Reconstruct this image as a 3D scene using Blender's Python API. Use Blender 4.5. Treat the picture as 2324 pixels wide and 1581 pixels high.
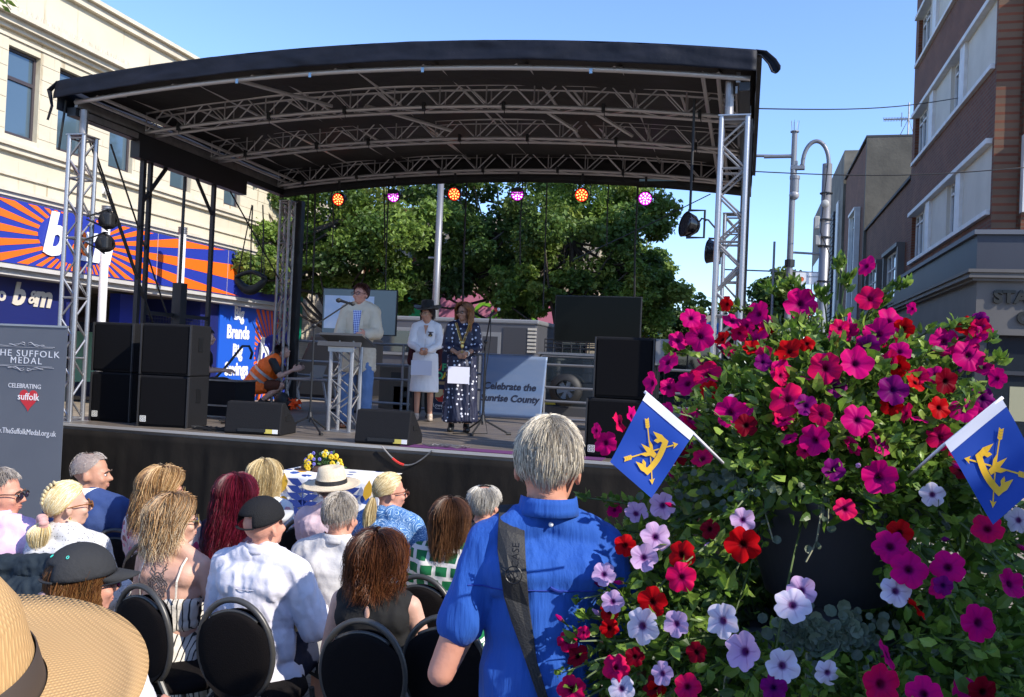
import bpy, bmesh, math, random
import numpy as np
from mathutils import Vector, Matrix, noise
for o in list(bpy.data.objects): bpy.data.objects.remove(o)
SC = bpy.context.scene; COL = SC.collection
R = math.radians; V = Vector; PI = math.pi

# ---------------------------------------------------------------- camera
F = 2000.0; TH = R(14.8); PH = R(.87); RO = R(2.5); EYE = V((0, 0, 2.0))
cf = V((-math.sin(TH)*math.cos(PH), math.cos(TH)*math.cos(PH), math.sin(PH)))
cr0 = V((math.cos(TH), math.sin(TH), 0)); cu0 = cr0.cross(cf)
cr = math.cos(RO)*cr0 + math.sin(RO)*cu0; cu = math.cos(RO)*cu0 - math.sin(RO)*cr0
cam = bpy.data.objects.new('camera', bpy.data.cameras.new('camera')); COL.objects.link(cam)
m = Matrix((cr, cu, -cf)).transposed().to_4x4(); m.translation = EYE; cam.matrix_world = m
cam.data.sensor_width = 36; cam.data.lens = 36*F/2323.0; cam.data.clip_end = 3000; cam.data.clip_start = .05
SC.camera = cam
# surveyed directions of the photograph -> points of the place
def ray(px, py): return cf + (px-1161.5)/F*cr + (790.5-py)/F*cu
def atY(px, py, Y): d = ray(px, py); return EYE + d*(Y/d.y)
def atX(px, py, X): d = ray(px, py); return EYE + d*(X/d.x)
def atZ(px, py, z): d = ray(px, py); return EYE + d*((z-2)/d.z)
def atD(px, py, D): return EYE + ray(px, py)*D

# ---------------------------------------------------------------- light
SUN_EL, SUN_AZ = 37, 109            # azimuth clockwise from +Y (up the street)
w = bpy.data.worlds.new('World'); SC.world = w; w.use_nodes = True
nt = w.node_tree; bg = nt.nodes['Background']; sky = nt.nodes.new('ShaderNodeTexSky')
sky.sky_type = 'NISHITA'; sky.sun_disc = False; sky.sun_elevation = R(SUN_EL); sky.sun_rotation = R(SUN_AZ)
sky.air_density = 1.0; sky.dust_density = .35; sky.ozone_density = 2.2
tn = nt.nodes.new('ShaderNodeMix'); tn.data_type = 'RGBA'; tn.blend_type = 'MULTIPLY'; tn.inputs[0].default_value = 1; tn.inputs[7].default_value = (.82, .93, 1.19, 1); nt.links.new(sky.outputs[0], tn.inputs[6]); nt.links.new(tn.outputs[2], bg.inputs[0]); bg.inputs[1].default_value = .15
sl = bpy.data.lights.new('sun', 'SUN'); sl.energy = 3.6; sl.angle = R(.5); sl.color = (1, .93, .82)
so = bpy.data.objects.new('sun', sl); COL.objects.link(so)
sd = V((math.sin(R(SUN_AZ))*math.cos(R(SUN_EL)), math.cos(R(SUN_AZ))*math.cos(R(SUN_EL)), math.sin(R(SUN_EL))))
so.rotation_euler = sd.to_track_quat('Z', 'Y').to_euler(); so.location = sd*60
SC.view_settings.view_transform = 'Standard'; SC.view_settings.look = 'None'
SC.view_settings.exposure = 0.85; SC.view_settings.gamma = 1

# ---------------------------------------------------------------- materials
def srgb(h):
    if isinstance(h, str):
        c = [int(h[i:i+2], 16)/255 for i in (0, 2, 4)]
        return tuple(x/12.92 if x <= .04045 else ((x+.055)/1.055)**2.4 for x in c)
    return tuple(h)
def mat(name, col, rough=.6, metal=0, col2=None, nscale=6, nmix=.5, bump=0, bscale=40, trans=0, emit=0, stretch=None, attr=None, spec=None, sheen=0):
    m = bpy.data.materials.new(name); m.use_nodes = True; nt = m.node_tree; N = nt.nodes; L = nt.links
    b = N['Principled BSDF']; b.inputs['Roughness'].default_value = rough; b.inputs['Metallic'].default_value = metal
    if spec is not None: b.inputs['Specular IOR Level'].default_value = spec
    if sheen: b.inputs['Sheen Weight'].default_value = sheen
    c = srgb(col); out = None
    tc = N.new('ShaderNodeTexCoord'); mp = N.new('ShaderNodeMapping'); L.new(tc.outputs['Object'], mp.inputs[0])
    if stretch: mp.inputs['Scale'].default_value = stretch
    if attr:
        a = N.new('ShaderNodeAttribute'); a.attribute_name = attr; out = a.outputs['Color']
    elif col2 is not None:
        n = N.new('ShaderNodeTexNoise'); n.inputs['Scale'].default_value = nscale; n.inputs['Detail'].default_value = 6
        L.new(mp.outputs[0], n.inputs['Vector'])
        cr_ = N.new('ShaderNodeValToRGB'); cr_.color_ramp.elements[0].position = .5-nmix*.4; cr_.color_ramp.elements[1].position = .5+nmix*.4
        cr_.color_ramp.elements[0].color = (*c, 1); cr_.color_ramp.elements[1].color = (*srgb(col2), 1)
        L.new(n.outputs['Fac'], cr_.inputs[0]); out = cr_.outputs[0]
    if out is not None: L.new(out, b.inputs['Base Color'])
    else: b.inputs['Base Color'].default_value = (*c, 1)
    if bump:
        n2 = N.new('ShaderNodeTexNoise'); n2.inputs['Scale'].default_value = bscale; n2.inputs['Detail'].default_value = 5
        L.new(mp.outputs[0], n2.inputs['Vector']); bp = N.new('ShaderNodeBump'); bp.inputs['Strength'].default_value = bump
        bp.inputs['Distance'].default_value = .02; L.new(n2.outputs['Fac'], bp.inputs['Height']); L.new(bp.outputs[0], b.inputs['Normal'])
    if emit:
        b.inputs['Emission Strength'].default_value = emit
        if out is not None: L.new(out, b.inputs['Emission Color'])
        else: b.inputs['Emission Color'].default_value = (*c, 1)
    if trans:
        t = N.new('ShaderNodeBsdfTranslucent'); mx = N.new('ShaderNodeMixShader'); mx.inputs[0].default_value = trans
        if out is not None: L.new(out, t.inputs[0])
        else: t.inputs[0].default_value = (*c, 1)
        L.new(b.outputs[0], mx.inputs[1]); L.new(t.outputs[0], mx.inputs[2]); L.new(mx.outputs[0], N['Material Output'].inputs[0])
    m['base'] = 1
    return m
def nodes_of(m): return m.node_tree.nodes, m.node_tree.links, m.node_tree.nodes['Principled BSDF']
def brick_mat(name, c1, c2, mortar, plane='YZ', scale=1, bw=.225, rh=.075, ms=.011, bump=.4):
    m = mat(name, c1, .85); N, L, b = nodes_of(m)
    tc = N.new('ShaderNodeTexCoord'); sx = N.new('ShaderNodeSeparateXYZ'); L.new(tc.outputs['Object'], sx.inputs[0])
    cb = N.new('ShaderNodeCombineXYZ'); L.new(sx.outputs[plane[0]], cb.inputs[0]); L.new(sx.outputs[plane[1]], cb.inputs[1])
    br = N.new('ShaderNodeTexBrick'); L.new(cb.outputs[0], br.inputs['Vector'])
    br.inputs['Color1'].default_value = (*srgb(c1), 1); br.inputs['Color2'].default_value = (*srgb(c2), 1); br.inputs['Mortar'].default_value = (*srgb(mortar), 1)
    br.inputs['Scale'].default_value = scale; br.inputs['Brick Width'].default_value = bw; br.inputs['Row Height'].default_value = rh; br.inputs['Mortar Size'].default_value = ms
    n = N.new('ShaderNodeTexNoise'); n.inputs['Scale'].default_value = 1.3; n.inputs['Detail'].default_value = 8; L.new(tc.outputs['Object'], n.inputs['Vector'])
    mx = N.new('ShaderNodeMix'); mx.data_type = 'RGBA'; mx.blend_type = 'MULTIPLY'; mx.inputs[0].default_value = .6
    cr_ = N.new('ShaderNodeValToRGB'); cr_.color_ramp.elements[0].position = .3; cr_.color_ramp.elements[1].position = .7; cr_.color_ramp.elements[0].color = (.55, .5, .5, 1); cr_.color_ramp.elements[1].color = (1.15, 1.1, 1.05, 1)
    L.new(n.outputs['Fac'], cr_.inputs[0]); L.new(br.outputs['Color'], mx.inputs[6]); L.new(cr_.outputs[0], mx.inputs[7]); L.new(mx.outputs[2], b.inputs['Base Color'])
    bp = N.new('ShaderNodeBump'); bp.inputs['Strength'].default_value = bump; bp.inputs['Distance'].default_value = .01; bp.invert = True
    L.new(br.outputs['Fac'], bp.inputs['Height']); L.new(bp.outputs[0], b.inputs['Normal'])
    return m

# ---------------------------------------------------------------- mesh builder (world coordinates)
ORG = {}
def org(o): return ORG.get(o.name, V((0, 0, 0))) if o else V((0, 0, 0))
def thing(name, label, cat, loc=(0, 0, 0), group=None, kind=None):
    o = bpy.data.objects.new(name, None); COL.objects.link(o); o.location = loc; o.empty_display_size = .1
    ORG[o.name] = V(loc); return tag(o, label, cat, group, kind)
def tag(o, label=None, cat=None, group=None, kind=None):
    if label: o['label'] = label
    if cat: o['category'] = cat
    if group: o['group'] = group
    if kind: o['kind'] = kind
    return o
class MB:
    def __init__(s): s.v = []; s.f = []; s.c = None
    def add(s, vs, fs):
        b = len(s.v); s.v += [tuple(p) for p in vs]; s.f += [tuple(i+b for i in f) for f in fs]; return s
    def box(s, c, sz, M=None):
        x, y, z = sz[0]/2, sz[1]/2, sz[2]/2; c = V(c)
        vs = [V((i*x, j*y, k*z)) for k in (-1, 1) for j in (-1, 1) for i in (-1, 1)]
        vs = [c+(M @ p if M else p) for p in vs]
        return s.add(vs, [(0, 2, 3, 1), (4, 5, 7, 6), (0, 1, 5, 4), (2, 6, 7, 3), (0, 4, 6, 2), (1, 3, 7, 5)])
    def b2(s, a, b): a = V(a); b = V(b); return s.box((a+b)/2, [abs(b[i]-a[i]) for i in range(3)])
    def cyl(s, a, b, r, r2=None, n=10, cap=True): return s.tube([a, b], [r, r if r2 is None else r2], n, cap)
    def tube(s, pts, r, n=8, cap=True, flat=1, up=None):
        pts = [V(p) for p in pts]; k = len(pts); rs = r if isinstance(r, (list, tuple)) else [r]*k
        prev = up or V((0, 0, 1)); vs = []
        for i, p in enumerate(pts):
            t = (pts[min(i+1, k-1)]-pts[max(i-1, 0)])
            if t.length < 1e-9: t = V((0, 0, 1))
            t.normalize(); a = prev - t*prev.dot(t)
            if a.length < .05: a = t.orthogonal()
            a.normalize(); b = t.cross(a); prev = a
            for j in range(n):
                an = 2*PI*j/n; vs.append(p + a*(math.cos(an)*rs[i]*flat) + b*(math.sin(an)*rs[i]))
        fs = [(i*n+j, i*n+(j+1) % n, (i+1)*n+(j+1) % n, (i+1)*n+j) for i in range(k-1) for j in range(n)]
        if cap: fs += [tuple(range(n-1, -1, -1)), tuple(range((k-1)*n, k*n))]
        return s.add(vs, fs)
    def ell(s, c, r, M=None, nu=14, nv=9):
        c = V(c); r = (r, r, r) if isinstance(r, (int, float)) else r; vs = []
        for i in range(nv+1):
            p = PI*i/nv
            for j in range(nu):
                a = 2*PI*j/nu; q = V((r[0]*math.sin(p)*math.cos(a), r[1]*math.sin(p)*math.sin(a), r[2]*math.cos(p))); vs.append(c+(M @ q if M else q))
        return s.add(vs, [(i*nu+j, (i+1)*nu+j, (i+1)*nu+(j+1) % nu, i*nu+(j+1) % nu) for i in range(nv) for j in range(nu)])
    def lathe(s, c, prof, n=24, M=None, sx=1, sy=1):   # prof: (r, z)
        c = V(c); vs = []
        for r, z in prof:
            for j in range(n):
                a = 2*PI*j/n; q = V((r*math.cos(a)*sx, r*math.sin(a)*sy, z)); vs.append(c+(M @ q if M else q))
        return s.add(vs, [(i*n+j, i*n+(j+1) % n, (i+1)*n+(j+1) % n, (i+1)*n+j) for i in range(len(prof)-1) for j in range(n)])
    def prism(s, poly, O, A, B, T):      # polygon (u, v) in the plane O + uA + vB, thickness vector T
        O = V(O); A = V(A); B = V(B); T = V(T); n = len(poly)
        vs = [O+A*u+B*v for u, v in poly]; vs += [p+T for p in vs]
        return s.add(vs, [tuple(range(n-1, -1, -1)), tuple(range(n, 2*n))]+[(i, (i+1) % n, n+(i+1) % n, n+i) for i in range(n)])
    def grid(s, fn, nu, nv, wrap=False):
        vs = [fn(i/nu, j/nv) for j in range(nv+1) for i in range(nu+1)]
        return s.add(vs, [(j*(nu+1)+i, j*(nu+1)+i+1, (j+1)*(nu+1)+i+1, (j+1)*(nu+1)+i) for j in range(nv) for i in range(nu)])
    def quad(s, a, b, c, d): return s.add([a, b, c, d], [(0, 1, 2, 3)])
    def build(s, name, m, parent=None, smooth=False, solid=0, bevel=0, cols=None, subsurf=0):
        me = bpy.data.meshes.new(name); o0 = org(parent)
        me.from_pydata([(p[0]-o0.x, p[1]-o0.y, p[2]-o0.z) for p in s.v], [], s.f); me.update()
        if m: me.materials.append(m)
        if cols is not None:
            a = me.color_attributes.new('Col', 'FLOAT_COLOR', 'POINT'); buf = np.ones((len(s.v), 4), dtype=np.float32)
            buf[:, :3] = np.array(cols, dtype=np.float32); a.data.foreach_set('color', buf.ravel())
        if smooth: me.polygons.foreach_set('use_smooth', [True]*len(me.polygons))
        o = bpy.data.objects.new(name, me); COL.objects.link(o)
        if parent: o.parent = parent; ORG[o.name] = o0.copy()
        if solid: q = o.modifiers.new('s', 'SOLIDIFY'); q.thickness = solid; q.offset = 0
        if bevel: q = o.modifiers.new('b', 'BEVEL'); q.width = bevel; q.segments = 2; q.limit_method = 'ANGLE'; q.angle_limit = R(40)
        if subsurf: q = o.modifiers.new('u', 'SUBSURF'); q.levels = subsurf; q.render_levels = subsurf
        return o
def structure(o, label=None): o['kind'] = 'structure'; return o
def text(s, size, O, A, B, m, name='lettering', parent=None, ext=.006, shear=0, bold=0, align='CENTER', sx=1, spacing=1):
    cu_ = bpy.data.curves.new('t', 'FONT'); cu_.body = s; cu_.size = size; cu_.shear = shear; cu_.offset = bold; cu_.extrude = ext
    cu_.align_x = align; cu_.align_y = 'CENTER'; cu_.resolution_u = 3; cu_.space_character = spacing
    t = bpy.data.objects.new('t', cu_); COL.objects.link(t); bpy.context.view_layer.update()
    me = t.to_mesh(); vs = [v.co.copy() for v in me.vertices]; fs = [tuple(p.vertices) for p in me.polygons]; t.to_mesh_clear()
    bpy.data.objects.remove(t); A = V(A).normalized(); B = V(B).normalized(); Nn = A.cross(B)
    mb = MB(); mb.add([V(O)+A*p.x*sx+B*p.y+Nn*p.z for p in vs], fs); return mb.build(name, m, parent)
def copy_tree(o, parent=None):
    c = o.copy(); COL.objects.link(c); c.parent = parent
    for ch in o.children: copy_tree(ch, c)
    return c
def rot(z): return Matrix.Rotation(z, 3, 'Z')
rnd = random.Random(7)
# ---------------------------------------------------------------- shared materials
ALU = mat('aluminium', (.37, .37, .38), .36, .75, bump=.05, bscale=60)
STEELD = mat('dull_galvanised_steel', (.33, .31, .30), .45, .75, col2=(.22, .21, .2), nscale=9)
BLKM = mat('black_metal', (.012, .012, .013), .45)
BLKTX = mat('black_textured_cabinet_paint', (.0085, .0085, .01), .72, bump=.3, bscale=160, spec=.22)
GRILLE = mat('black_speaker_grille', (.004, .004, .005), .85, bump=.2, bscale=300, spec=.12)
BLKRUB = mat('black_rubber', (.01, .01, .01), .6)
WHITE = mat('white_paint', (.78, .78, .76), .5)
PAPER = mat('white_paper', (.62, .61, .68), .6)
GLASS = mat('dark_window_glass', (.02, .028, .035), .04, 0, spec=1)
GLASSB = mat('window_glass_reflecting_sky', (.09, .14, .18), .05, .35, spec=1)
SIL = mat('silver_paint', (.23, .23, .24), .4, .5)
GREYPOLE = mat('grey_painted_pole', (.19, .195, .21), .45, .3)

# ---------------------------------------------------------------- ground
gm = mat('paving_slabs', (.30, .26, .21), .85); N, L, b = nodes_of(gm)
tc = N.new('ShaderNodeTexCoord'); br = N.new('ShaderNodeTexBrick'); L.new(tc.outputs['Object'], br.inputs['Vector'])
br.inputs['Color1'].default_value = (.30, .25, .19, 1); br.inputs['Color2'].default_value = (.23, .19, .15, 1); br.inputs['Mortar'].default_value = (.10, .085, .07, 1)
br.inputs['Scale'].default_value = 1; br.inputs['Brick Width'].default_value = .2; br.inputs['Row Height'].default_value = .1; br.inputs['Mortar Size'].default_value = .004
n = N.new('ShaderNodeTexNoise'); n.inputs['Scale'].default_value = 2; n.inputs['Detail'].default_value = 8; L.new(tc.outputs['Object'], n.inputs['Vector'])
mx = N.new('ShaderNodeMix'); mx.data_type = 'RGBA'; mx.blend_type = 'OVERLAY'; mx.inputs[0].default_value = .6; L.new(br.outputs['Color'], mx.inputs[6]); L.new(n.outputs['Fac'], mx.inputs[7]); L.new(mx.outputs[2], b.inputs['Base Color'])
gr = MB(); yy_ = [-600, 14.5, 15.5, 16.5, 17.5, 18.5, 900]; zz_ = [0, 0, .05, .2, .4, .5, .5]
for i in range(6): gr.quad((-600, yy_[i], zz_[i]), (600, yy_[i], zz_[i]), (600, yy_[i+1], zz_[i+1]), (-600, yy_[i+1], zz_[i+1]))
structure(gr.build('ground', gm))

# ---------------------------------------------------------------- left building
stucco = mat('cream_painted_render', (.59, .53, .40), .8, col2=(.51, .45, .33), nscale=1.2, nmix=.8, bump=.25, bscale=9)
N, L, b = nodes_of(stucco)   # rain streaks and flaked patches in the paint
tc = N.new('ShaderNodeTexCoord'); mp = N.new('ShaderNodeMapping'); mp.inputs['Scale'].default_value = (1, 4, .35); L.new(tc.outputs['Object'], mp.inputs[0])
n = N.new('ShaderNodeTexNoise'); n.inputs['Scale'].default_value = 1.6; n.inputs['Detail'].default_value = 9; L.new(mp.outputs[0], n.inputs['Vector'])
cr_ = N.new('ShaderNodeValToRGB'); cr_.color_ramp.elements[0].position = .61; cr_.color_ramp.elements[0].color = (1, 1, 1, 1); cr_.color_ramp.elements[1].position = .74; cr_.color_ramp.elements[1].color = (.5, .42, .3, 1)
L.new(n.outputs['Fac'], cr_.inputs[0]); mx = N.new('ShaderNodeMix'); mx.data_type = 'RGBA'; mx.blend_type = 'MULTIPLY'; mx.inputs[0].default_value = 1
src = b.inputs['Base Color'].links[0].from_socket; L.new(src, mx.inputs[6]); L.new(cr_.outputs[0], mx.inputs[7]); L.new(mx.outputs[2], b.inputs['Base Color'])
trimm = mat('cream_stone_trim', (.60, .54, .42), .8, col2=(.50, .44, .34), nscale=3)
orange = mat('orange_sign_vinyl', (.86, .14, .012), .35); blue = mat('royal_blue_sign_vinyl', (.022, .04, .30), .35)
navyp = mat('navy_shop_panel', (.012, .018, .11), .4); signw = mat('white_sign_lettering', (.85, .85, .85), .4); creamt = mat('cream_letters', (.55, .50, .42), .5)
XL = -14.0; Y0, Y1 = 4.0, 24.9; ZF0, ZF1, ZT = 3.49, 4.72, 9.34
LB = thing('shop_building', 'cream rendered two storey shop with orange and blue sunburst fascia', 'building', (XL, 14, 0))
wins = []        # upper windows: (y0, y1, z0, z1)
for y0 in (6.3, 8.85, 11.4, 13.95, 15.2, 16.75): pass
wins = [(9.1, 9.9, 6.02, 7.72), (11.2, 12.0, 6.02, 7.72), (13.88, 14.68, 6.02, 7.72), (15.2, 16.05, 6.02, 7.72), (16.75, 17.55, 6.0, 7.7), (18.95, 19.8, 6.0, 7.7), (21.3, 22.1, 6.0, 7.7)]
mb = MB(); D = .4; zc0, zc1 = 4.74, ZT
ys = [Y0]+[y for w_ in wins for y in w_[:2]]+[Y1]
mb.b2((XL-D, Y0, zc0), (XL, Y1, 6.0)); mb.b2((XL-D, Y0, 7.72), (XL, Y1, ZT))
for i in range(0, len(ys), 2): mb.b2((XL-D, ys[i], 6.0), (XL, ys[i+1], 7.72))
mb.b2((XL-9, Y0+.01, 3.5), (XL-D-.5, Y1-.01, ZT-.2)); mb.b2((XL-D-.5, Y1-.4, 3.5), (XL-D, Y1, ZT-.2)); mb.b2((XL-9, Y1-.4, 0), (XL-D-.6, Y1-.02, 3.499))
mb.b2((XL-D-.5, Y0, 3.5), (XL-D, Y0+.3, ZT-.2)); mb.b2((XL-9, Y0, 0), (XL-D, Y0+.3, 3.499))
# rusticated courses stand proud of the joints between them
for z in np.arange(6.1, 7.75, .30):
    for i in range(0, len(ys), 2):
        mb.b2((XL-.002, ys[i]+.02, z), (XL+.010, ys[i+1]-.02, z+.27))
wallo = mb.build('wall', stucco, LB)
mb = MB()
mb.b2((XL, Y0, 5.66), (XL+.10, Y1, 5.76)); mb.b2((XL, Y0, 5.76), (XL+.16, Y1, 5.84)); mb.b2((XL, Y0, 5.84), (XL+.05, Y1, 5.9))
mb.b2((XL, Y0, 8.00), (XL+.10, Y1, 8.08)); mb.b2((XL, Y0, 8.08), (XL+.2, Y1, 8.2)); mb.b2((XL, Y0, 8.2), (XL+.32, Y1, 8.3)); mb.b2((XL, Y0, 7.86), (XL+.04, Y1, 7.92))
mb.b2((XL, Y0, 4.80), (XL+.08, Y1, 4.88)); mb.b2((XL, Y0, 4.88), (XL+.14, Y1, 4.95)); mb.b2((XL, Y0, 5.2), (XL+.05, Y1, 5.26))
mb.b2((XL-.1, Y0, ZT), (XL+.22, Y1+.1, ZT+.09)); mb.b2((XL, Y0, ZT-.16), (XL+.12, Y1, ZT-.003))
mb.build('cornice', trimm, LB)
for dx in (.1, .24):
  mb = MB()
  for y in np.arange(12.2, 17.0, .045): mb.tube([(XL+dx, y, 8.3), (XL+dx+rnd.uniform(-.03, .03), y+rnd.uniform(-.04, .04), 8.42)], .0025, 3)
  mb.build('pigeon_spike_strip', STEELD, LB)
fr_m = mat('dark_brown_window_frame', (.05, .04, .045), .5)
for (a, b_, z0, z1) in wins:
    mb = MB(); t = .06; x = XL-.18
    for p, q in (((a, z0), (a+t, z1)), ((b_-t, z0), (b_, z1)), ((a+t, z0), (b_-t, z0+t)), ((a+t, z1-t), (b_-t, z1)), ((a+t, z1-.62), (b_-t, z1-.55))):
        mb.b2((x, p[0], p[1]), (x+.07, q[0], q[1]))
    wo = mb.build('window', fr_m, LB)
    MB().b2((x+.02, a+t, z0+t), (x+.035, b_-t, z1-.62)).b2((x+.02, a+t, z1-.55), (x+.035, b_-t, z1-t)).build('pane', GLASSB, wo)
# fascia
FX = XL+.22
mb = MB(); mb.b2((XL-.35, Y0, ZF0), (FX, Y1, ZF1)); fas = mb.build('fascia', blue, LB)
lc = atX(185, 548, FX); hy, hz = ZF1, ZF0
mb = MB(); nray = 34
def clip_poly(poly, y0, y1, z0, z1):
    def cl(P, ins, it):
        o = []
        for i in range(len(P)):
            a, c = P[i], P[(i+1) % len(P)]
            if ins(a): o.append(a)
            if ins(a) != ins(c): o.append(it(a, c))
        return o
    lx = lambda k: (lambda a, c: (k, a[1]+(c[1]-a[1])*(k-a[0])/(c[0]-a[0])))
    lz = lambda k: (lambda a, c: (a[0]+(c[0]-a[0])*(k-a[1])/(c[1]-a[1]), k))
    for ins, it in ((lambda p: p[0] >= y0, lx(y0)), (lambda p: p[0] <= y1, lx(y1)), (lambda p: p[1] >= z0, lz(z0)), (lambda p: p[1] <= z1, lz(z1))):
        if not poly: return poly
        poly = cl(poly, ins, it)
    return poly
def rays(mb, cy, cz, y0, y1, z0, z1, X, n, r0, r1, T):
    for k in range(n):
        a = 2*PI*k/n; d = PI/n*.98/2*1.05
        rr = [(r0*1.35*math.cos(q), r0*math.sin(q)) for q in (a-d, a+d)]
        P = [(cy+rr[0][0], cz+rr[0][1]), (cy+r1*math.cos(a-d), cz+r1*math.sin(a-d)), (cy+r1*math.cos(a+d), cz+r1*math.sin(a+d)), (cy+rr[1][0], cz+rr[1][1])]
        P = clip_poly(P, y0, y1, z0, z1)
        if len(P) > 2: mb.prism(P, (X, 0, 0), (0, 1, 0), (0, 0, 1), T)
rays(mb, lc.y, lc.z-.02, Y0, 24.2, ZF0+.02, ZF1-.02, FX, 44, .52, 22, (.008, 0, 0))
mb.build('sunburst_rays', orange, fas)
mb = MB()
for y in (Y0+3, 11.9, 15.9, 18.3, 21.3): mb.b2((FX+.006, y, ZF0), (FX+.0105, y+.015, ZF1))
mb.build('panel_joints', mat('pale_panel_joint', (.4, .35, .4), .5), fas)
# b&m monogram, blue halo under white letters
A_, B_ = (0, 1, 0), (0, 0, 1)
def logo(O, s, off, parent, white=signw, amp=orange, halo=blue):
    O = V(O)
    if halo: MB().prism([(.93*s*math.cos(a), (.47 if a < PI else .44)*s*math.sin(a)) for a in np.linspace(0, 2*PI, 33)[:-1]], O-V((off*.55, 0, 0)), (0, 1, 0), (0, 0, 1), (.004, 0, 0)).build('logo_halo', halo, parent)
    text('b  m', s, O+V((off, 0, 0)), A_, B_, white, 'logo_letters', parent, .008, .22, .042*s, spacing=.90)
    text('&', s*.62, O+V((off+.012, .0, -.05*s)), A_, B_, amp, 'ampersand', parent, .004, .2, .012*s)
logo((FX+.018, lc.y-.12, lc.z-.0), 1.18, .02, fas)
# second set of wide rays near the far corner is the same burst; soffit and shopfront
soff = mat('pale_grey_soffit', (.5, .48, .45), .7, col2=(.42, .4, .37), nscale=2)
MB().b2((XL-3.2, Y0+.3, ZF0-.10), (FX-.02, Y1-.01, ZF0-.003)).b2((XL-.4, Y0+.01, ZF0-.22), (FX-.14, Y1-.02, ZF0-.103)).build('soffit', soff, LB)
SX = XL-2.6
mb = MB(); mb.b2((SX-.2, 4.3, 0), (SX, 13.9, 3.38)); mb.build('navy_shopfront', navyp, LB)
sg = MB(); p0 = atX(0, 690, -14.4); p1 = atX(150, 690, -14.4)
sg.b2((-14.5, 4.31, 2.15), (-14.4, p1.y+.12, 3.26)); sgo = sg.build('navy_sign_board', navyp, LB)
q = atX(72, 672, -14.39); logo((-14.385, q.y, q.z), .62, .004, sgo, creamt, creamt, None)
q2 = atX(4, 668, -14.39); text('o', .38, (-14.39, q2.y, q2.z), A_, B_, creamt, 'letter', sgo, .006, 0, .012)
# glazed shopfront beyond, blue pillar, interior
inm = mat('dim_shop_interior', (.10, .075, .06), .8, col2=(.03, .03, .03), nscale=2.2, nmix=.3)
MB().b2((SX-.5, 13.9, 0), (SX-.3, 21.0, 3.38)).b2((XL-3.0, 4.3, 3.3), (XL-.5, 24.4, 3.37)).build('shop_interior', inm, LB)
mb = MB(); posters = []
for y in (13.95, 15.2, 16.4, 17.6, 18.8, 20.0, 21.0): mb.b2((SX-.06, y, 0), (SX+.04, y+.07, 3.38))
mb.b2((SX-.06, 13.9, 2.55), (SX+.03, 21.0, 2.68)); mb.build('shopfront_mullions', fr_m, LB)
MB().b2((SX-.02, 13.9, .4), (SX-.01, 21.0, 2.55)).build('shopfront_glass', GLASS, LB)
pgm = mat('pale_green_poster', (.25, .55, .38), .6); pom = mat('orange_poster', (.8, .2, .03), .6)
for pa, pb in (((17.7, 1.2), (18.7, 2.0)), ((18.9, 1.0), (19.9, 2.3)), ((15.4, 1.5), (15.8, 2.0))): MB().b2((SX+.001, pa[0], pa[1]), (SX+.01, pb[0], pb[1])).build('window_poster', pgm, LB)
MB().b2((SX+.001, 14.4, 1.6), (SX+.01, 15.15, 1.85)).build('window_poster', pom, LB)
a = atX(272, 700, -14.9); b_ = atX(320, 700, -14.9)
MB().b2((-15.2, a.y, 0), (-14.9, b_.y, 3.26)).build('blue_pillar', blue, LB)
MB().b2((SX-.2, 21.0, 0), (-14.35, 21.2, 3.38)).b2((SX-.2, 21.2, 0), (-14.35, 24.5, 3.38)).build('end_wall', navyp, LB)
# big advertising panel "Big Brands Big Savings"
ya, yb = atX(497, 760, -14.3).y, atX(612, 760, -14.3).y; yc = atX(578, 760, -14.3).y
pan = MB().b2((-14.345, ya, .35), (-14.3, yb+1.3, 3.27)).build('advertising_panel', mat('bright_blue_vinyl', (.015, .10, .55), .4), LB)
zc = lambda y: atX(540, y, -14.3).z
for tx, yy in (('Big', 712), ('Brands', 755), ('Big', 797), ('Savings', 838)): text(tx, .52, (-14.29, (ya+yc)/2+.02, zc(yy)), A_, B_, signw, 'lettering', pan, .004, 0, .02, sx=.82)
mb = MB(); rays(mb, yc+1.15, zc(800), yc+.02, yb+1.28, .4, 3.25, -14.3, 40, .62, 6, (.006, 0, 0)); mb.build('sunburst_rays', orange, pan)
logo((-14.28, yc+1.15, zc(800)), 1.2, .004, pan)
mb = MB()
for k, (dy) in enumerate((.25, 1.1)):
    mb.prism([(ya+dy, .75), (ya+dy+.5, .4), (ya+dy+.5, 1.1)], (-14.3, 0, 0), (0, 1, 0), (0, 0, 1), (.004, 0, 0))
mb.build('arrow_marks', signw, pan)
MB().b2((-14.34, yb+1.35, .1), (-14.2, 25.3, 3.3)).build('blue_corner_panel', blue, LB)
# CCTV camera on the wall
q = atX(235, 432, XL); cc = thing('security_camera', 'small white security camera on the cream wall above the fascia', 'camera', q+V((.02, 0, 0)))
MB().b2(q+V((.001, -.05, -.08)), q+V((.05, .05, .08))).build('bracket', WHITE, cc)
MB().ell(q+V((.12, 0, -.04)), .075).cyl(q+V((.05, 0, 0)), q+V((.12, 0, -.02)), .03).build('housing', WHITE, cc, smooth=True)
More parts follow.
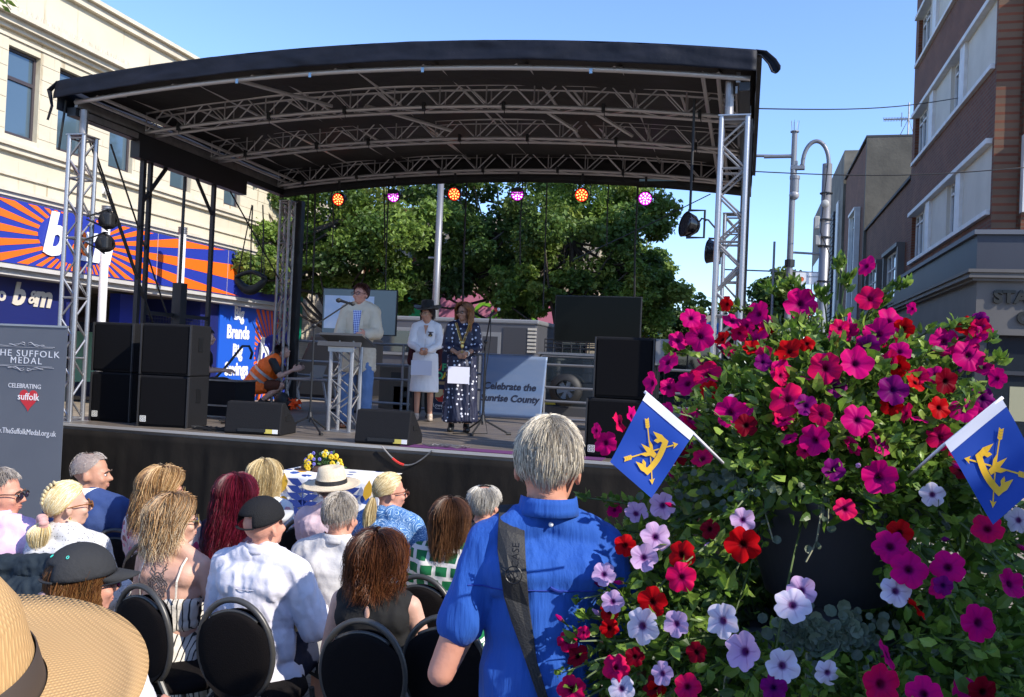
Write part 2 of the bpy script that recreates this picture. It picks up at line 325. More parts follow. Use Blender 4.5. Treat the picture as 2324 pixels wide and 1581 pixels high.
# cylindrical uplighter columns in front of the shop
for k, (px, py, lab) in enumerate(((243, 468, 'white cylindrical column light before the sunburst logo, left one'), (415, 516, 'white cylindrical column light before the fascia, right one'))):
    t_ = atX(px, py, -13.0); c = thing('column_light', lab, 'lamp', (t_.x, t_.y, 0), group='column lights before the shop')
    MB().cyl((t_.x, t_.y, 0), (t_.x, t_.y, t_.z-.16), .085, n=20).build('post', mat('off_white_post', (.6, .58, .55), .5), c, smooth=True)
    mb = MB(); mb.cyl((t_.x, t_.y, t_.z-.16), (t_.x, t_.y, t_.z), .095, n=20)
    for z in (.13, .09, .05, .01): mb.cyl((t_.x, t_.y, t_.z-z), (t_.x, t_.y, t_.z-z+.012), .112, n=20)
    mb.build('ribbed_cap', SIL, c)
# ---------------------------------------------------------------- right corner building
brickR = brick_mat('red_brown_brick', (.13, .032, .011), (.18, .056, .024), (.14, .085, .05), 'YZ', ms=.014)
brickF = brick_mat('red_brown_brick_front', (.12, .032, .012), (.20, .064, .027), (.125, .075, .042), 'XZ', ms=.013)
panelw = mat('cream_rendered_panel', (.60, .56, .47), .8, col2=(.52, .48, .40), nscale=1.5, bump=.1, bscale=12)
trimw = mat('white_painted_trim', (.70, .69, .66), .6, col2=(.58, .57, .54), nscale=4)
darkfas = mat('slate_blue_fascia_paint', (.028, .032, .046), .55, col2=(.022, .025, .036), nscale=1)
taupe = mat('taupe_painted_shopfront', (.115, .105, .095), .6, col2=(.09, .082, .075), nscale=2)
XR = 4.2; YC = 17.5; YE = 25.95; ZTOP = 12.6
RB = thing('corner_building', 'tall red brown brick corner building with cream panels between its windows', 'building', (XR, 21, 0))
bands = [(5.05, 6.45), (7.72, 9.12), (10.38, 11.78)]
mb = MB(); lv = [4.6]+[z for b_ in bands for z in b_]+[ZTOP]
for i in range(0, len(lv), 2): mb.b2((XR, YC, lv[i]), (XR+.4, YE, lv[i+1]))
for b_ in bands: mb.b2((XR, YE-.35, b_[0]), (XR+.4, YE, b_[1])); mb.b2((XR, YC, b_[0]), (XR+.4, YC+.12, b_[1]))
mb.b2((XR+.001, YE-.4, 0), (XR+12, YE-.001, ZTOP-.001)); mb.build('wall', brickR, RB)
mb = MB(); mb.b2((XR+.40, YC+.02, 4.6), (XR+.45, YC+.3, ZTOP)); 
for i in range(0, len(lv), 2): mb.b2((XR+.45, YC-.1, lv[i]), (XR+12, YC+.3, lv[i+1]))
for b_ in bands:
    mb.b2((XR+3.8, YC-.1, b_[0]), (XR+4.6, YC+.3, b_[1])); mb.b2((XR+7.8, YC-.1, b_[0]), (XR+12, YC+.3, b_[1]))
mb.build('front_wall', brickF, RB)
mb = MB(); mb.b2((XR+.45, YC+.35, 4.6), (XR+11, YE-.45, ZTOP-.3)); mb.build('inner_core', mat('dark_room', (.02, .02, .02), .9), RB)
for b_ in bands:
    z0, z1 = b_; mb = MB(); x = XR-.05
    mb.b2((x-.06, YC+.12, z1-.10), (XR+.2, YE-.35, z1)); mb.b2((x-.03, YC+.12, z0), (XR+.2, YE-.35, z0+.09))
    for y in (23.04, 19.85): mb.b2((x, y, z0+.09), (XR+.2, y+.42, z1-.10))
    fr = mb.build('window_band', trimw, RB, bevel=.004)
    for y0, y1 in ((YC+.12, 19.85), (21.4, 23.04), (23.46, 24.0)): MB().b2((XR+.02, y0, z0+.09), (XR+.2, y1, z1-.10)).build('rendered_panel', panelw, fr)
    for y0, y1 in ((20.27, 21.4), (24.0, 25.6)):
        mb = MB(); zz0, zz1 = z0+.09, z1-.1
        for y in np.linspace(y0, y1-.06, 4): mb.b2((XR+.10, y, zz0), (XR+.19, y+.06, zz1))
        mb.b2((XR+.1, y0+.06, zz0), (XR+.18, y1-.06, zz0+.06)); mb.b2((XR+.1, y0+.06, zz1-.06), (XR+.18, y1-.06, zz1)); mb.b2((XR+.1, y0+.06, zz0+.95), (XR+.17, y1-.06, zz0+1.0))
        wd = mb.build('window', trimw, RB)
        MB().b2((XR+.14, y0, zz0), (XR+.15, y1, zz1)).build('pane', GLASSB, wd)
    # front windows of the return face
    for x0, x1 in ((XR+.45, XR+3.8), (XR+4.6, XR+7.8)):
        mb = MB(); t = .16; y = YC-.16
        mb.b2((x0, y, z0), (x0+t, YC+.1, z1)); mb.b2((x1-t, y, z0), (x1, YC+.1, z1)); mb.b2((x0+t, y, z0), (x1-t, YC+.1, z0+t)); mb.b2((x0+t, y, z1-t), (x1-t, YC+.1, z1))
        for k in (1, 2): mb.b2((x0+k*(x1-x0)/3, y+.05, z0+t), (x0+k*(x1-x0)/3+.07, YC+.1, z1-t))
        wd = mb.build('front_window', trimw, RB); MB().b2((x0+t, YC-.04, z0+t), (x1-t, YC-.03, z1-t)).build('pane', GLASSB, wd)
# shopfront under the brick: slate band, stepped moulding, taupe sign board
xs = XR-.32; yf = YC-.45
mb = MB()
def skin(mb, d, z0, z1):      # band wrapping the corner, offset d outwards
    mb.b2((xs-d, yf-d, z0), (xs+.25, YE-.02, z1)); mb.b2((xs+.25, yf-d, z0), (XR+12, yf+.5, z1))
skin(mb, 0, 3.98, 4.598); mb.build('slate_band', darkfas, RB)
mb = MB(); skin(mb, .06, 4.60, 4.68); mb.build('lead_flashing', mat('lead', (.10, .11, .13), .6), RB)
mb = MB()
for k, (d, z0, z1) in enumerate(((.16, 3.92, 3.977), (.12, 3.87, 3.92), (.14, 3.83, 3.87), (.07, 3.78, 3.83))): skin(mb, d, z0, z1)
mb.build('stepped_moulding', taupe, RB)
mb = MB(); skin(mb, -.02, 2.95, 3.78); skin(mb, .04, 2.84, 2.95); brd = mb.build('sign_board', taupe, RB)
letm = mat('dark_bronze_letters', (.03, .028, .022), .4, .4)
q = atY(2257, 675, yf-.02)
text('STATION', .30, (q.x-.02, yf+.0, 3.50), (1, 0, 0), (0, 0, 1), letm, 'lettering', brd, .03, 0, .014, align='LEFT', sx=1.05)
text('CAFE', .30, (q.x+.36, yf+.0, 3.14), (1, 0, 0), (0, 0, 1), letm, 'lettering', brd, .03, 0, .014, align='LEFT', sx=1.05)
mb = MB()
for x in np.arange(xs+.15, XR+11, 1.15): mb.b2((x, yf+.06, 0), (x+.07, yf+.16, 2.84))
for y in np.arange(yf+.7, YE-.5, 1.3): mb.b2((xs+.06, y, 0), (xs+.16, y+.07, 2.84))
mb.b2((xs+.04, yf+.04, 0), (xs+.18, yf+.18, 2.84)); mb.b2((xs+.15, yf+.02, 0), (XR+11, yf+.2, .8)); mb.b2((xs+.02, yf+.2, 0), (xs+.2, YE-.1, .8))
mb.b2((xs+.15, yf+.05, 2.15), (XR+11, yf+.15, 2.22)); mb.build('shopfront_frame', mat('dark_shopfront_paint', (.03, .03, .035), .5), RB)
MB().b2((xs+.13, yf+.1, .8), (XR+11, yf+.12, 2.84)).b2((xs+.1, yf+.12, .8), (xs+.12, YE-.1, 2.84)).build('shopfront_glass', GLASS, RB)
MB().b2((xs+.5, yf+.9, 0), (XR+11, YE-.5, 2.9)).build('shop_interior', inm, RB)
MB().b2((XR+.3, yf+.095, 1.35), (XR+2.2, yf+.099, 1.95)).build('pale_blind', mat('pale_yellow_blind', (.35, .33, .2), .7), RB)
MB().prism([(0, 0), (.12, 0), (.06, .1)], (XR+.62, yf+.09, 1.62), (1, 0, 0), (0, 0, 1), (0, -.004, 0)).build('yellow_triangle_sticker', mat('yellow_sticker', (.7, .55, .02), .5), RB)

# ---------------------------------------------------------------- buildings further up the right side
conc = mat('stained_concrete_gable', (.17, .155, .12), .9, col2=(.06, .055, .045), nscale=1.1, nmix=.9, bump=.4, bscale=10)
LBk = thing('low_brick_building', 'low dark brick building with white casement window beyond the corner building', 'building', (XR, 30, 0))
MB().b2((XR+.05, YE+.02, 0), (XR+9, 35.35, 7.5)).build('wall', brickR, LBk)
MB().b2((XR-.02, YE+.02, 7.5), (XR+9.1, 35.35, 7.58)).build('coping', mat('dark_coping', (.05, .05, .05), .8), LBk)
def casement(parent, x, y0, y1, z0, z1, nb, m=trimw, surr=None):
    mb = MB(); t = .07
    for y in np.linspace(y0, y1-t, nb+1): mb.b2((x-.05, y, z0), (x+.04, y+t, z1))
    mb.b2((x-.049, y0+t, z0), (x+.039, y1-t, z0+t)); mb.b2((x-.049, y0+t, z1-t), (x+.039, y1-t, z1)); mb.b2((x-.04, y0+t, z1-.5), (x+.03, y1-t, z1-.46))
    wd = mb.build('window', m, parent); MB().b2((x-.01, y0, z0), (x, y1, z1)).build('pane', GLASSB, wd)
    s = MB(); s.b2((x-.16, y0-.2, z0-.16), (x+.04, y1+.2, z0-.003)).b2((x-.2, y0-.2, z1+.003), (x+.04, y1+.2, z1+.12)).b2((x-.16, y0-.2, z0), (x+.04, y0-.003, z1)).b2((x-.16, y1+.003, z0), (x+.04, y1+.2, z1)); s.build('surround', surr or taupe, wd)
a = atX(1546.6+.3343*1370, 620, XR); b_ = atX(1546.6+.3343*1470, 620, XR)
casement(LBk, XR+.02, 27.0, 29.4, 4.35, 5.75, 3); casement(LBk, XR+.02, 31.0, 33.6, 4.35, 5.75, 3)
G2 = thing('gabled_brick_building', 'brick building with bare stained concrete gable and tall white stair window', 'building', (XR, 39, 0))
MB().b2((XR, 35.6, 0), (XR+9, 42.9, 11.0)).build('wall', brickR, G2)
MB().b2((XR-.05, 35.37, 0), (XR+9.05, 35.597, 11.05)).build('concrete_gable', conc, G2)
MB().b2((XR-.08, 35.36, 11.053), (XR+9.1, 43, 11.13)).build('coping', mat('dark_coping_b', (.05, .05, .05), .8), G2)
casement(G2, XR-.05, 37.2, 38.9, 3.2, 8.6, 2, trimw, trimw)
G3 = thing('clad_building', 'tall narrow building with dark slatted cladding past the concrete gable', 'building', (XR, 50, 0))
MB().b2((XR-.1, 43.1, 0), (XR+9, 62, 12.45)).build('wall', mat('weathered_render', (.20, .18, .14), .85, col2=(.1, .09, .07), nscale=1.2), G3)
mb = MB()
for z in np.arange(3, 10.2, .22): mb.b2((XR-.2, 46.5, z), (XR-.11, 52, z+.17))
mb.build('dark_slats', mat('dark_grey_slats', (.035, .04, .05), .6), G3)
MB().b2((XR-.16, 44.6, 2), (XR-.11, 45.6, 10.4)).build('pale_strip', trimw, G3)
MB().b2((XR-.16, 54, 2), (XR-.11, 60, 9)).build('glazing', GLASSB, G3)
an = thing('tv_antenna', 'thin roof aerial with a long toothed arm above the concrete gable', 'antenna', (6.3, 36.5, 11.1))
top = atY(2062, 250, 36.5); mb = MB(); bx, bz = top.x, 11.13; mb.tube([(bx, 36.5, bz), (bx, 36.5, top.z+.3)], .03, 5)
mb.tube([(bx-.4, 36.5, bz), (bx, 36.5, bz+.9), (bx+.3, 36.5, bz)], .02, 4); mb.build('mast', STEELD, an)
mb = MB(); e = atY(2005, 271, 36.5); h = e.z; mb.tube([(bx+.2, 36.5, h), (e.x, 36.5, h)], .025, 4)
for k in range(16): x = e.x+(bx-e.x)*k/16; mb.tube([(x, 36.5-.1, h-.1), (x, 36.5+.1, h+.1)], .013, 4)
mb.tube([(bx-.25, 36.5, h+.25), (bx-.25, 36.5, h-.3)], .02, 4); mb.build('toothed_arm', STEELD, an)

# ---------------------------------------------------------------- low shop added outside the frame, height set to shade the planter
NS = thing('added_shade_shop', 'single storey brick shop added out of view to shade the planter', 'building', (6.5, 0, 0))
mb = MB(); mb.b2((4.3, -9, 3.2), (10, 3.3, 4.64)); mb.b2((4.3, -9, 0), (4.7, -8, 3.2)); mb.b2((4.3, 2.5, 0), (4.7, 3.3, 3.2)); mb.b2((9.6, -9, 0), (10, 3.3, 3.2)); mb.b2((4.7, -8.99, 0), (9.6, -8.7, 3.2)); mb.b2((4.7, 2.99, 0), (9.6, 3.29, 3.2)); mb.build('wall', brickR, NS)
MB().b2((4.45, -8, .5), (4.47, 2.5, 3.2)).build('shop_glass', GLASS, NS); MB().b2((4.38, -8, 0), (4.6, 2.5, .5)).build('stall_riser', taupe, NS)
MB().b2((4.2, -9.1, 4.64), (10.1, 3.4, 4.76)).build('coping', trimw, NS)

# ---------------------------------------------------------------- shops closing the view behind the stage
def shop(name, label, x0, x1, y, h, wallm, fasm, fz0, fz1, word=None, wm=None, extra=None, ws=.7):
    t_ = thing(name, label, 'building', ((x0+x1)/2, y, 0))
    MB().b2((x0, y, 0), (x1, y+8, fz0)).b2((x0, y, fz1), (x1, y+8, h)).b2((x0, y+.1, fz0), (x1, y+8, fz1)).build('wall', wallm, t_)
    f = MB().b2((x0+.01, y-.12, fz0+.002), (x1-.01, y+.098, fz1-.002)).build('fascia', fasm, t_)
    if word: text(word, ws, ((x0+x1)/2, y-.125, (fz0+fz1)/2), (1, 0, 0), (0, 0, 1), wm or signw, 'lettering', f, .01, 0, .02)
    g = MB()
    g.b2((x0+.3, y-.03, .5), (x1-.3, y-.003, fz0-.2)); g.build('shop_window', GLASS, t_)
    g = MB()
    for x in np.linspace(x0+.3, x1-.36, 5): g.b2((x, y-.06, .3), (x+.06, y-.031, fz0-.2))
    g.build('window_frame', fr_m, t_)
    for x in np.arange(x0+.8, x1-1.4, 2.4):
        if h-fz1 > 2.2: wd = MB().b2((x, y-.04, fz1+.8), (x+1.3, y-.003, fz1+2)).build('window', GLASSB, t_)
    return t_
creamb = brick_mat('pale_painted_brick', (.55, .50, .40), (.48, .44, .35), (.4, .36, .3), 'XZ', ms=.008)
a = atY(692, 670, 33.0); b_ = atY(850, 670, 33)
shop('green_fronted_shop', 'shop with dark green striped fascia behind the trees at left', -18.5, -15.1, 28, 7.5, creamb, mat('teal_green_fascia', (.0, .21, .12), .5), 2.4, 5.0, 'F', signw, ws=1.6)
shop('bright_green_shop', 'shop with bright green fascia partly hidden by the black hat', -17.5, -12.2, 33, 8, brickF, mat('bright_green_fascia', (.01, .5, .17), .5), 2.9, 4.5, None)
pk = shop('pink_sweet_shop', 'pink fronted sweet shop with green lettering beyond the silver flagpole', -12.1, -5.3, 32, 7.4, creamb, mat('pink_fascia', (.75, .27, .42), .5), 3.0, 4.6, 'Candy', mat('lime_letters', (.25, .62, .05), .5), ws=1.0)
shop('plain_parade_shop', 'pale far shop with a blue sign glimpsed above the trailer', -5.2, -1.0, 36, 4.2, creamb, mat('sky_blue_sign', (.02, .25, .75), .5), 3.3, 3.9, None)
# ---------------------------------------------------------------- trees
bark = mat('dark_bark', (.055, .043, .032), .9, bump=.5, bscale=20)
leafm = mat('tree_leaves', (.06, .10, .02), .55, attr='Col', trans=.42)
def make_tree(name, label, base, h, crown, nleaf, cols, lsize=.11, seed=1, trunk_r=.16, nclump=60, group=None, limbs=9):
    """crown: list of (centre, radii) blobs in metres"""
    rg = random.Random(seed); nr = np.random.RandomState(seed); T = thing(name, label, 'tree', base, group)
    base = V(base); mb = MB(); top = base+V((0, 0, h*.75))
    pts = [base+V((rg.uniform(-.1, .1)*k, rg.uniform(-.1, .1)*k, h*.75*k/5)) for k in range(6)]; pts[0] = base
    mb.tube(pts, [trunk_r*(1.15-.17*k) for k in range(6)], 8)
    clumps = []
    for k in range(nclump):
        c, r = crown[rg.randrange(len(crown))]
        while 1:
            d = V((rg.uniform(-1, 1), rg.uniform(-1, 1), rg.uniform(-1, 1)))
            if .35 < d.length < 1: break
        d = d*(.55+.45*d.length)
        clumps.append((V(c)+V((d.x*r[0], d.y*r[1], d.z*r[2])), rg.uniform(.45, .95)*min(r)*.42))
    for k in range(min(limbs*4, nclump)):
        c, r = clumps[k]; s = pts[min(5, 2+k % 4)]; mid = s.lerp(c, .5)+V((0, 0, -.25+rg.uniform(-.3, .3)))
        mb.tube([s, mid, c], [trunk_r*.42, trunk_r*.24, .02], 5)
    mb.build('trunk', bark, T, smooth=True)
    per = nleaf//nclump; vs = []; fs = []; cs = []; cols = [srgb(c) for c in cols]
    for c, r in clumps:
        tint = rg.uniform(.7, 1.25); cc = cols[rg.randrange(len(cols))]
        d = nr.normal(size=(per, 3)); d /= np.linalg.norm(d, axis=1)[:, None]; d *= (r*nr.uniform(.25, 1.12, per)**.6)[:, None]*np.array([1.15, 1.15, .8])
        P = np.array(c)+d
        A = nr.normal(size=(per, 3)); A[:, 2] = A[:, 2]*.5-.5; A /= np.linalg.norm(A, axis=1)[:, None]
        B = np.cross(A, nr.normal(size=(per, 3))); B /= np.linalg.norm(B, axis=1)[:, None]; N_ = np.cross(A, B)
        s = lsize*nr.uniform(.65, 1.25, per)[:, None]
        q = [P-A*s*.1, P+A*s*.45+B*s*.42+N_*s*.1, P+A*s*1.1, P+A*s*.45-B*s*.42+N_*s*.1]
        b0 = len(vs)
        vs.extend(np.stack(q, 1).reshape(-1, 3).tolist()); fs.extend([(b0+4*i, b0+4*i+1, b0+4*i+2, b0+4*i+3) for i in range(per)])
        cv = np.array(cc)[None]*tint*nr.uniform(.75, 1.3, per)[:, None]*np.array([1, 1, 1]); cs.append(np.repeat(cv, 4, 0))
    m_ = MB(); m_.v = vs; m_.f = fs; m_.build('crown', leafm, T, cols=np.concatenate(cs))
    return T
LC = [(.15, .24, .04), (.18, .27, .045), (.11, .19, .032), (.21, .27, .05), (.07, .13, .024)]
LD = [(.08, .15, .03), (.11, .185, .036), (.055, .105, .024), (.14, .21, .04)]
G = 'street trees behind the stage'
make_tree('street_tree', 'broad sunlit green tree behind the lectern, left of the flagpole', (-12.4, 25.5, 0), 8.6, [((-12.4, 25.3, 7.5), (3.9, 2.4, 3.0)), ((-14.3, 24.3, 5.9), (2.3, 1.8, 2.0)), ((-10.6, 25, 5.6), (2.2, 1.8, 1.7)), ((-14.0, 22.6, 4.3), (1.1, 1.0, .9)), ((-12.6, 24.6, 4.9), (2.2, 1.6, 1.2))], 52000, LC, .135, 3, nclump=110, group=G)
make_tree('street_tree', 'dark leafy tree right behind the silver flagpole', (-7.6, 29, 0), 9.5, [((-8.0, 29, 8.2), (3.4, 2.6, 3.6)), ((-8.6, 28, 5.6), (2.2, 2, 1.7)), ((-6.6, 28.6, 5.3), (2.4, 1.9, 1.9)), ((-10.4, 29, 8.2), (1.9, 2, 2.8)), ((-9.8, 28, 5.4), (1.6, 1.6, 1.8)), ((-10.4, 27, 4.5), (1.9, 1.2, .9))], 42000, LD, .145, 5, nclump=100, group=G)
make_tree('street_tree', 'large green tree above the black flat screen', (-5.4, 26.5, 0), 9.6, [((-5.9, 26.5, 7.9), (2.4, 2.3, 2.6)), ((-5.3, 26, 5.7), (2.2, 2, 1.8)), ((-3.9, 26.4, 4.3), (1.3, 1.6, 1.0)), ((-6.3, 26, 4.4), (1.3, 1.4, .9)), ((-3.5, 27, 6.2), (1.2, 1.4, 1.7)), ((-2.9, 27, 4.4), (1.0, 1.3, 1.0))], 48000, LC, .135, 8, nclump=110, group=G)
make_tree('street_tree', 'darker tree at the right end of the row, tapering towards the sky', (-4.4, 34, 0), 8, [((-5.2, 34, 7.2), (1.9, 2.2, 2.4)), ((-3.9, 34, 5.0), (1.9, 2, 1.6)), ((-3.4, 34, 3.8), (1.8, 1.6, 1.1))], 20000, LD, .17, 9, nclump=95, group=G)
make_tree('small_tree', 'thin wispy tree to the right of the right hand truss tower', (1.2, 36, 0), 6.5, [((1.1, 36, 5.2), (1.3, 1.2, 1.5)), ((.8, 36, 3.8), (1.8, 1.3, 1.2))], 5500, LD, .17, 12, .12, nclump=48)
make_tree('distant_tree', 'dark tree mass low behind the right speaker stack', (-5.5, 44, 0), 6, [((-5, 44, 4.2), (5.5, 2.5, 2.4)), ((1, 46, 3.4), (4, 2.4, 1.8))], 14000, LD, .22, 14, nclump=60)
# sprig of a near tree at the top left corner
sp = thing('tree_sprig', 'leafy twig tip poking into the top left corner', 'branch', atD(-60, -40, 6.0))
mb = MB(); p0 = atD(-60, -60, 6); p1 = atD(25, 22, 6); mb.tube([p0, p0.lerp(p1, .5)+V((0, 0, .03)), p1], [.008, .005, .003], 5); mb.build('twig', bark, sp)
vs = MB(); cc = []
for k in range(16):
    c = atD(rnd.uniform(-30, 32), rnd.uniform(-25, 22), 6+rnd.uniform(-.1, .1)); a = V((rnd.uniform(-1, 1), rnd.uniform(-1, 1), rnd.uniform(-1, .2))).normalized()*.075; b_ = a.cross(V((rnd.random(), rnd.random(), rnd.random()))).normalized()*.024
    vs.quad(c, c+a*.5+b_, c+a, c+a*.5-b_); cc += [LC[1]]*4
vs.build('leaves', leafm, sp, cols=cc)

# ---------------------------------------------------------------- poles and wires
fp = thing('flagpole', 'tall silver pole rising behind the woman in the black hat', 'pole', (-7.7, 21.8, 0))
a, b_ = atY(1003, 400, 21.8), atY(988, 690, 21.8); a.x = b_.x; MB().cyl((b_.x, 21.8, 0), (a.x, 21.8, a.z+.5), .11, .08, n=14).build('shaft', SIL, fp, smooth=True)
mb = MB(); q = atY(998, 585, 21.8); mb.cyl((b_.x-.25, 21.8, q.z), (b_.x+.05, 21.8, q.z), .03); mb.build('bracket', SIL, fp)
p = thing('utility_pole', 'slim grey pole with a side arm and spikes on top', 'pole', (.68, 16, 0))
t_, b_ = atY(1803, 300, 16), atY(1786, 680, 16)
MB().cyl((t_.x, 16, 0), (t_.x, 16, t_.z), .066, .046, n=14).cyl((t_.x, 16, t_.z), (t_.x, 16, t_.z+.02), .075, n=12).build('shaft', GREYPOLE, p, smooth=False)
mb = MB()
for k in range(7): an_ = k*.9; mb.tube([(t_.x+.05*math.cos(an_), 16+.05*math.sin(an_), t_.z+.02), (t_.x+.07*math.cos(an_), 16+.07*math.sin(an_), t_.z+.2)], .004, 3)
mb.build('bird_spikes', STEELD, p)
l = atY(1690, 356, 16); MB().cyl((l.x-1.3, 16, l.z+.06), (t_.x, 16, l.z-.0), .026).cyl((t_.x-.5, 16, l.z), (t_.x, 16, l.z), .034).build('side_arm', GREYPOLE, p)
l = atY(1790, 605, 16); MB().cyl((t_.x, 16, l.z), (t_.x, 16, l.z+.12), .085, n=14).build('black_band', BLKM, p)
cp = thing('camera_column', 'thick grey column carrying a hooked arm with a dome camera', 'pole', (1.3, 16, 0))
cx = atY(1876, 400, 16).x; tz = atY(1878, 372, 16).z
MB().cyl((cx, 16, 0), (cx, 16, tz), .088, .08, n=20).build('column', SIL, cp, smooth=True)
L_ = atY(1818, 372, 16); pts = []
for k in range(17): an_ = PI*k/16; pts.append((cx+.02-(cx-L_.x)/2*(1-math.cos(an_)), 16, tz+.0+.40*math.sin(an_)))
MB().tube([(cx+.02, 16, tz-.3)]+pts+[(L_.x, 16, tz-.03)], .036, 10).build('hooked_arm', GREYPOLE, cp, smooth=True)
MB().box((L_.x-.06, 16, tz-.06), (.24, .1, .07)).box((L_.x-.11, 16, tz-.02), (.10, .09, .16)).build('bracket', GREYPOLE, cp, bevel=.01)
dx = L_.x-.1; MB().cyl((dx, 16, tz-.1), (dx, 16, tz-.2), .03).cyl((dx, 16, tz-.2), (dx, 16, tz-.26), .085, n=16).cyl((dx, 16, tz-.26), (dx, 16, tz-.48), .075, n=16).build('camera_housing', GREYPOLE, cp)
dm = MB().ell((dx, 15.99, tz-.54), .085, nu=18, nv=12).build('dome', mat('pale_grey_plastic', (.3, .3, .31), .3), cp, smooth=True); MB().box((dx-.05, 15.89, tz-.6), (.05, .03, .05)).build('lens', BLKM, dm)
mb = MB()
for (px, py, hh) in ((1853, 505, .26), (1855, 545, .2)): q = atY(px, py, 15.9); mb.box(q, (.09, .07, hh*.85))
q = atY(1872, 462, 15.86); mb.ell(q, (.07, .04, .07)); mb.build('radio_boxes', mat('cream_plastic', (.36, .35, .32), .5), cp, bevel=.02)
mb = MB()
for py in (440, 500, 540, 560, 640): q = atY(1876, py, 16); mb.cyl((cx, 16, q.z), (cx, 16, q.z+.02), .108, n=16)
mb.tube([(cx, 15.89, tz), (cx-.08, 15.86, tz-1.2), (cx+.09, 15.86, tz-1.6), (cx+.05, 15.88, tz-2.4)], .01, 4); mb.build('straps_and_cable', BLKM, cp)
sgp = thing('pole_sign', 'small white sign plate with an orange sun between the two poles', 'sign', atY(1830, 628, 16))
q = atY(1805, 618, 16); r_ = atY(1862, 646, 16); sg = MB().b2((q.x, 15.98, r_.z), (r_.x, 16.0, q.z)).build('plate', WHITE, sgp)
MB().lathe(((q.x+.10), 15.977, r_.z+.09), [(0, 0), (.04, 0), (.04, .003)], 14, Matrix.Rotation(PI/2, 3, 'X')).build('sun_mark', orange, sg)
text('Lowestoft', .055, ((q.x+r_.x)/2+.09, 15.977, r_.z+.14), (1, 0, 0), (0, 0, 1), STEELD, 'lettering', sg, .001)
MB().cyl((t_.x, 16, q.z+.35), (cx, 16, q.z+.32), .02).cyl((t_.x, 16, q.z+.02), (cx, 16, q.z), .012).build('cross_bar', GREYPOLE, sgp)
lp = thing('distant_lamp_post', 'thin distant lamp post in front of the wispy tree', 'lamp', atY(1757, 700, 24)); a = atY(1757, 548, 24); MB().cyl((a.x, 24, 0), (a.x, 24, a.z), .045, .03).build('post', GREYPOLE, lp)
MB().cyl((a.x-1.3, 24, a.z-.75), (a.x+.1, 24, a.z-.78), .02).build('arm', GREYPOLE, lp)
for (n_, A1, B1, lab) in (('overhead_wire', atY(1712, 246, 12), atX(2175, 222, 4.2), 'upper wire crossing the sky to the brick building'), ('overhead_wire', atY(1695, 388, 14), atY(2323, 380, 17.3), 'lower wire crossing the sky past the dome camera')):
    s = MB(); pts = [A1.lerp(B1, k/12)-V((0, 0, .1*math.sin(PI*k/12))) for k in range(13)]; s.tube(pts, .009, 4); tag(s.build(n_, BLKM), lab, 'wire', 'overhead wires')

# ---------------------------------------------------------------- vehicles behind the stage
tr = thing('catering_trailer', 'long grey catering trailer with side hatches behind the stage rails', 'trailer', (-6.5, 20, 0))
tg = mat('grey_trailer_panel', (.10, .10, .11), .4, .3, col2=(.11, .11, .12), nscale=2); td = mat('dark_trailer_panel', (.045, .045, .05), .5); tl = mat('light_trailer_trim', (.24, .24, .24), .45, .3)
a, b_ = atY(935, 728, 19.5), atY(1220, 735, 19.5); zt = b_.z+.04; x0, x1 = a.x-1.5, b_.x; y = 19.5
MB().b2((x0, y, .45), (x1, y+2.1, zt)).build('body', tg, tr, bevel=.06)
MB().b2((x0-.02, y-.03, zt-.06), (x1+.03, y+2.13, zt+.05)).build('roof_rail', tl, tr, bevel=.03)
mb = MB()
h = zt-.16
for (u0, u1) in ((x0+.3, x0+2.3), (x0+2.4, x1-1.55)): mb.b2((u0, y-.05, h-.72), (u1, y-.003, h-.06))
mb.build('hatch_frame', tl, tr, bevel=.01)
mb = MB()
for (u0, u1) in ((x0+.4, x0+2.2), (x0+2.5, x1-1.65)): mb.b2((u0, y-.056, h-.64), (u1, y-.0505, h-.14))
mb.build('hatch_glass', GLASS, tr)
dr = MB().b2((x1-1.35, y-.03, .7), (x1-.85, y-.003, h-.1)).build('door', tl, tr); MB().b2((x1-1.28, y-.036, .78), (x1-.92, y-.0305, h-.2)).build('door_panel', td, dr)
MB().b2((x1-.8, y-.02, .6), (x1-.25, y-.003, h+.02)).build('dark_end_panel', td, tr)
mb = MB()
for k in range(7): mb.b2((x1-.22, y-.03, h-.03-k*.085), (x1-.02, y-.003, h+.02-k*.085))
mb.build('louvre', mat('cream_louvre', (.5, .46, .38), .5), tr)
for wx in (x0+2, x0+2.9): w_ = MB().cyl((wx, y-.05, .33), (wx, y+.15, .33), .33, n=24).build('wheel', BLKRUB, tr); MB().cyl((wx, y-.06, .33), (wx, y-.045, .33), .18, n=16).build('hub', ALU, w_)
# four by four seen from behind, spare wheel on its tailgate
car = thing('parked_car', 'dark four by four seen from behind, six spoke spare wheel on its tailgate', 'car', (-3.2, 19, .5))
cpm = mat('dark_green_grey_car_paint', (.035, .042, .05), .25, .4, spec=.8); Y = 19.0; q = atY(1290, 884, Y); cxx, czz = q.x, q.z; g0 = .5
sec = [(-.86, .28), (-.90, .62), (-.90, 1.02), (-.84, 1.10), (-.70, 1.70), (-.60, 1.76), (.60, 1.76), (.70, 1.70), (.84, 1.10), (.90, 1.02), (.90, .62), (.86, .28)]
MB().prism([(cxx+u, g0+v) for u, v in sec], (0, Y, 0), (1, 0, 0), (0, 0, 1), (0, 3.4, 0)).b2((cxx-.87, Y+3.4, g0+.28), (cxx+.87, Y+4.4, g0+1.05)).build('body', cpm, car, bevel=.06)
MB().prism([(cxx-.70, g0+1.12), (cxx-.60, g0+1.62), (cxx+.60, g0+1.62), (cxx+.70, g0+1.12)], (0, Y-.004, 0), (1, 0, 0), (0, 0, 1), (0, -.008, 0)).build('rear_window', GLASS, car)
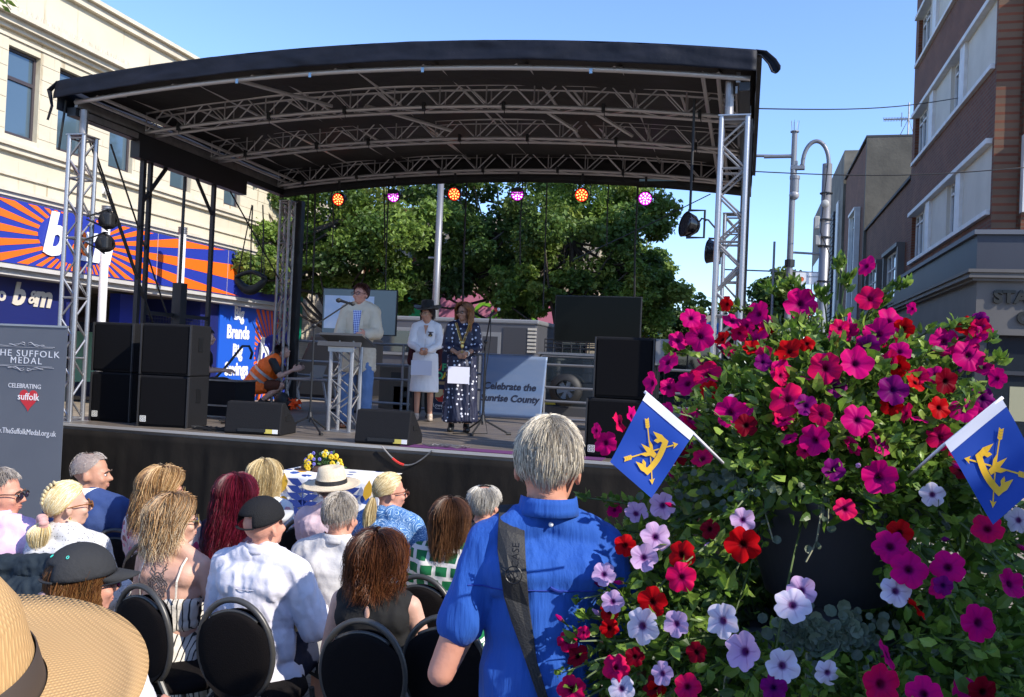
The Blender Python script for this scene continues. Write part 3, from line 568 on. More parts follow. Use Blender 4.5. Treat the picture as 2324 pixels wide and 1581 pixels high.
MB().tube([(cxx-.74, Y-.012, g0+1.08), (cxx-.63, Y-.012, g0+1.66), (cxx+.63, Y-.012, g0+1.66), (cxx+.74, Y-.012, g0+1.08)], .02, 5).b2((cxx-.72, Y-.03, g0+1.70), (cxx+.72, Y+.02, g0+1.75)).build('silver_trim', SIL, car)
MB().b2((cxx-.9, Y-.12, g0+.3), (cxx+.9, Y+.1, g0+.58)).build('bumper', mat('grey_bumper', (.05, .05, .055), .6), car, bevel=.03)
for sx_ in (-.80, .80): MB().b2((cxx+sx_-.07, Y-.03, g0+.66), (cxx+sx_+.07, Y+.03, g0+1.0)).build('tail_light', mat('red_tail_lamp', (.35, .01, .01), .2), car, bevel=.01)
MB().b2((cxx-.62, Y-.02, g0+.60), (cxx-.28, Y-.004, g0+.70)).build('number_plate', mat('yellow_plate', (.6, .5, .05), .5), car)
mb = MB()
for k in range(3): mb.tube([(cxx-.6, Y+.1, g0+1.86+.09*k), (cxx+.6, Y+.1, g0+1.86+.09*k)], .014, 5); mb.tube([(cxx-.6, Y+1.9, g0+1.86+.09*k), (cxx+.6, Y+1.9, g0+1.86+.09*k)], .014, 5)
for k in range(7): x = cxx-.6+.2*k; mb.tube([(x, Y+.1, g0+1.76), (x, Y+.1, g0+2.05)], .013, 5); mb.tube([(x, Y+.1, g0+1.86), (x, Y+1.9, g0+1.86)], .012, 4)
mb.build('roof_rack', BLKM, car)
def wheel(parent, c, rr, yy, rim=True):
    w_ = MB().lathe((c[0], yy, c[1]), [(rr*.6, 0), (rr*.92, -.05), (rr, 0), (rr, .18), (rr*.6, .2)], 32, Matrix.Rotation(PI/2, 3, 'X')).build('wheel', BLKRUB, parent, smooth=True)
    if not rim: return
    mb = MB(); mb.lathe((c[0], yy-.04, c[1]), [(rr*.64, 0), (rr*.65, -.02), (rr*.58, -.02), (rr*.56, .06)], 32, Matrix.Rotation(PI/2, 3, 'X')); mb.cyl((c[0], yy-.07, c[1]), (c[0], yy+.03, c[1]), rr*.2, n=14)
    for k in range(6):
        a_ = k*PI/3+.2; d = V((math.cos(a_), 0, math.sin(a_))); e = V((-d.z, 0, d.x)); cc_ = V((c[0], yy-.06, c[1])); t4 = V((0, .04, 0)); r1, r2 = rr*.12, rr*.6
        P = [cc_+d*r1+e*.03, cc_+d*r2+e*.055, cc_+d*r2-e*.055, cc_+d*r1-e*.03]; mb.add(P+[p_+t4 for p_ in P], [(0, 1, 2, 3), (7, 6, 5, 4), (0, 4, 5, 1), (3, 2, 6, 7)])
    mb.build('alloy_rim', ALU, w_)
wheel(car, (cxx, czz), .35, Y-.22)
for sx_ in (-.76, .76):
    for yy in (.5, 3.2): MB().cyl((cxx+sx_-.11, Y+yy, g0+.33), (cxx+sx_+.11, Y+yy, g0+.33), .34, n=24).build('road_wheel', BLKRUB, car)
# ---------------------------------------------------------------- stage platform
ZD = 1.08; SY0 = 8.45; SY1 = 15.3; SX0 = -8.0; SX1 = .35
deckm = mat('weathered_ply_deck', (.075, .06, .05), .5, col2=(.20, .165, .13), nscale=1.6, nmix=.7, bump=.15, bscale=30, stretch=(1, 6, 1))
N, L, b = nodes_of(deckm)
tc = N.new('ShaderNodeTexCoord'); sx = N.new('ShaderNodeSeparateXYZ'); L.new(tc.outputs['Object'], sx.inputs[0]); wv = N.new('ShaderNodeMath'); wv.operation = 'PINGPONG'; wv.inputs[1].default_value = .14
L.new(sx.outputs['Y'], wv.inputs[0]); lt = N.new('ShaderNodeMath'); lt.operation = 'LESS_THAN'; lt.inputs[1].default_value = .011; L.new(wv.outputs[0], lt.inputs[0])
mx = N.new('ShaderNodeMix'); mx.data_type = 'RGBA'; mx.inputs[7].default_value = (.012, .01, .009, 1); L.new(lt.outputs[0], mx.inputs[0]); src = b.inputs['Base Color'].links[0].from_socket; L.new(src, mx.inputs[6]); L.new(mx.outputs[2], b.inputs['Base Color'])
ST = thing('stage_platform', 'low stage platform with weathered plank deck and black skirt', 'stage', ((SX0+SX1)/2, 11.5, 0))
MB().b2((SX0, SY0, ZD-.1), (SX1, SY1, ZD)).build('deck', deckm, ST)
MB().b2((SX0, SY0-.025, ZD-.025), (SX1, SY0-.003, ZD+.003)).build('edge_strip', mat('worn_metal_edge', (.45, .43, .4), .5, .4), ST)
skm = mat('black_skirt_cloth', (.0075, .007, .0065), .7, col2=(.020, .017, .014), nscale=3, nmix=.6, bump=.5, bscale=7, stretch=(1, 1, .5), spec=.1)
def skirt(u, v):
    x = SX0+(SX1-SX0)*u; z = (ZD-.06)*(1-v); a = min(1, v*3)
    return (x, SY0-.015-.03*a*abs(noise.noise(V((x*2.2, z*.8, 1))))-.022*a*noise.noise(V((x*7, z*1.6, 4)))-.03*v, z)
MB().grid(skirt, 260, 14).build('skirt', skm, ST, smooth=True, solid=.004)
MB().b2((SX0, SY0+.02, 0), (SX0+.03, SY1, ZD-.1)).b2((SX1-.03, SY0+.02, 0), (SX1, SY1, ZD-.1)).b2((SX0, SY1-.03, 0), (SX1, SY1, ZD-.1)).build('side_panel', skm, ST)
MB().b2((-3.4, SY0+.05, ZD+.002), (-1.3, SY0+.32, ZD+.006)).build('purple_carpet_strip', mat('purple_carpet', (.10, .02, .11), .9), ST)

# ---------------------------------------------------------------- roof
RX0, RX1 = -7.75, .0; RY0, RY1 = 8.62, 13.6; RXC = (RX0+RX1)/2-.1
def arch(x, dz=0): u = (x-RXC)/3.85; return 4.79+.24*(1-u*u)+dz
canm = mat('black_roof_canvas', (.021, .0195, .0195), .6, col2=(.032, .029, .028), nscale=1.5, bump=.5, bscale=5, spec=.2)
canf = mat('navy_black_valance_canvas', (.006, .008, .014), .6, col2=(.014, .015, .022), nscale=2, bump=.9, bscale=4, spec=.2)
ROOFM = mat('aluminium_roof_truss', (.50, .475, .46), .4, .5)
RF = thing('stage_roof', 'arched black canvas stage roof on aluminium trusses', 'roof', (RXC, 11, 4.7))
def can(u, v):
    x = RX0-.05+(RX1-RX0+.1)*u; y = RY0-.1+(RY1-RY0+.3)*v
    return (x, y, arch(x, .215)+.02*noise.noise(V((x*1.2, y*1.4, 0)))-.03*abs(math.sin(v*PI*3)))
MB().grid(can, 60, 30).build('canopy', canm, RF, smooth=True, solid=.006)
def val(u, v):
    x = RX0-.12+(RX1-RX0+.12)*u; z = arch(x, .245-.205*v)-.015*abs(noise.noise(V((x*1.7, 2, 0))))*v
    return (x, RY0-.13-.02*v-.02*noise.noise(V((x*1.6, v*1.5, 3)))-.012*noise.noise(V((x*5, v*3, 9))), z)
MB().grid(val, 150, 10).build('front_valance', canf, RF, smooth=True, solid=.005)
def cap_(u, v): x = RX0-.12+(RX1-RX0+.12)*u; return (x, RY0-.13+.2*v, arch(x, .245-.01*v))
MB().grid(cap_, 60, 2).build('roof_edge', canf, RF, smooth=True, solid=.004)
for X in (RX0-.1, RX1):
    def sv(u, v): y = RY0-.12+(RY1-RY0+.2)*u; return (X+.01*noise.noise(V((y*2, v*2, X))), y, arch(X, .23-(.31 if X < -2 else .25)*v))
    MB().grid(sv, 30, 6).build('side_valance', canf, RF, smooth=True, solid=.005)
mb = MB(); mb.tube([(RX0+.05+(RX1-RX0-.1)*k/30, RY0, arch(RX0+.05+(RX1-RX0-.1)*k/30, .01)) for k in range(31)], .028, 8); mb.build('front_pipe', ROOFM, RF, smooth=True)
mb = MB(); mb.tube([(RX0+.05+(RX1-RX0-.1)*k/30, RY0+.02, arch(RX0+.05+(RX1-RX0-.1)*k/30, .18)) for k in range(31)], .02, 6); mb.build('top_pipe', STEELD, RF)
# purlins running back under the canvas
for k, x in enumerate(np.linspace(RX0+.35, RX1-.35, 8)):
    z = arch(x, .13); MB().tube([(x, RY0, arch(x, .03)), (x, RY0+.5, z+.07), (x, 13.6, z+.07)], .021, 6).build('purlin', ROOFM, RF)
for x in np.linspace(RX0+.8, RX1-.8, 6): MB().tube([(x, 9.95, arch(x, .2)), (x+.1, 13.5, arch(x, .2))], .017, 6).build('purlin', ROOFM, RF)
for (x0, x1, y0, y1) in ((-5.6, -5.0, 8.7, 9.8), (-2.5, -2.2, 9.9, 11.1), (-1.9, -1.5, 10, 11.2), (-4.6, -3.9, 9.9, 11.1)):
    MB().tube([(x0, y0, arch(x0, .03)), (x1, y1, arch(x1, .02))], .024, 6).build('diagonal_brace', ROOFM, RF)
def arch_truss(y, w=.20, h=.26, dz=-.04, seg=13):
    T_ = MB(); xs = [RX0+.15+(RX1-RX0-.3)*k/60 for k in range(61)]
    for (dy, dh) in ((0, 0), (w, 0), (0, h), (w, h)): T_.tube([(x, y+dy, arch(x, dz+dh-.02)) for x in xs], .022, 7)
    o = T_.build('arched_truss', ROOFM, RF, smooth=True)
    mb = MB(); X_ = [RX0+.15+(RX1-RX0-.3)*k/seg for k in range(seg+1)]
    for i in range(seg):
        a, c = X_[i], X_[i+1]; m_ = (a+c)/2
        for dy in (0, w):
            mb.tube([(a, y+dy, arch(a, dz-.02)), (m_-.02, y+dy, arch(m_, dz+h-.02))], .009, 5); mb.tube([(m_+.02, y+dy, arch(m_, dz+h-.02)), (c, y+dy, arch(c, dz-.02))], .009, 5)
            mb.tube([(a, y+dy, arch(a, dz-.02)), (a, y+dy, arch(a, dz+h-.02))], .009, 5)
        mb.tube([(a, y, arch(a, dz-.02)), (m_, y+w, arch(m_, dz-.02)), (c, y, arch(c, dz-.02))], .008, 5)
        mb.tube([(m_, y, arch(m_, dz+h-.02)), (c, y+w, arch(c, dz+h-.02))], .008, 5)
    mb.build('bracing', ROOFM, o)
    mb = MB()
    for k in range(7): x = RX0+.7+k*1.05+rnd.uniform(-.2, .2); mb.box((x, y-.02, arch(x, dz-.02)), (.035, .05, .09)); mb.tube([(x, y-.03, arch(x, dz-.02)), (x+.02, y-.03, arch(x, dz-.12))], .005, 4)
    mb.build('black_straps', BLKRUB, o)
for y in (9.75, 11.2, 13.1): arch_truss(y)
def rv(u, v): x = RX0+(RX1-RX0)*u; return (x, 13.42+.02*noise.noise(V((x*3, v*2, 0))), arch(x, .22-.41*v))
MB().grid(rv, 60, 5).build('rear_valance', canm, RF, smooth=True, solid=.005)
mb = MB(); mb.tube([(RX0+.2+(RX1-RX0-.4)*k/30, 13.45, arch(RX0+.2+(RX1-RX0-.4)*k/30, -.12)) for k in range(31)], .045, 6); mb.build('rear_black_bar', BLKM, RF)
MB().b2((-1.65, 13.38, 4.83), (-.35, 13.395, 4.86)).build('strip_gap', mat('pale_blue_tarp_strip', (.35, .6, .75), .5), RF)
# side beams with light inner channel
for X, s_ in ((RX0, 1), (RX1-.1, -1)):
    (MB().b2((X-.06, RY0, 4.66), (X+.06, RY1, 4.76)).b2((X-.07, 9.75, 4.44), (X+.07, 12.3, 4.657)) if s_ > 0 else MB().b2((X-.05, RY0, 4.68), (X+.05, RY1, 4.76))).build('side_beam', BLKM, RF)
    MB().b2((X+.062*s_-.02, RY0, 4.76), (X+.062*s_+.02, RY1, 4.86)).b2((X+.075*s_-.01, RY0+.05, 4.67), (X+.075*s_+.01, 9.7, 4.74)).build('beam_channel', STEELD, RF)
    MB().tube([(X+s_*.25, RY0, 4.83), (X+s_*.25, RY1, 4.83)], .022, 6).tube([(X+s_*.4, RY0, 4.86), (X+s_*.38, RY1, 4.86)], .022, 6).build('side_pipe', ROOFM, RF)
# flap lifted by the wind at the right corner, loose strap at the left
def flap(u, v):
    p = [V((RX1-.03, 8.5, 5.01)), V((RX1+.06, 8.5, 4.99)), V((RX1+.14, 8.48, 4.90)), V((RX1+.19, 8.46, 4.80))]
    t = u*3; i = min(2, int(t)); c = p[i].lerp(p[i+1], t-i); wd = (.05+.05*u)*(1 if u < .93 else .6)
    return c+V((-.5, 0, -.35))*wd*(v-.5)*1.6+V((0, .05*math.sin(v*PI), 0))
MB().grid(flap, 12, 4).build('wind_blown_flap', canf, RF, smooth=True, solid=.01)
mb = MB(); a = atY(133, 185, 8.5); b_ = atY(112, 205, 8.5); c = atY(118, 240, 8.5); d = atY(108, 272, 8.5)
mb.tube([a, b_, c, d], [.03, .04, .022, .018], 6, flat=.3); mb.build('loose_strap', canf, RF)
a = atY(150, 228, 8.6); b_ = atY(133, 340, 8.6); MB().tube([a, b_], .014, 5).build('hanging_strap', BLKRUB, RF)
mb = MB()
for px in (538, 703, 958, 1340): q = atY(px, 170, 8.55); q.z = arch(q.x, -.03); mb.box(q, (.03, .008, .05))
mb.build('tape_tabs', mat('pale_blue_tape', (.3, .5, .7), .5), RF)

# ---------------------------------------------------------------- truss towers
def tower(name, label, x, y, z0, z1, w, parent_m=ALU, r=.026, rung=.23, bw=.0115, group='truss towers of the stage'):
    T_ = thing(name, label, 'truss tower', (x, y, z0), group)
    for dx in (-w/2, w/2):
        for dy in (-w/2, w/2): MB().cyl((x+dx, y+dy, z0), (x+dx, y+dy, z1), r, n=12).build('main_tube', parent_m, T_, smooth=False)
    mb = MB(); n_ = max(2, int((z1-z0)/rung)); h = (z1-z0-.06)/n_
    for i in range(n_):
        a, c = z0+.03+i*h, z0+.03+(i+1)*h; k = i % 2
        for s_ in (-1, 1):
            mb.tube([(x-w/2*(1 if k else -1), y+s_*w/2, a), (x+w/2*(1 if k else -1), y+s_*w/2, c)], bw, 5)
            mb.tube([(x+s_*w/2, y-w/2*(1 if k else -1), a), (x+s_*w/2, y+w/2*(1 if k else -1), c)], bw, 5)
        if i % 3 == 0:
            for s_ in (-1, 1): mb.tube([(x-w/2, y+s_*w/2, a), (x+w/2, y+s_*w/2, a)], bw*1.1, 5); mb.tube([(x+s_*w/2, y-w/2, a), (x+s_*w/2, y+w/2, a)], bw*1.1, 5)
    for s_ in (-1, 1): mb.tube([(x-w/2, y+s_*w/2, z1-.03), (x+w/2, y+s_*w/2, z1-.03)], bw*1.1, 5); mb.tube([(x+s_*w/2, y-w/2, z1-.03), (x+s_*w/2, y+w/2, z1-.03)], bw*1.1, 5)
    mb.build('lattice', parent_m, T_)
    MB().b2((x-w/2-.03, y-w/2-.03, z1), (x+w/2+.03, y+w/2+.03, z1+.012)).build('top_plate', parent_m, T_)
    MB().b2((x-w/2-.05, y-w/2-.05, z0-.012), (x+w/2+.05, y+w/2+.05, z0)).build('base_plate', parent_m, T_)
    return T_
lt_ = tower('truss_tower', 'aluminium truss tower at the front left corner beside the grey roller banner', -7.62, 8.68, ZD+.012, 4.42, .20)
MB().cyl((-7.62, 8.68, 4.43), (-7.62, 8.68, 4.74), .045, n=12).cyl((-7.62, 8.68, ZD+.02), (-7.62, 8.68, 4.42), .04, n=12).build('inner_post', STEELD, lt_)
rt_ = tower('truss_tower', 'aluminium truss tower at the front right corner above the petunias', -.18, 8.68, ZD+.012, 4.42, .24)
MB().cyl((-.24, 8.72, 4.43), (-.24, 8.72, 4.80), .045, n=12).build('inner_post', STEELD, rt_)
MB().b2((-.10, 8.95, ZD), (-.01, 9.03, 4.5)).build('black_mast', BLKM, rt_)
tower('truss_tower', 'narrow aluminium truss tower at the back left behind the crouching worker', -7.6, 13.45, ZD+.012, 4.55, .17, STEELD)
MB().b2((-7.56, 13.6, ZD), (-7.42, 13.72, 4.6)).build('black_mast', BLKM, bpy.data.objects['truss_tower.002'])
bk = tower('truss_tower', 'truss tower at the back right mostly hidden behind the front right tower', -.25, 13.3, ZD+.012, 4.3, .22)
# black posts down the left side with bracing and mesh panel
sf = thing('side_frame', 'black steel posts, braces and mesh panel along the left side of the stage', 'frame', (RX0, 11, ZD))
for y, w_ in ((9.9, .06), (10.05, .05), (11.5, .055)): MB().b2((RX0-w_/2, y, ZD), (RX0+w_/2, y+w_, 4.44)).build('post', BLKM, sf)
MB().tube([(RX0, 9.95, 3.9), (RX0, 10.4, 4.44)], .03, 6).build('diagonal_brace', BLKM, sf); MB().tube([(RX0, 11.5, 4.0), (RX0, 11.1, 4.44)], .025, 6).build('diagonal_brace', BLKM, sf); MB().b2((RX0-.02, 10.1, 2.42), (RX0+.02, 11.5, 2.47)).build('cross_bar', BLKM, sf)
mb = MB()
for y in np.arange(10.2, 11.5, .06): mb.tube([(RX0, y, 1.3), (RX0, y, 2.42)], .003, 3)
for z in np.arange(1.3, 2.42, .06): mb.tube([(RX0, 10.15, z), (RX0, 11.5, z)], .003, 3)
mb.build('wire_mesh', BLKM, sf)
MB().cyl((RX0+.05, 10.75, 2.45), (RX0+.05, 10.75, 4.4), .022, n=10).b2((RX0-.02, 10.69, 1.08), (RX0+.12, 10.83, 2.9)).build('telescopic_leg', BLKM, sf)
mb = MB()
for (a, b_) in (((-7.62, 8.8, 4.45), (-7.7, 10.9, 1.2)), ((-7.75, 8.9, 4.5), (-7.75, 10.2, 2.4)), ((-7.75, 9.3, 4.5), (-7.75, 10.6, 2.4)), ((RX0+.1, 11.8, 4.4), (RX0+.1, 13.4, 3.2))): mb.tube([a, b_], .012, 5)
mb.build('brace_wires', BLKM, sf)
# hanging drop lines at the back
dl = 'black lines hanging from the rear truss'
for k, (px, yb) in enumerate(((715, 690), (752, 560), (882, 700), (870, 560), (1058, 720), (1240, 700), (1380, 560), (1447, 690), (1185, 600), (575, 640), (598, 620), (700, 600))):
    q = atY(px, 430, 13.5); e = atY(px-(yb-430)*.03, yb, 13.5)
    if k in (1, 3): e.x += .05
    pts = [V((q.x, 13.5, arch(q.x, -.1) if q.x > RX0 else 4.5)), q.lerp(e, .5)+V((rnd.uniform(-.03, .03), 0, 0)), e]; o = MB().tube(pts, .012 if k not in (0, 4, 7) else .016, 5).build('hanging_line', BLKRUB)
    tag(o, '%s hanging black cable before the trees, %s' % (('slim', 'thicker')[k in (0, 4, 7)], ['leftmost right of the back left tower', 'short one left of the first red light', 'just left of the second light, long', 'short one beside the second light', 'between the third and fourth lights, long', 'halfway to the black screen, long', 'short one near the fifth light', 'above the right end of the black screen', 'short one under the fourth light', 'long one left of the back left tower', 'shorter one left of the back left tower', 'short one right of the back left tower'][k]), 'cable', dl)
w_ = MB().tube([atY(1612, 440, 13.3), atY(1450, 520, 13.6), atY(1300, 590, 14)], .008, 4).build('guy_line', BLKM); tag(w_, 'diagonal guy line running down left from the right rear corner of the roof', 'wire')
w_ = MB().tube([atY(1703, 240, 8.9), atY(1694, 560, 8.9), atY(1690, 700, 8.9)], .007, 4).build('guy_line', BLKM); tag(w_, 'near vertical guy line just right of the right hand tower', 'wire')
# rear rails
def rail(name, label, x0, x1, y, zs, posts):
    T_ = thing(name, label, 'railing', ((x0+x1)/2, y, ZD), 'rear safety rails')
    for z in zs: MB().cyl((x0, y, z), (x1, y, z), .021, n=8).build('bar', SIL, T_)
    for x in posts: MB().cyl((x, y-.001, ZD), (x, y-.001, zs[0]), .024, n=8).build('post', SIL, T_)
    return T_
rail('safety_rail', 'grey tubular rail behind the crouching worker and lectern', -7.5, -5.35, 13.75, (2.20, 1.86, 1.62, 1.22), (-7.45, -5.5, -5.38))
rail('safety_rail', 'grey tubular rail between the speaker and the woman in white', -5.22, -3.2, 13.78, (2.1, 1.78, 1.52, 1.16), (-5.2, -3.25))
rail('safety_rail', 'grey tubular rail in front of the four by four', -3.1, -.6, 13.78, (1.98, 1.62, 1.40, 1.12, ), (-3.08, -1.9, -.65))
hr = thing('stair_handrail', 'curved grey handrails of the stage steps in front of the advertising panel', 'handrail', (-8.3, 13, ZD))
a = [atY(510, 835, 12.6), atY(550, 785, 12.9), atY(565, 785, 13.0), atY(572, 800, 13.0), atY(568, 815, 13.0)]
MB().tube([atY(478, 868, 12.4)]+a, .022, 8).build('rail', BLKM, hr, smooth=True)
MB().tube([atY(520, 915, 13.2), atY(560, 870, 13.3), atY(622, 795, 13.5), atY(632, 790, 13.5), atY(637, 800, 13.5)], .022, 8).build('rail', STEELD, hr, smooth=True)
# ---------------------------------------------------------------- stage lights
gl_r = mat('red_lamp_glow', (.95, .012, .004), .4, emit=.75); gl_m = mat('magenta_lamp_glow', (.7, .015, .75), .4, emit=.6)
led_y = mat('warm_white_leds', (1, .42, .10), .4, emit=1.9); led_p = mat('pink_white_leds', (1, .55, .95), .4, emit=1.9)
lensr = mat('dark_red_lens', (.25, .01, .01), .3, emit=.25)
for k, (px, py, c, tilt) in enumerate(((768, 452, 'red', 0), (893, 444, 'mag', 1), (1031, 440, 'red', 0), (1174, 440, 'mag', 1), (1320, 442, 'red', 0), (1464, 450, 'mag', 0))):
    q = atY(px, py, 13.2); lab = {0: 'round red stage light at the left end of the row', 1: 'magenta stage light above the lectern, second from left', 2: 'round red stage light just right of the flagpole', 3: 'half magenta stage light in the middle right of the row, dark bar across it', 4: 'round red stage light second from the right end', 5: 'bright magenta stage light against the sky at the right end of the row'}[k]
    T_ = thing('stage_light', lab, 'stage light', q, 'row of six stage lights')
    r_ = .105; M = Matrix.Rotation(PI/2+R(18), 3, 'X')
    MB().lathe(q, [(0.03, -.16), (.08, -.13), (r_, -.05), (r_, .03), (r_*.93, .03)], 20, M).build('housing', BLKM, T_, smooth=True)
    f = MB().lathe(q, [(0, .012), (r_*.95, .012)], 20, M).build('lens', gl_r if c == 'red' else gl_m, T_)
    mb = MB()
    for rr, n_, o_ in ((.0, 1, 0), (.038, 5, .3), (.074, 10, 0)):
        for i in range(n_): a_ = 2*PI*i/n_+o_; mb.lathe(q+M @ V((rr*math.cos(a_), rr*math.sin(a_), .014)), [(0, .003), (.0135, 0)], 8, M)
    mb.build('led_cluster', led_y if c == 'red' else led_p, f)
    if tilt: MB().b2(q+V((-.13, -.06, -.008)), q+V((.13, -.045, .008))).b2(q+V((-.085, -.055, .02)), q+V((.085, -.05, .09))).build('shade_bar', BLKM, T_)
    ty = arch(q.x, -.08)
    MB().tube([(q.x-.13, q.y, q.z), (q.x-.13, q.y, q.z+.17), (q.x+.13, q.y, q.z+.17), (q.x+.13, q.y, q.z)], .009, 5).tube([(q.x, q.y, q.z+.17), (q.x, q.y, ty)], .02, 6).cyl((q.x-.155, q.y, q.z), (q.x-.125, q.y, q.z), .018, n=8).cyl((q.x+.125, q.y, q.z), (q.x+.155, q.y, q.z), .018, n=8).build('yoke', BLKM, T_)
# big parabolic floods on the towers
def flood(lab, c, r_, M, yoke, grp='black floodlights on the towers'):
    T_ = thing('floodlight', lab, 'floodlight', c, grp)
    MB().lathe(c, [(.02, -r_*1.25), (r_*.45, -r_*1.15), (r_*.85, -r_*.7), (r_, -r_*.1), (r_*1.05, 0), (r_*.95, .01)], 28, M).build('housing', mat('glossy_black_enamel', (.008, .008, .01), .12), T_, smooth=True)
    MB().lathe(c, [(0, -.01), (r_*.95, -.005)], 24, M).build('lens', mat('smoky_lens', (.03, .03, .035), .15), T_)
    MB().tube(yoke, .013, 6).build('yoke', BLKM, T_); return T_
q = atY(1553, 508, 9.2); M = Matrix.Rotation(R(-62), 3, 'Z') @ Matrix.Rotation(R(80), 3, 'X')
e = atY(1603, 500, 9.2)
fl = flood('large glossy black floodlight hanging left of the right tower against the sky', q, .13, M, [q+V((.03, 0, .14)), q+V((.2, 0, .14)), q+V((.2, 0, -.14)), q+V((.02, 0, -.14))])
MB().tube([q+V((.05, 0, .14)), V((q.x+.05, q.y, arch(q.x, -.06)))], .014, 6).tube([q+V((.2, 0, .05)), e], .012, 5).tube([q+V((.12, 0, -.02)), q+V((.17, .02, .06)), q+V((.24, 0, .04)), q+V((.32, .02, -.05))], .01, 5).build('arm_and_cable', BLKRUB, fl)
q = atY(1606, 570, 9.2); flood('black floodlight half hidden behind the right tower, below the glossy one', q, .12, Matrix.Rotation(R(-100), 3, 'Z') @ Matrix.Rotation(R(85), 3, 'X'), [q+V((0, 0, .13)), q+V((.12, 0, .13)), q+V((.12, 0, -.13))])
for (px, py, lb) in ((245, 500, 'black floodlight clamped to the left tower, upper one'), (238, 552, 'black floodlight clamped to the left tower, lower one')):
    q = atY(px, py, 8.75); T_ = thing('floodlight', lb, 'floodlight', q, 'black floodlights on the towers')
    mb = MB(); mb.lathe(q, [(.03, -.1), (.09, -.06), (.11, 0), (.11, .04), (.08, .05)], 18, Matrix.Rotation(R(70), 3, 'Y') @ Matrix.Rotation(.3, 3, 'X')); mb.build('housing', BLKTX, T_, smooth=True)
    MB().tube([(-7.5, 8.66, q.z+.03), q+V((-.12, -.02, .08)), q+V((0, -.02, .125)), q+V((.05, -.02, .12))], .011, 5).tube([(-7.5, 8.66, q.z), q+V((-.1, 0, -.06)), q+V((0, 0, -.12))], .011, 5).build('yoke', BLKM, T_)
    MB().box(q+V((.03, -.03, 0)), (.13, .12, .17)).build('barn_doors', BLKM, T_, bevel=.03)
mb = MB(); cx_, cz_ = atY(568, 642, 12.8).x, atY(568, 642, 12.8).z
T_ = thing('cable_sling', 'black cable bundle drooping in a loop above the stage steps', 'cable', (cx_, 12.8, cz_))
MB().tube([(cx_-.28, 12.8, cz_+.08)]+[(cx_-.28+.56*k/10, 12.8, cz_+.08-.20*math.sin(PI*k/10)) for k in range(1, 10)]+[(cx_+.28, 12.8, cz_+.08)], [.03]+[.05+.03*math.sin(PI*k/10) for k in range(1, 10)]+[.03], 8).build('hanging_bundle', BLKRUB, T_, smooth=True)
MB().tube([(cx_-.28, 12.8, cz_+.08)]+[(cx_-.28+.56*k/10, 12.8, cz_+.08+.1*math.sin(PI*k/10)) for k in range(1, 10)]+[(cx_+.28, 12.8, cz_+.08)], .035, 8).build('upper_loop', BLKRUB, T_, smooth=True)
MB().tube([(cx_-.25, 12.8, cz_+.05), (cx_-.1, 12.9, 4.4)], .01, 4).tube([(cx_+.25, 12.8, cz_+.05), (cx_+.1, 12.9, 4.4)], .01, 4).build('suspension_rope', BLKRUB, T_)

# ---------------------------------------------------------------- loudspeakers
def speaker(lab, x, y, z, w, d, h, yaw=0, badge=True, grp='stacked black loudspeakers'):
    T_ = thing('loudspeaker', lab, 'loudspeaker', (x, y, z), grp); M = rot(yaw); P = lambda a, b_, c_: V((x, y, z))+M @ V((a, b_, c_))
    MB().box(P(0, d/2, h/2), (w, d, h), M).build('cabinet', BLKTX, T_, bevel=.012)
    g = MB().box(P(0, -.012, h/2), (w-.05, .02, h-.05), M).build('grille', GRILLE, T_, bevel=.006)
    for s_ in (-1, 1): MB().box(P(s_*(w/2-.008), -.018, h/2), (.014, .032, h-.01), M).build('edge_trim', mat('worn_edge', (.02, .02, .022), .5), T_)
    MB().box(P(w/2+.002, d*.45, h*.62), (.008, .11, .16), M).build('side_handle', mat('recessed_handle', (.004, .004, .004), .5), T_)
    if badge:
        b0 = P(-w/2+.07, -.024, .09); s = .032; mb = MB()
        for u, v, a, c in ((0, s, 2*s, .006), (0, -s, 2*s, .006), (s, 0, .006, 2*s), (-s, 0, .006, 2*s), (0, 0, 2*s, .006), (0, 0, .006, 2*s)): mb.box(b0+M @ V((u, 0, v)), (a, .003, c), M)
        for u in (-1, 1):
            for v in (-1, 1): mb.box(b0+M @ V((u*s*.5, 0, v*s*.5)), (.014, .0035, .014), M)
        mb.build('badge', mat('silver_badge', (.7, .7, .66), .4), g)
    return T_
q = atZ(244, 955, ZD); H2 = .595
for k in (0, 1):
    speaker(('bottom' if k == 0 else 'top')+' box of the leftmost loudspeaker stack', -7.27, 8.95, ZD+k*H2, .52, .5, H2-.006, R(7), k == 0)
    speaker(('bottom' if k == 0 else 'top')+' box of the second loudspeaker stack from the left', -6.40, 8.75, ZD+k*H2, .60, .5, H2-.006, R(9), k == 0)
speaker('lower box of the loudspeaker stack at the right front of the stage', -1.21, 8.78, ZD, .62, .6, H2, 0)
tp = speaker('upper box of the loudspeaker stack at the right front of the stage', -1.16, 8.80, ZD+H2+.006, .60, .6, H2+.02, 0, False)
MB().prism([(0, 0), (.2, 0), (.02, -.26), (0, -.26)], (-.855, 8.79, ZD+2*H2+.02), (1, 0, 0), (0, 0, 1), (0, .5, 0)).build('angled_hood', mat('grey_worn_cover', (.2, .2, .2), .6), tp)
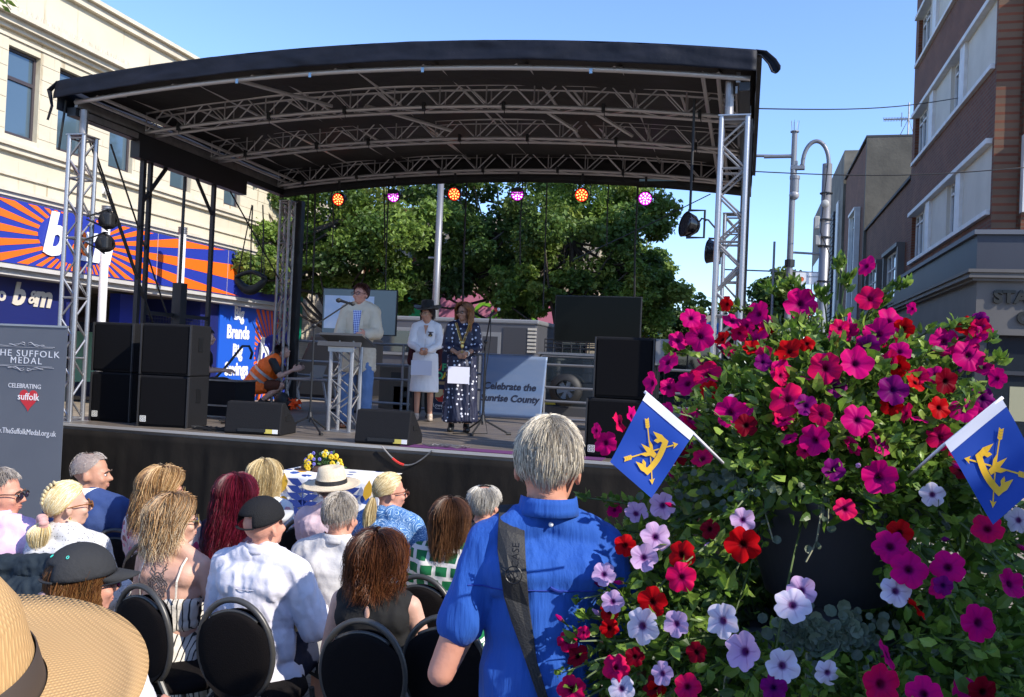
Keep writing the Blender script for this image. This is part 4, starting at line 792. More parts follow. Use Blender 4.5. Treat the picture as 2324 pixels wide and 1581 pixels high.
def wedge(lab, pts_bottom, h, d, w, yaw, x, y):
    T_ = thing('stage_monitor', lab, 'monitor speaker', (x, y, ZD), 'wedge monitors on the stage edge'); M = rot(yaw); P = lambda a, b_, c_: V((x, y, ZD))+M @ V((a, b_, c_))
    prof = [(0, 0.01), (d, 0.01), (d, h*.55), (d*.72, h), (d*.45, h), (0, .07)]     # back faces the crowd
    prof = [(.0, .02), (0.02, .0), (d, .0), (d, .10), (.14, h), (.05, h*.97)]
    vs = [P(s_*w/2, v, c_) for s_ in (-1, 1) for v, c_ in prof]; n_ = len(prof)
    m_ = MB(); m_.add(vs, [tuple(range(n_)), tuple(range(2*n_-1, n_-1, -1))]+[(i, i+n_, (i+1) % n_+n_, (i+1) % n_) for i in range(n_)]); m_.build('cabinet', BLKTX, T_, bevel=.012)
    MB().box(P(w*.3, -.004, .045), (.09, .006, .045), M).build('yellow_label', mat('yellow_label', (.6, .5, .1), .5), T_)
    MB().box(P(w*.3+.075, -.004, .045), (.06, .006, .045), M).build('white_label', WHITE, T_)
    MB().box(P(0, -.002, .05), (w*.5, .012, .035), M).build('connector_panel', BLKM, T_)
    MB().box(P(w/2+.001, d*.45, h*.5), (.01, .14, .05), M).build('handle_slot', mat('slot_black', (.002, .002, .002), .6), T_); return T_
wedge('wedge monitor left of the lectern, turned to the right', 0, .36, .5, .64, R(8), -5.18, 8.62)
wedge('wedge monitor on the stage edge right of the lectern', 0, .36, .45, .60, R(2), -3.62, 8.54)

# ---------------------------------------------------------------- screens
def screen(lab, x0, x1, z0, z1, y, yaw, pic, legx, floor=ZD):
    xc = (x0+x1)/2; w_ = x1-x0; T_ = thing('flat_screen', lab, 'screen', (xc, y, floor), 'flat screens on stands'); M = rot(yaw); P = lambda a, b_, c_: V((xc, y, z0))+M @ V((a, b_, c_)); h = z1-z0
    MB().box(P(0, .03, h/2), (w_, .06, h), M).build('casing', BLKM, T_, bevel=.008)
    pn = MB().box(P(0, -.003, h/2), (w_-.03, .004, h-.03), M).build('panel', pic, T_)
    MB().cyl((xc, y+.1, floor), (xc, y+.1, z0+h*.5), .03, n=10).box((xc, y+.1, floor+.02), (.7, .5, .04)).build('stand', BLKM, T_)
    return T_, P, pn, w_, h
pic = mat('dull_blue_lit_screen', (.08, .12, .16), .2, emit=.22, spec=.3)
T_, P, pn, w_, h = screen('lit screen showing a blue sky picture behind the man at the lectern', -6.66, -5.41, 2.33, 3.07, 13.1, R(6), pic, 0)
pm = mat('sky_picture', (.16, .27, .50), .3, col2=(.34, .42, .58), nscale=3, emit=.2)
MB().box(P(-.17, -.007, h*.48), (w_-.42, .003, h*.72), rot(R(6))).build('picture', pm, pn)
T_, P, pn, w_, h = screen('black switched off screen at the right of the stage', -2.67, -1.42, 2.32, 2.99, 12.4, R(-2), mat('black_gloss_screen', (.002, .002, .002), .15, spec=.1), 0)

# ---------------------------------------------------------------- lectern and microphone stands
lx, ly = -4.62, 9.72
LT = thing('lectern', 'aluminium truss lectern with sloping dark desk top', 'lectern', (lx, ly, ZD))
wl, dl_ = .27, .25; zt = ZD+1.02
for dx in (-1, 1):
    for dy in (-1, 1): MB().cyl((lx+dx*wl/2, ly+dy*dl_/2, ZD+.012), (lx+dx*wl/2, ly+dy*dl_/2, zt), .026, n=12).build('leg', ALU, LT)
mb = MB(); n_ = 5
for i in range(n_):
    a, c = ZD+.06+i*.19, ZD+.06+(i+1)*.19; k = 1 if i % 2 else -1
    for s_ in (-1, 1): mb.tube([(lx-wl/2*k, ly+s_*dl_/2, a), (lx+wl/2*k, ly+s_*dl_/2, c)], .009, 5); mb.tube([(lx+s_*wl/2, ly-dl_/2*k, a), (lx+s_*wl/2, ly+dl_/2*k, c)], .009, 5)
mb.build('lattice', ALU, LT)
MB().b2((lx-wl/2-.03, ly-dl_/2-.03, ZD), (lx+wl/2+.03, ly+dl_/2+.03, ZD+.012)).b2((lx-wl/2-.03, ly-dl_/2-.028, zt-.07), (lx+wl/2+.03, ly-dl_/2-.022, zt+.0)).build('plates', ALU, LT)
dt = mat('dark_grey_desk_laminate', (.07, .068, .065), .4); DM = Matrix.Rotation(R(-17), 3, 'X')
MB().box((lx, ly+.03, zt+.075), (.56, .44, .03), DM).box((lx, ly-.20, zt+.02), (.56, .02, .06), DM).build('desk_top', dt, LT, bevel=.004)
MB().cyl((lx-.09, ly, zt-.01), (lx-.09, ly, zt+.07), .012).cyl((lx+.09, ly, zt-.01), (lx+.09, ly, zt+.07), .012).build('desk_supports', ALU, LT)
tag(MB().box((lx+.03, ly+.02, zt+.098), (.42, .3, .004), DM).box((lx-.05, ly+.05, zt+.104), (.3, .21, .004), DM @ rot(.2)).build('speech_notes', PAPER), 'white speech notes lying on the lectern', 'papers')
def micstand(lab, base, top, boom, headc, yaw=0):
    T_ = thing('microphone_stand', lab, 'microphone stand', base, 'tripod microphone stands'); B = V(base)
    MB().cyl(B+V((0, 0, .12)), V(top), .012, n=8).build('shaft', BLKM, T_)
    MB().cyl(B+V((0, 0, .16)), B+V((0, 0, .24)), .035, .02, n=10).build('hub', BLKM, T_)
    for k in range(3): a_ = yaw+k*2*PI/3; e = B+V((.34*math.cos(a_), .34*math.sin(a_), .015)); MB().tube([B+V((0, 0, .19)), e], .012, 6).cyl(e-V((math.cos(a_)*.03, math.sin(a_)*.03, 0)), e+V((math.cos(a_)*.03, math.sin(a_)*.03, 0)), .018, n=8).build('leg', BLKM, T_)
    MB().tube([V(top)-(V(boom)-V(top))*.35, boom], .009, 6).build('boom', BLKM, T_); MB().ell(V(top), .028).build('clutch', BLKM, T_)
    d = (V(boom)-V(top)).normalized(); return T_, d
b0 = atZ(745, 960, ZD); b0.y = 9.28; b0.x = -4.83; tp = V((b0.x, b0.y, 2.2)); mic = atY(795, 685, 9.45)
T_, d = micstand('black tripod microphone stand left of the lectern', (b0.x, b0.y, ZD), tp+V((0, 0, .12)), mic+V((-.0, 0, 0)), 0, R(200))
tag(MB().tube([mic+V((.0, 0, -.02)), mic+V((-.13, .0, .015))], [.013, .018], 8).build('mic_body', BLKM, T_)); MB().ell(mic+V((-.15, 0, .015)), (.035, .028, .028)).ell(mic+V((.02, .02, -.02)), (.028, .024, .024)).build('mic_head', mat('black_mic_mesh', (.02, .02, .02), .7), T_, smooth=True)
b0 = atZ(1093, 985, ZD); tp = atY(1095, 745, b0.y); tp = V((b0.x, b0.y, 2.24)); mic = atY(1113, 715, b0.y-.05)
T_, d = micstand('black tripod microphone stand with red topped microphone beside the woman in navy', (b0.x, b0.y, ZD), tp, mic, 0, R(25))
MB().tube([mic, mic+V((.05, 0, .06))], [.018, .014], 8).build('mic_body', BLKM, T_); MB().ell(mic+V((.07, 0, .07)), (.03, .028, .026)).build('mic_head', mat('red_mic_cap', (.5, .02, .02), .4), T_, smooth=True); MB().ell(mic+V((.1, 0, .075)), (.022, .026, .024)).build('mic_tip', mat('pale_mic_mesh', (.6, .6, .6), .4), T_, smooth=True)
MB().tube([mic, mic+V((.02, -.03, -.3)), mic+V((-.02, -.03, -.7)), b0+V((.03, -.05, .3)), b0+V((.1, -.1, .02)), b0+V((-.3, -.25, .01))], .006, 4).build('cable', BLKRUB, T_)

# ---------------------------------------------------------------- banners, cases, leads
bm = mat('blue_sky_banner_vinyl', (.11, .20, .38), .45, col2=(.24, .29, .40), nscale=1.6, nmix=.7, bump=.15, bscale=3, stretch=(.6, 1, 2.2))
BN = thing('printed_banner', 'blue sky banner reading Celebrate the Sunrise County on the rear rail', 'banner', (-3.6, 13.6, 1.1))
bx0, bx1, bz0, bz1 = -4.10, -3.02, 1.11, 2.10
def bfn(u, v): x = bx0+(bx1-bx0)*u-.06*v*u; z = bz1+(bz0-bz1)*v; return (x, 13.66-.03*v, z)
cl = MB().grid(bfn, 30, 16).build('cloth', bm, BN, smooth=True, solid=.003)
ink = mat('dark_navy_print', (.02, .025, .05), .5)
text('Celebrate the', .155, (-3.62, 13.6395, 1.60), (1, 0, 0), (0, 0, 1), ink, 'lettering', cl, .001, .2, .004, sx=1.0); text('Sunrise County', .155, (-3.61, 13.6335, 1.41), (1, 0, 0), (0, 0, 1), ink, 'lettering', cl, .001, .2, .004, sx=1.0)
B2 = thing('printed_banner', 'dark blue Suffolk Day banner between the woman in white and the woman in navy', 'banner', (-4.5, 13.62, 1.1))
c0 = atY(982, 800, 13.66); c1 = atY(1040, 940, 13.66); cl = MB().b2((c0.x-.05, 13.655, 1.12), (c1.x+.1, 13.66, 2.12)).build('cloth', mat('dark_blue_banner_vinyl', (.012, .018, .055), .5), B2)
for k, (w_, z, col) in enumerate((('SUFFOLK', 1.86, (.03, .3, .6)), ('DAY', 1.72, (.55, .08, .06)))):
    for i, ch in enumerate(w_): text(ch, .155, (c0.x+.02+.095*i+(.12 if k else 0), 13.65, z), (1, 0, 0), (0, 0, 1), mat('print_colour', ((.03, .35, .6), (.6, .1, .05), (.05, .45, .2), (.65, .45, .03), (.5, .08, .3))[(i+2*k) % 5], .5), 'lettering', cl, .001, 0, .006)
MB().b2((c0.x-.05, 13.652, 1.58), (c1.x+.1, 13.654, 1.63)).build('tan_band', mat('tan_band', (.35, .24, .12), .5), cl)
mc = (c0.x+.18, 13.65, 1.40); MB().lathe(mc, [(0, 0), (.105, 0), (.105, .003)], 24, Matrix.Rotation(PI/2, 3, 'X')).build('sun_disc', mat('pale_yellow_print', (.6, .5, .25), .5), cl)
MB().prism([(-.1, -.03), (-.04, -.1), (.05, -.1), (.1, -.03), (.1, .05), (.03, .1), (.04, .02), (-.02, -.03)], (mc[0], 13.645, mc[2]), (1, 0, 0), (0, 0, 1), (0, -.002, 0)).build('red_swirl', mat('red_print', (.5, .03, .02), .5), cl)
text('Lowestoft', .075, (mc[0]+.02, 13.65, 1.24), (1, 0, 0), (0, 0, 1), signw, 'lettering', cl, .001); text('Town Council', .042, (mc[0]+.02, 13.65, 1.19), (1, 0, 0), (0, 0, 1), signw, 'lettering', cl, .001)
# roller banner at the left
RB_ = thing('roller_banner', 'grey roller banner for The Suffolk Medal at the left edge', 'banner', (-7.1, 7.6, 0)); yb = 7.55
x1 = atY(154, 745, yb).x; ztp = atY(80, 741, yb).z; x0 = x1-1.02; zb = .1
rg_ = mat('blue_grey_banner_print', (.085, .095, .115), .5, col2=(.12, .13, .15), nscale=.8)
xs_ = -.0
cl = MB().b2((x0, yb, zb), (x1, yb+.004, ztp)).build('print', rg_, RB_); MB().b2((x0-.02, yb-.05, 0.02), (x1+.02, yb+.07, zb)).build('roller_case', ALU, RB_, bevel=.02); MB().b2((x0, yb-.01, ztp), (x1, yb+.015, ztp+.02)).build('top_bar', ALU, RB_)
MB().b2((x0+.15, yb-.18, 0), (x0+.2, yb+.2, .02)).b2((x1-.2, yb-.18, 0), (x1-.15, yb+.2, .02)).build('feet', ALU, RB_)
MB().cyl(((x0+x1)/2, yb+.04, zb), ((x0+x1)/2, yb+.04, ztp), .01).build('rear_pole', ALU, RB_)
xm = (x0+x1)/2+.015; Lt = lambda s, sz, px, py, m_=WHITE, **k: text(s, sz, (atY(px, py, yb).x if px else xm, yb-.003, atY(70, py, yb).z), (1, 0, 0), (0, 0, 1), m_, 'lettering', cl, .001, **k)
pw = mat('pale_print', (.62, .63, .66), .5)
xm = atY(60, 800, yb).x
Lt('THE SUFFOLK', .095, 0, 803, pw, spacing=1.2, sx=1.22); Lt('MEDAL', .095, 0, 819, pw, spacing=1.3, sx=1.1); Lt('CELEBRATING', .068, 0, 877, pw, sx=.95)
Lt('www.TheSuffolkMedal.org.uk', .082, 0, 981, pw, sx=.86)
hc = V((atY(65, 905, yb).x, yb-.003, atY(65, 905, yb).z)); hp = []
for k in range(40): t = 2*PI*k/40; hp.append((.0072*16*math.sin(t)**3, .0078*(13*math.cos(t)-5*math.cos(2*t)-2*math.cos(3*t)-math.cos(4*t))))
MB().prism(hp, hc, (1, 0, 0), (0, 0, 1), (0, -.002, 0)).build('red_heart', mat('red_heart_print', (.55, .02, .03), .5), cl)
text('suffolk', .102, hc+V((0, -.004, .02)), (1, 0, 0), (0, 0, 1), signw, 'lettering', cl, .001)
mb = MB()
for zz, s_ in ((atY(72, 786, yb).z, 1), (atY(72, 833, yb).z, -1)):
    for k in (-1, 1):
        mb.tube([(xm+k*(.02+.33*t), yb-.004, zz+s_*(.018*math.sin(t*PI*2)*(1-t)+.012*(1-t))) for t in np.linspace(0, 1, 16)], .0035, 4)
        mb.tube([(xm+k*(.02+.2*t), yb-.004, zz+s_*(.03*math.sin(t*PI*2.2+.5)*(1-t)+.015)) for t in np.linspace(0, 1, 14)], .005, 4)
        mb.tube([(xm+k*.33*t, yb-.004, zz-s_*.012) for t in (0, 1)], .002, 4)
mb.build('scroll_flourish', mat('faint_scroll_print', (.32, .33, .36), .5), cl)
# small side table with laptop behind the worker, flight case, cable heap, bag
tb = thing('folding_stool', 'low grey folding table holding a laptop beside the crouching worker', 'table', atZ(700, 925, ZD)); q = atZ(700, 922, ZD); q.y = 13.0; q.x = atY(705, 860, 13.0).x; zt2 = atY(700, 858, 13.0).z
MB().b2((q.x-.38, 12.85, zt2-.04), (q.x+.36, 13.25, zt2)).build('table_top', STEELD, tb, bevel=.01)
for dx in (-.3, .28):
    for dy in (0, .35): MB().tube([(q.x+dx, 12.88+dy, zt2-.04), (q.x+dx*1.15, 12.88+dy, ZD+.3), (q.x+dx*1.15+.05, 12.88+dy, ZD)], .022, 6).build('leg', SIL, tb)
lp_ = thing('laptop', 'open laptop on the low grey table', 'laptop', (q.x, 13, zt2)); MB().b2((q.x-.12, 12.9, zt2+.002), (q.x+.16, 13.12, zt2+.015)).build('base', SIL, lp_); MB().prism([(-.12, 0), (.12, 0), (.18, .2), (-.06, .2)], (q.x+.02, 13.13, zt2+.015), (1, 0, 0), (0, .05, 1), (0, .008, 0)).build('lid', mat('grey_laptop_lid', (.2, .2, .19), .4), lp_)
fc = thing('flight_case', 'black flight case with metal edges behind the left wedge monitor', 'case', (-6.6, 10.6, ZD)); a = atY(497, 862, 10.6); x0_, x1_, zz0, zz1 = a.x-.46, a.x+.32, ZD+.02, a.z
MB().b2((x0_, 10.5, ZD), (x1_, 11.0, zz1)).build('body', BLKTX, fc); mb = MB()
for x in (x0_, x1_):
    for z in (ZD+.01, zz1): mb.b2((x-.012, 10.49, z-.012), (x+.012, 11.01, z+.012))
for z in (ZD+.01, ZD+.16, zz1): mb.b2((x0_, 10.488, z-.011), (x1_, 10.5, z+.011))
mb.build('metal_edges', STEELD, fc)
def cablemess(lab, c, n_, r_, m_=BLKRUB, rr=.008, h=.03):
    mb = MB()
    for k in range(n_):
        ph = rnd.uniform(0, 6); R_ = r_*rnd.uniform(.5, 1); mb.tube([V(c)+V((R_*math.cos(ph+t)*1.3+.04*math.sin(3*t+k), R_*.5*math.sin(ph+t), .01+h*rnd.random())) for t in np.linspace(0, 5.5, 16)], rr, 5)
    return tag(mb.build('coiled_cable', m_), lab, 'cable', 'cables lying on the stage')
cablemess('loose black cable coil between the loudspeakers and left wedge monitor', (-5.72, 8.75, ZD), 6, .22); cablemess('thin grey cable coil right of the right wedge monitor', (-2.95, 8.72, ZD), 4, .2, STEELD, .006, .02); cablemess('black cables on the deck by the flight case', (-5.9, 9.7, ZD), 5, .3)
mb = MB(); a, b_ = atY(866, 1012, 8.4), atY(980, 1022, 8.4); pts = [a.lerp(b_, t)-V((0, 0, .17*math.sin(PI*t)**1.0)) for t in np.linspace(0, 1, 14)]; mb.tube(pts, .008, 6)
T_ = tag(mb.build('hanging_lead', STEELD), 'grey lead sagging over the stage edge under the right wedge monitor', 'cable'); MB().tube([p-V((0, .003, 0)) for p in pts[3:7]], .012, 6).build('red_sleeve', mat('red_tape', (.6, .03, .02), .5), T_)
mb = MB(); q = atY(668, 908, 12.7); q.z = ZD
for k in range(14): a_ = rnd.uniform(0, 6.3); mb.add([q+V((rnd.uniform(-.1, .1), rnd.uniform(-.1, .1), rnd.uniform(0, .22))) for _ in range(3)], [(0, 1, 2)])
tag(mb.build('orange_cloth', mat('fluorescent_orange', (.9, .1, .01), .6), solid=.004), 'crumpled orange cloth on the deck behind the worker', 'cloth')
tag(MB().ell((q.x-.22, 12.7, ZD+.14), (.13, .1, .14)).ell((q.x-.1, 12.75, ZD+.1), (.08, .1, .1)).build('black_holdall', BLKRUB, smooth=True), 'small black bag on the deck beside the orange cloth', 'bag')
tag(MB().prism([(-.9, 0), (.75, 0), (.75, 1.25), (.55, 1.32), (-.35, 1.32)], atY(735, 905, 16.2)*1.0, (1, 0, 0), (0, 0, 1), (0, 1.2, 0)).build('parked_van', mat('black_van_paint', (.012, .012, .014), .3), bevel=.08), 'black sloping vehicle shape behind the rails left of the lectern', 'van')
for k, (px, w_, hh) in enumerate(((900, .62, .75), (925, .5, .42))):
    q = atY(px, 900, 14.6); o = MB().b2((q.x-w_/2, 14.5, ZD-1), (q.x+w_/2, 15, ZD+hh)).build('crate', mat('brown_grey_crate', (.10, .085, .065), .8), bevel=.02); MB().b2((q.x-.08, 14.49, ZD+hh-.2), (q.x+.12, 14.499, ZD+hh-.1)).build('handle_hole', BLKM, o)
    tag(o, ('taller' if k == 0 else 'shorter')+' brown grey crate behind the rear rail left of the woman in white', 'crate')
# ---------------------------------------------------------------- people
def skinmat(name, c, c2): return mat(name, c, .5, col2=c2, nscale=14, nmix=.8, bump=.08, bscale=90, spec=.35)
SK_L = skinmat('fair_skin', (.56, .31, .22), (.60, .36, .27)); SK_R = skinmat('ruddy_skin', (.54, .235, .155), (.60, .30, .21)); SK_T = skinmat('tanned_skin', (.45, .215, .13), (.50, .26, .17)); SK_B = skinmat('brown_skin', (.36, .18, .11), (.41, .22, .14))
hairm = mat('hair_strands', (.1, .06, .03), .45, attr='Col', spec=.35)
eyew = mat('eye_white', (.7, .68, .65), .2); eyed = mat('dark_iris', (.03, .02, .015), .15); lipm = mat('lips', (.42, .17, .14), .5); browm = mat('brow_hair', (.07, .045, .03), .8)
def fabric(name, c, c2=None, rough=.8, bump=.35, bscale=26, nscale=5, sheen=.0, **k): return mat(name, c, rough, col2=c2, nscale=nscale, bump=bump*.7, bscale=bscale, sheen=sheen, spec=.2, **k)
def cap(mb, a, b, ra, rb=None, n=12):
    rb = ra if rb is None else rb; a = V(a); b = V(b); d = (b-a)
    if d.length < 1e-6: d = V((0, 0, .001))
    L_ = d.length; d.normalize(); pts = []; rs = []
    for t in (1, .92, .7, .38, 0): pts.append(a-d*ra*t); rs.append(max(.0005, ra*math.sqrt(max(0, 1-t*t))))
    for t in (0, .38, .7, .92, 1): pts.append(b+d*rb*t); rs.append(max(.0005, rb*math.sqrt(max(0, 1-t*t))))
    mb.tube(pts, rs, n)
def flesh(mb, name, m, parent, vox=.012, sm=5, disp=None, TM=None):
    me = bpy.data.meshes.new('tmp'); vs = [TM @ V(p) for p in mb.v] if TM else [V(p) for p in mb.v]; o0 = org(parent)
    me.from_pydata([tuple(p-o0) for p in vs], [], mb.f); me.update(); ob = bpy.data.objects.new('tmp', me); COL.objects.link(ob)
    q = ob.modifiers.new('r', 'REMESH'); q.mode = 'VOXEL'; q.voxel_size = vox; q2 = ob.modifiers.new('s', 'SMOOTH'); q2.factor = .5; q2.iterations = sm
    dg = bpy.context.evaluated_depsgraph_get(); me2 = bpy.data.meshes.new_from_object(ob.evaluated_get(dg)); bpy.data.objects.remove(ob); bpy.data.meshes.remove(me)
    n = len(me2.vertices); co = np.empty(n*3); me2.vertices.foreach_get('co', co); co = co.reshape(-1, 3)
    if disp:
        no = np.empty(n*3); me2.vertices.foreach_get('normal', no); no = no.reshape(-1, 3); a = np.array([disp(V(p)) for p in co]); co = co+no*a[:, None]; me2.vertices.foreach_set('co', co.ravel())
    me2.materials.clear(); me2.materials.append(m); me2.polygons.foreach_set('use_smooth', [True]*len(me2.polygons)); me2.update()
    o = bpy.data.objects.new(name, me2); COL.objects.link(o); o.parent = parent; ORG[o.name] = o0.copy(); return o
def folds(seed, amp=.006, fx=7, fz=3.5):
    s = V((seed*3.1, seed*1.7, 0))
    def f(p): a = noise.noise(V((p.x*fx, p.y*fx, p.z*fz))+s); b_ = noise.noise(V((p.x*fx*2.3+p.z*5, p.y*fx*2.3, p.z*fz*2.6))+s); c_ = noise.noise(V((p.x*fx*4.5-p.z*9, p.y*fx*4, p.z*fz*7))+s); return amp*(1-3.2*abs(a))+amp*.6*(1-3*abs(b_))+amp*.16*(1-3*abs(c_))
    return f
def hand(mb, w, d, n, side, s=1, curl=.5):
    """w wrist, d pointing direction, n palm normal, side +1/-1 for the thumb side"""
    w = V(w); d = V(d).normalized(); n = V(n); n = (n-d*n.dot(d)).normalized(); t = d.cross(n)*side
    for k in range(4): off = (k-1.5)*.020*s; cap(mb, w+d*.01*s+t*off*.7, w+d*.075*s+t*off, .013*s, .0115*s, 8)
    L_ = (.068, .078, .074, .058)
    for k in range(4):
        off = (1.5-k)*.0205*s; b0 = w+d*.082*s+t*off; f1 = (d+n*curl*.55).normalized(); b1 = b0+f1*L_[k]*.5*s; f2 = (d+n*curl*1.5).normalized(); b2 = b1+f2*L_[k]*.32*s; f3 = (d+n*curl*2.4).normalized(); b3 = b2+f3*L_[k]*.22*s
        cap(mb, b0, b1, .0095*s, .0088*s, 8); cap(mb, b1, b2, .0088*s, .008*s, 8); cap(mb, b2, b3, .008*s, .007*s, 8)
    b0 = w+d*.025*s+t*.03*s; b1 = b0+(d*.7+t*.75+n*.25).normalized()*.04*s; b2 = b1+(d+t*.2+n*.4).normalized()*.032*s; cap(mb, b0, b1, .014*s, .0115*s, 8); cap(mb, b1, b2, .011*s, .009*s, 8)
class Pn: pass
def person(label, loc, yaw, pose='sit', s=1.0, wf=1.0, lean=0, hyaw=0, hpitch=0, hroll=0, skin=SK_L, arms=None, legs=None, at_head=None, grp=None, vox=.011, hands=True, jaw=1.0, hipz=None, cat='person', neck=0, slump=0):
    hz = hipz or (.50 if pose == 'sit' else .93); up = V((0, math.sin(lean), math.cos(lean))); P = V((0, 0, hz)); NB = P+up*.52; H = NB+up*.140+V((0, .015+.05*math.sin(hpitch)+neck, 0))
    if at_head is not None:
        h = rot(yaw) @ (H*s); loc = V((at_head.x-h.x, at_head.y-h.y, loc[2] if len(loc) > 2 else 0))
    loc = V(loc); T_ = thing('person', label, cat, loc, grp); p = Pn(); p.T = T_; p.s = s
    TM = Matrix.Translation(loc) @ Matrix.Rotation(yaw, 4, 'Z') @ Matrix.Scale(s, 4); p.TM = TM; p.H = H; p.up = up; p.NB = NB; p.P = P; p.wf = wf
    p.HM = TM @ Matrix.Translation(H) @ Matrix.Rotation(hyaw, 4, 'Z') @ Matrix.Rotation(hroll, 4, 'Y') @ Matrix.Rotation(-hpitch, 4, 'X')
    HL = Matrix.Translation(H) @ Matrix.Rotation(hyaw, 4, 'Z') @ Matrix.Rotation(hroll, 4, 'Y') @ Matrix.Rotation(-hpitch, 4, 'X')
    sh = .165*wf; p.S = {k: NB+V((k*sh, 0, 0))-up*(.055+slump) for k in (-1, 1)}
    A = arms or {}
    p.E = {}; p.W = {}
    for k in (-1, 1):
        e, w_ = A.get(k, ((.055, .07, -.27), (-.07, .23, .0))) if pose == 'sit' else A.get(k, ((.05, -.02, -.29), (.02, .06, -.25)))
        p.E[k] = p.S[k]+V((e[0]*k, e[1], e[2])); p.W[k] = p.E[k]+V((w_[0]*k, w_[1], w_[2]))
    p.K = {}; p.A = {}; p.hip = {}
    for k in (-1, 1):
        p.hip[k] = P+V((k*.088*wf, .0, -.02))
        if legs: kn, an = legs[k]; p.K[k] = V(kn); p.A[k] = V(an)
        elif pose == 'sit': p.K[k] = V((k*.13, .44, hz+.03)); p.A[k] = V((k*.13, .42, .09))
        else: p.K[k] = V((k*.095, .02, .50)); p.A[k] = V((k*.10, -.015, .09))
    mb = MB(); torso(mb, p, 0)
    cap(mb, NB-up*.02, HL @ V((0, -.02, -.06)), .058*wf, .052, 14)
    for k in (-1, 1):
        cap(mb, NB+up*.035+V((k*.02, -.02, 0)), p.S[k]+up*.0, .042, .045*wf)
        cap(mb, p.S[k], p.E[k], .048*wf, .039*wf); cap(mb, p.E[k], p.W[k], .039*wf, .026)
        if hands:
            d = (p.W[k]-p.E[k]).normalized(); hand(mb, p.W[k], d, V((-k*.5, 0, -.8)) if pose == 'sit' else V((-k, 0, 0)), -k if pose == 'sit' else k, 1.0)
        cap(mb, p.hip[k], p.K[k], .078*wf, .052*wf); cap(mb, p.K[k], p.A[k], .052*wf, .034); cap(mb, p.K[k].lerp(p.A[k], .3)+V((0, -.015, 0)), p.K[k].lerp(p.A[k], .45)+V((0, -.01, 0)), .048*wf, .04)
        cap(mb, p.A[k]+V((0, -.02, -.05)), p.A[k]+V((k*.02, .14, -.06)), .034, .028)
    h = MB(); h.ell((0, -.014, .035), (.076, .096, .088)); h.ell((0, .03, -.015), (.063*jaw, .063, .085)); h.ell((0, .048, -.078), (.036*jaw, .034, .028)); h.ell((0, .02, -.06), (.054*jaw, .05, .04))
    cap(h, (0, .088, .012), (0, .108, -.024), .0085, .012, 8); h.ell((-.012, .098, -.026), .009); h.ell((.012, .098, -.026), .009)
    for k in (-1, 1): h.ell((k*.078, -.012, -.008), (.009, .019, .031), Matrix.Rotation(k*.3, 3, 'Z')); h.ell((k*.03, .078, .022), (.022, .014, .008)); h.ell((k*.04, .065, -.025), (.024, .022, .02))
    h.ell((0, .088, -.053), (.022, .009, .006)); h.ell((0, .086, -.064), (.018, .009, .007))
    mb.add([HL @ V(q) for q in h.v], h.f)
    p.body = flesh(mb, 'body', skin, T_, vox*s*.8, 3, None, TM)
    return p
def torso(mb, p, d, bottom=True, chest=True, wide=True):
    P, up, wf = p.P, p.up, p.wf; M = Matrix.Rotation(-math.asin(max(-1, min(1, up.y))), 3, 'X')
    if bottom: mb.ell(P+V((0, 0, .0)), (.165*wf+d, .125*wf+d, .125+d), M)
    mb.ell(P+up*.15, (.145*wf+d, .108*wf+d, .16), M); mb.ell(P+up*.34, (.160*wf+d, .112*wf+d, .19), M); mb.ell(P+up*.26, (.150*wf+d, .110*wf+d, .2), M)
    if chest:
        cap(mb, p.S[-1].lerp(p.S[1], .08 if wide else .20)+up*.005, p.S[-1].lerp(p.S[1], .92 if wide else .80)+up*.005, .055*wf+d, .055*wf+d); cap(mb, p.NB-up*.11+V((-.09, -.035, 0)), p.NB-up*.11+V((.09, -.035, 0)), .075*wf+d, .075*wf+d)
        for k in (-1, 1): cap(mb, p.NB+up*.012+V((k*.03, -.022, 0)), p.NB.lerp(p.S[k], 1 if wide else .8)+up*.004, .038+d, .046*wf+d)
def shirt(p, m, sleeve='long', d=.014, name='shirt', hem=0, loose=.0, fold=.006, seed=1, vox=.012, collar=None, fx=7, fz=3.5, chest=True, sleeves=True):
    mb = MB(); torso(mb, p, d, True, chest, sleeves)
    if loose: mb.ell(p.P+p.up*.12, (.17*p.wf+loose, .135*p.wf+loose, .22)); mb.ell(p.P+p.up*.3, (.165*p.wf+loose, .12*p.wf+loose, .2))
    if hem: 
        for t in np.linspace(0, 1, 6): mb.ell(p.P-V((0, 0, hem*t)), (.175*p.wf+d+loose+.01*t, .13*p.wf+d+loose+.01*t, .07))
    if sleeves:
        for k in (-1, 1):
            cap(mb, p.S[k], p.S[k].lerp(p.E[k], .98 if sleeve != 'short' else .60), .056*p.wf+d*.8, (.048 if sleeve != 'short' else .054)*p.wf+d*.8)
            if sleeve == 'long': cap(mb, p.E[k], p.E[k].lerp(p.W[k], .93), .046*p.wf+d*.7, .034+d*.6)
            if sleeve == 'rolled': cap(mb, p.E[k], p.E[k].lerp(p.W[k], .3), .048*p.wf+d, .048+d)
    o = flesh(mb, name, m, p.T, vox*p.s, 3, folds(seed, fold, fx, fz), p.TM)
    if collar:
        c = MB(); N_ = 24
        for j in range(2):
            rr = (.070, .076)[j]
        vs = []; base = p.NB+V((0, -.005, .0))
        def cf_(u, v): a = 2*PI*u; r_ = .062+.008*(1-v)+.004; return base+V((r_*math.sin(a)*1.05, r_*math.cos(a)-.012, .03+.045*v+(-.045*max(0, math.cos(a)))))
        c.grid(cf_, N_, 3); c.v = [tuple(p.TM @ V(q)) for q in c.v]; c.build('collar', collar if not isinstance(collar, bool) else m, o, smooth=True, solid=.007)
    return o
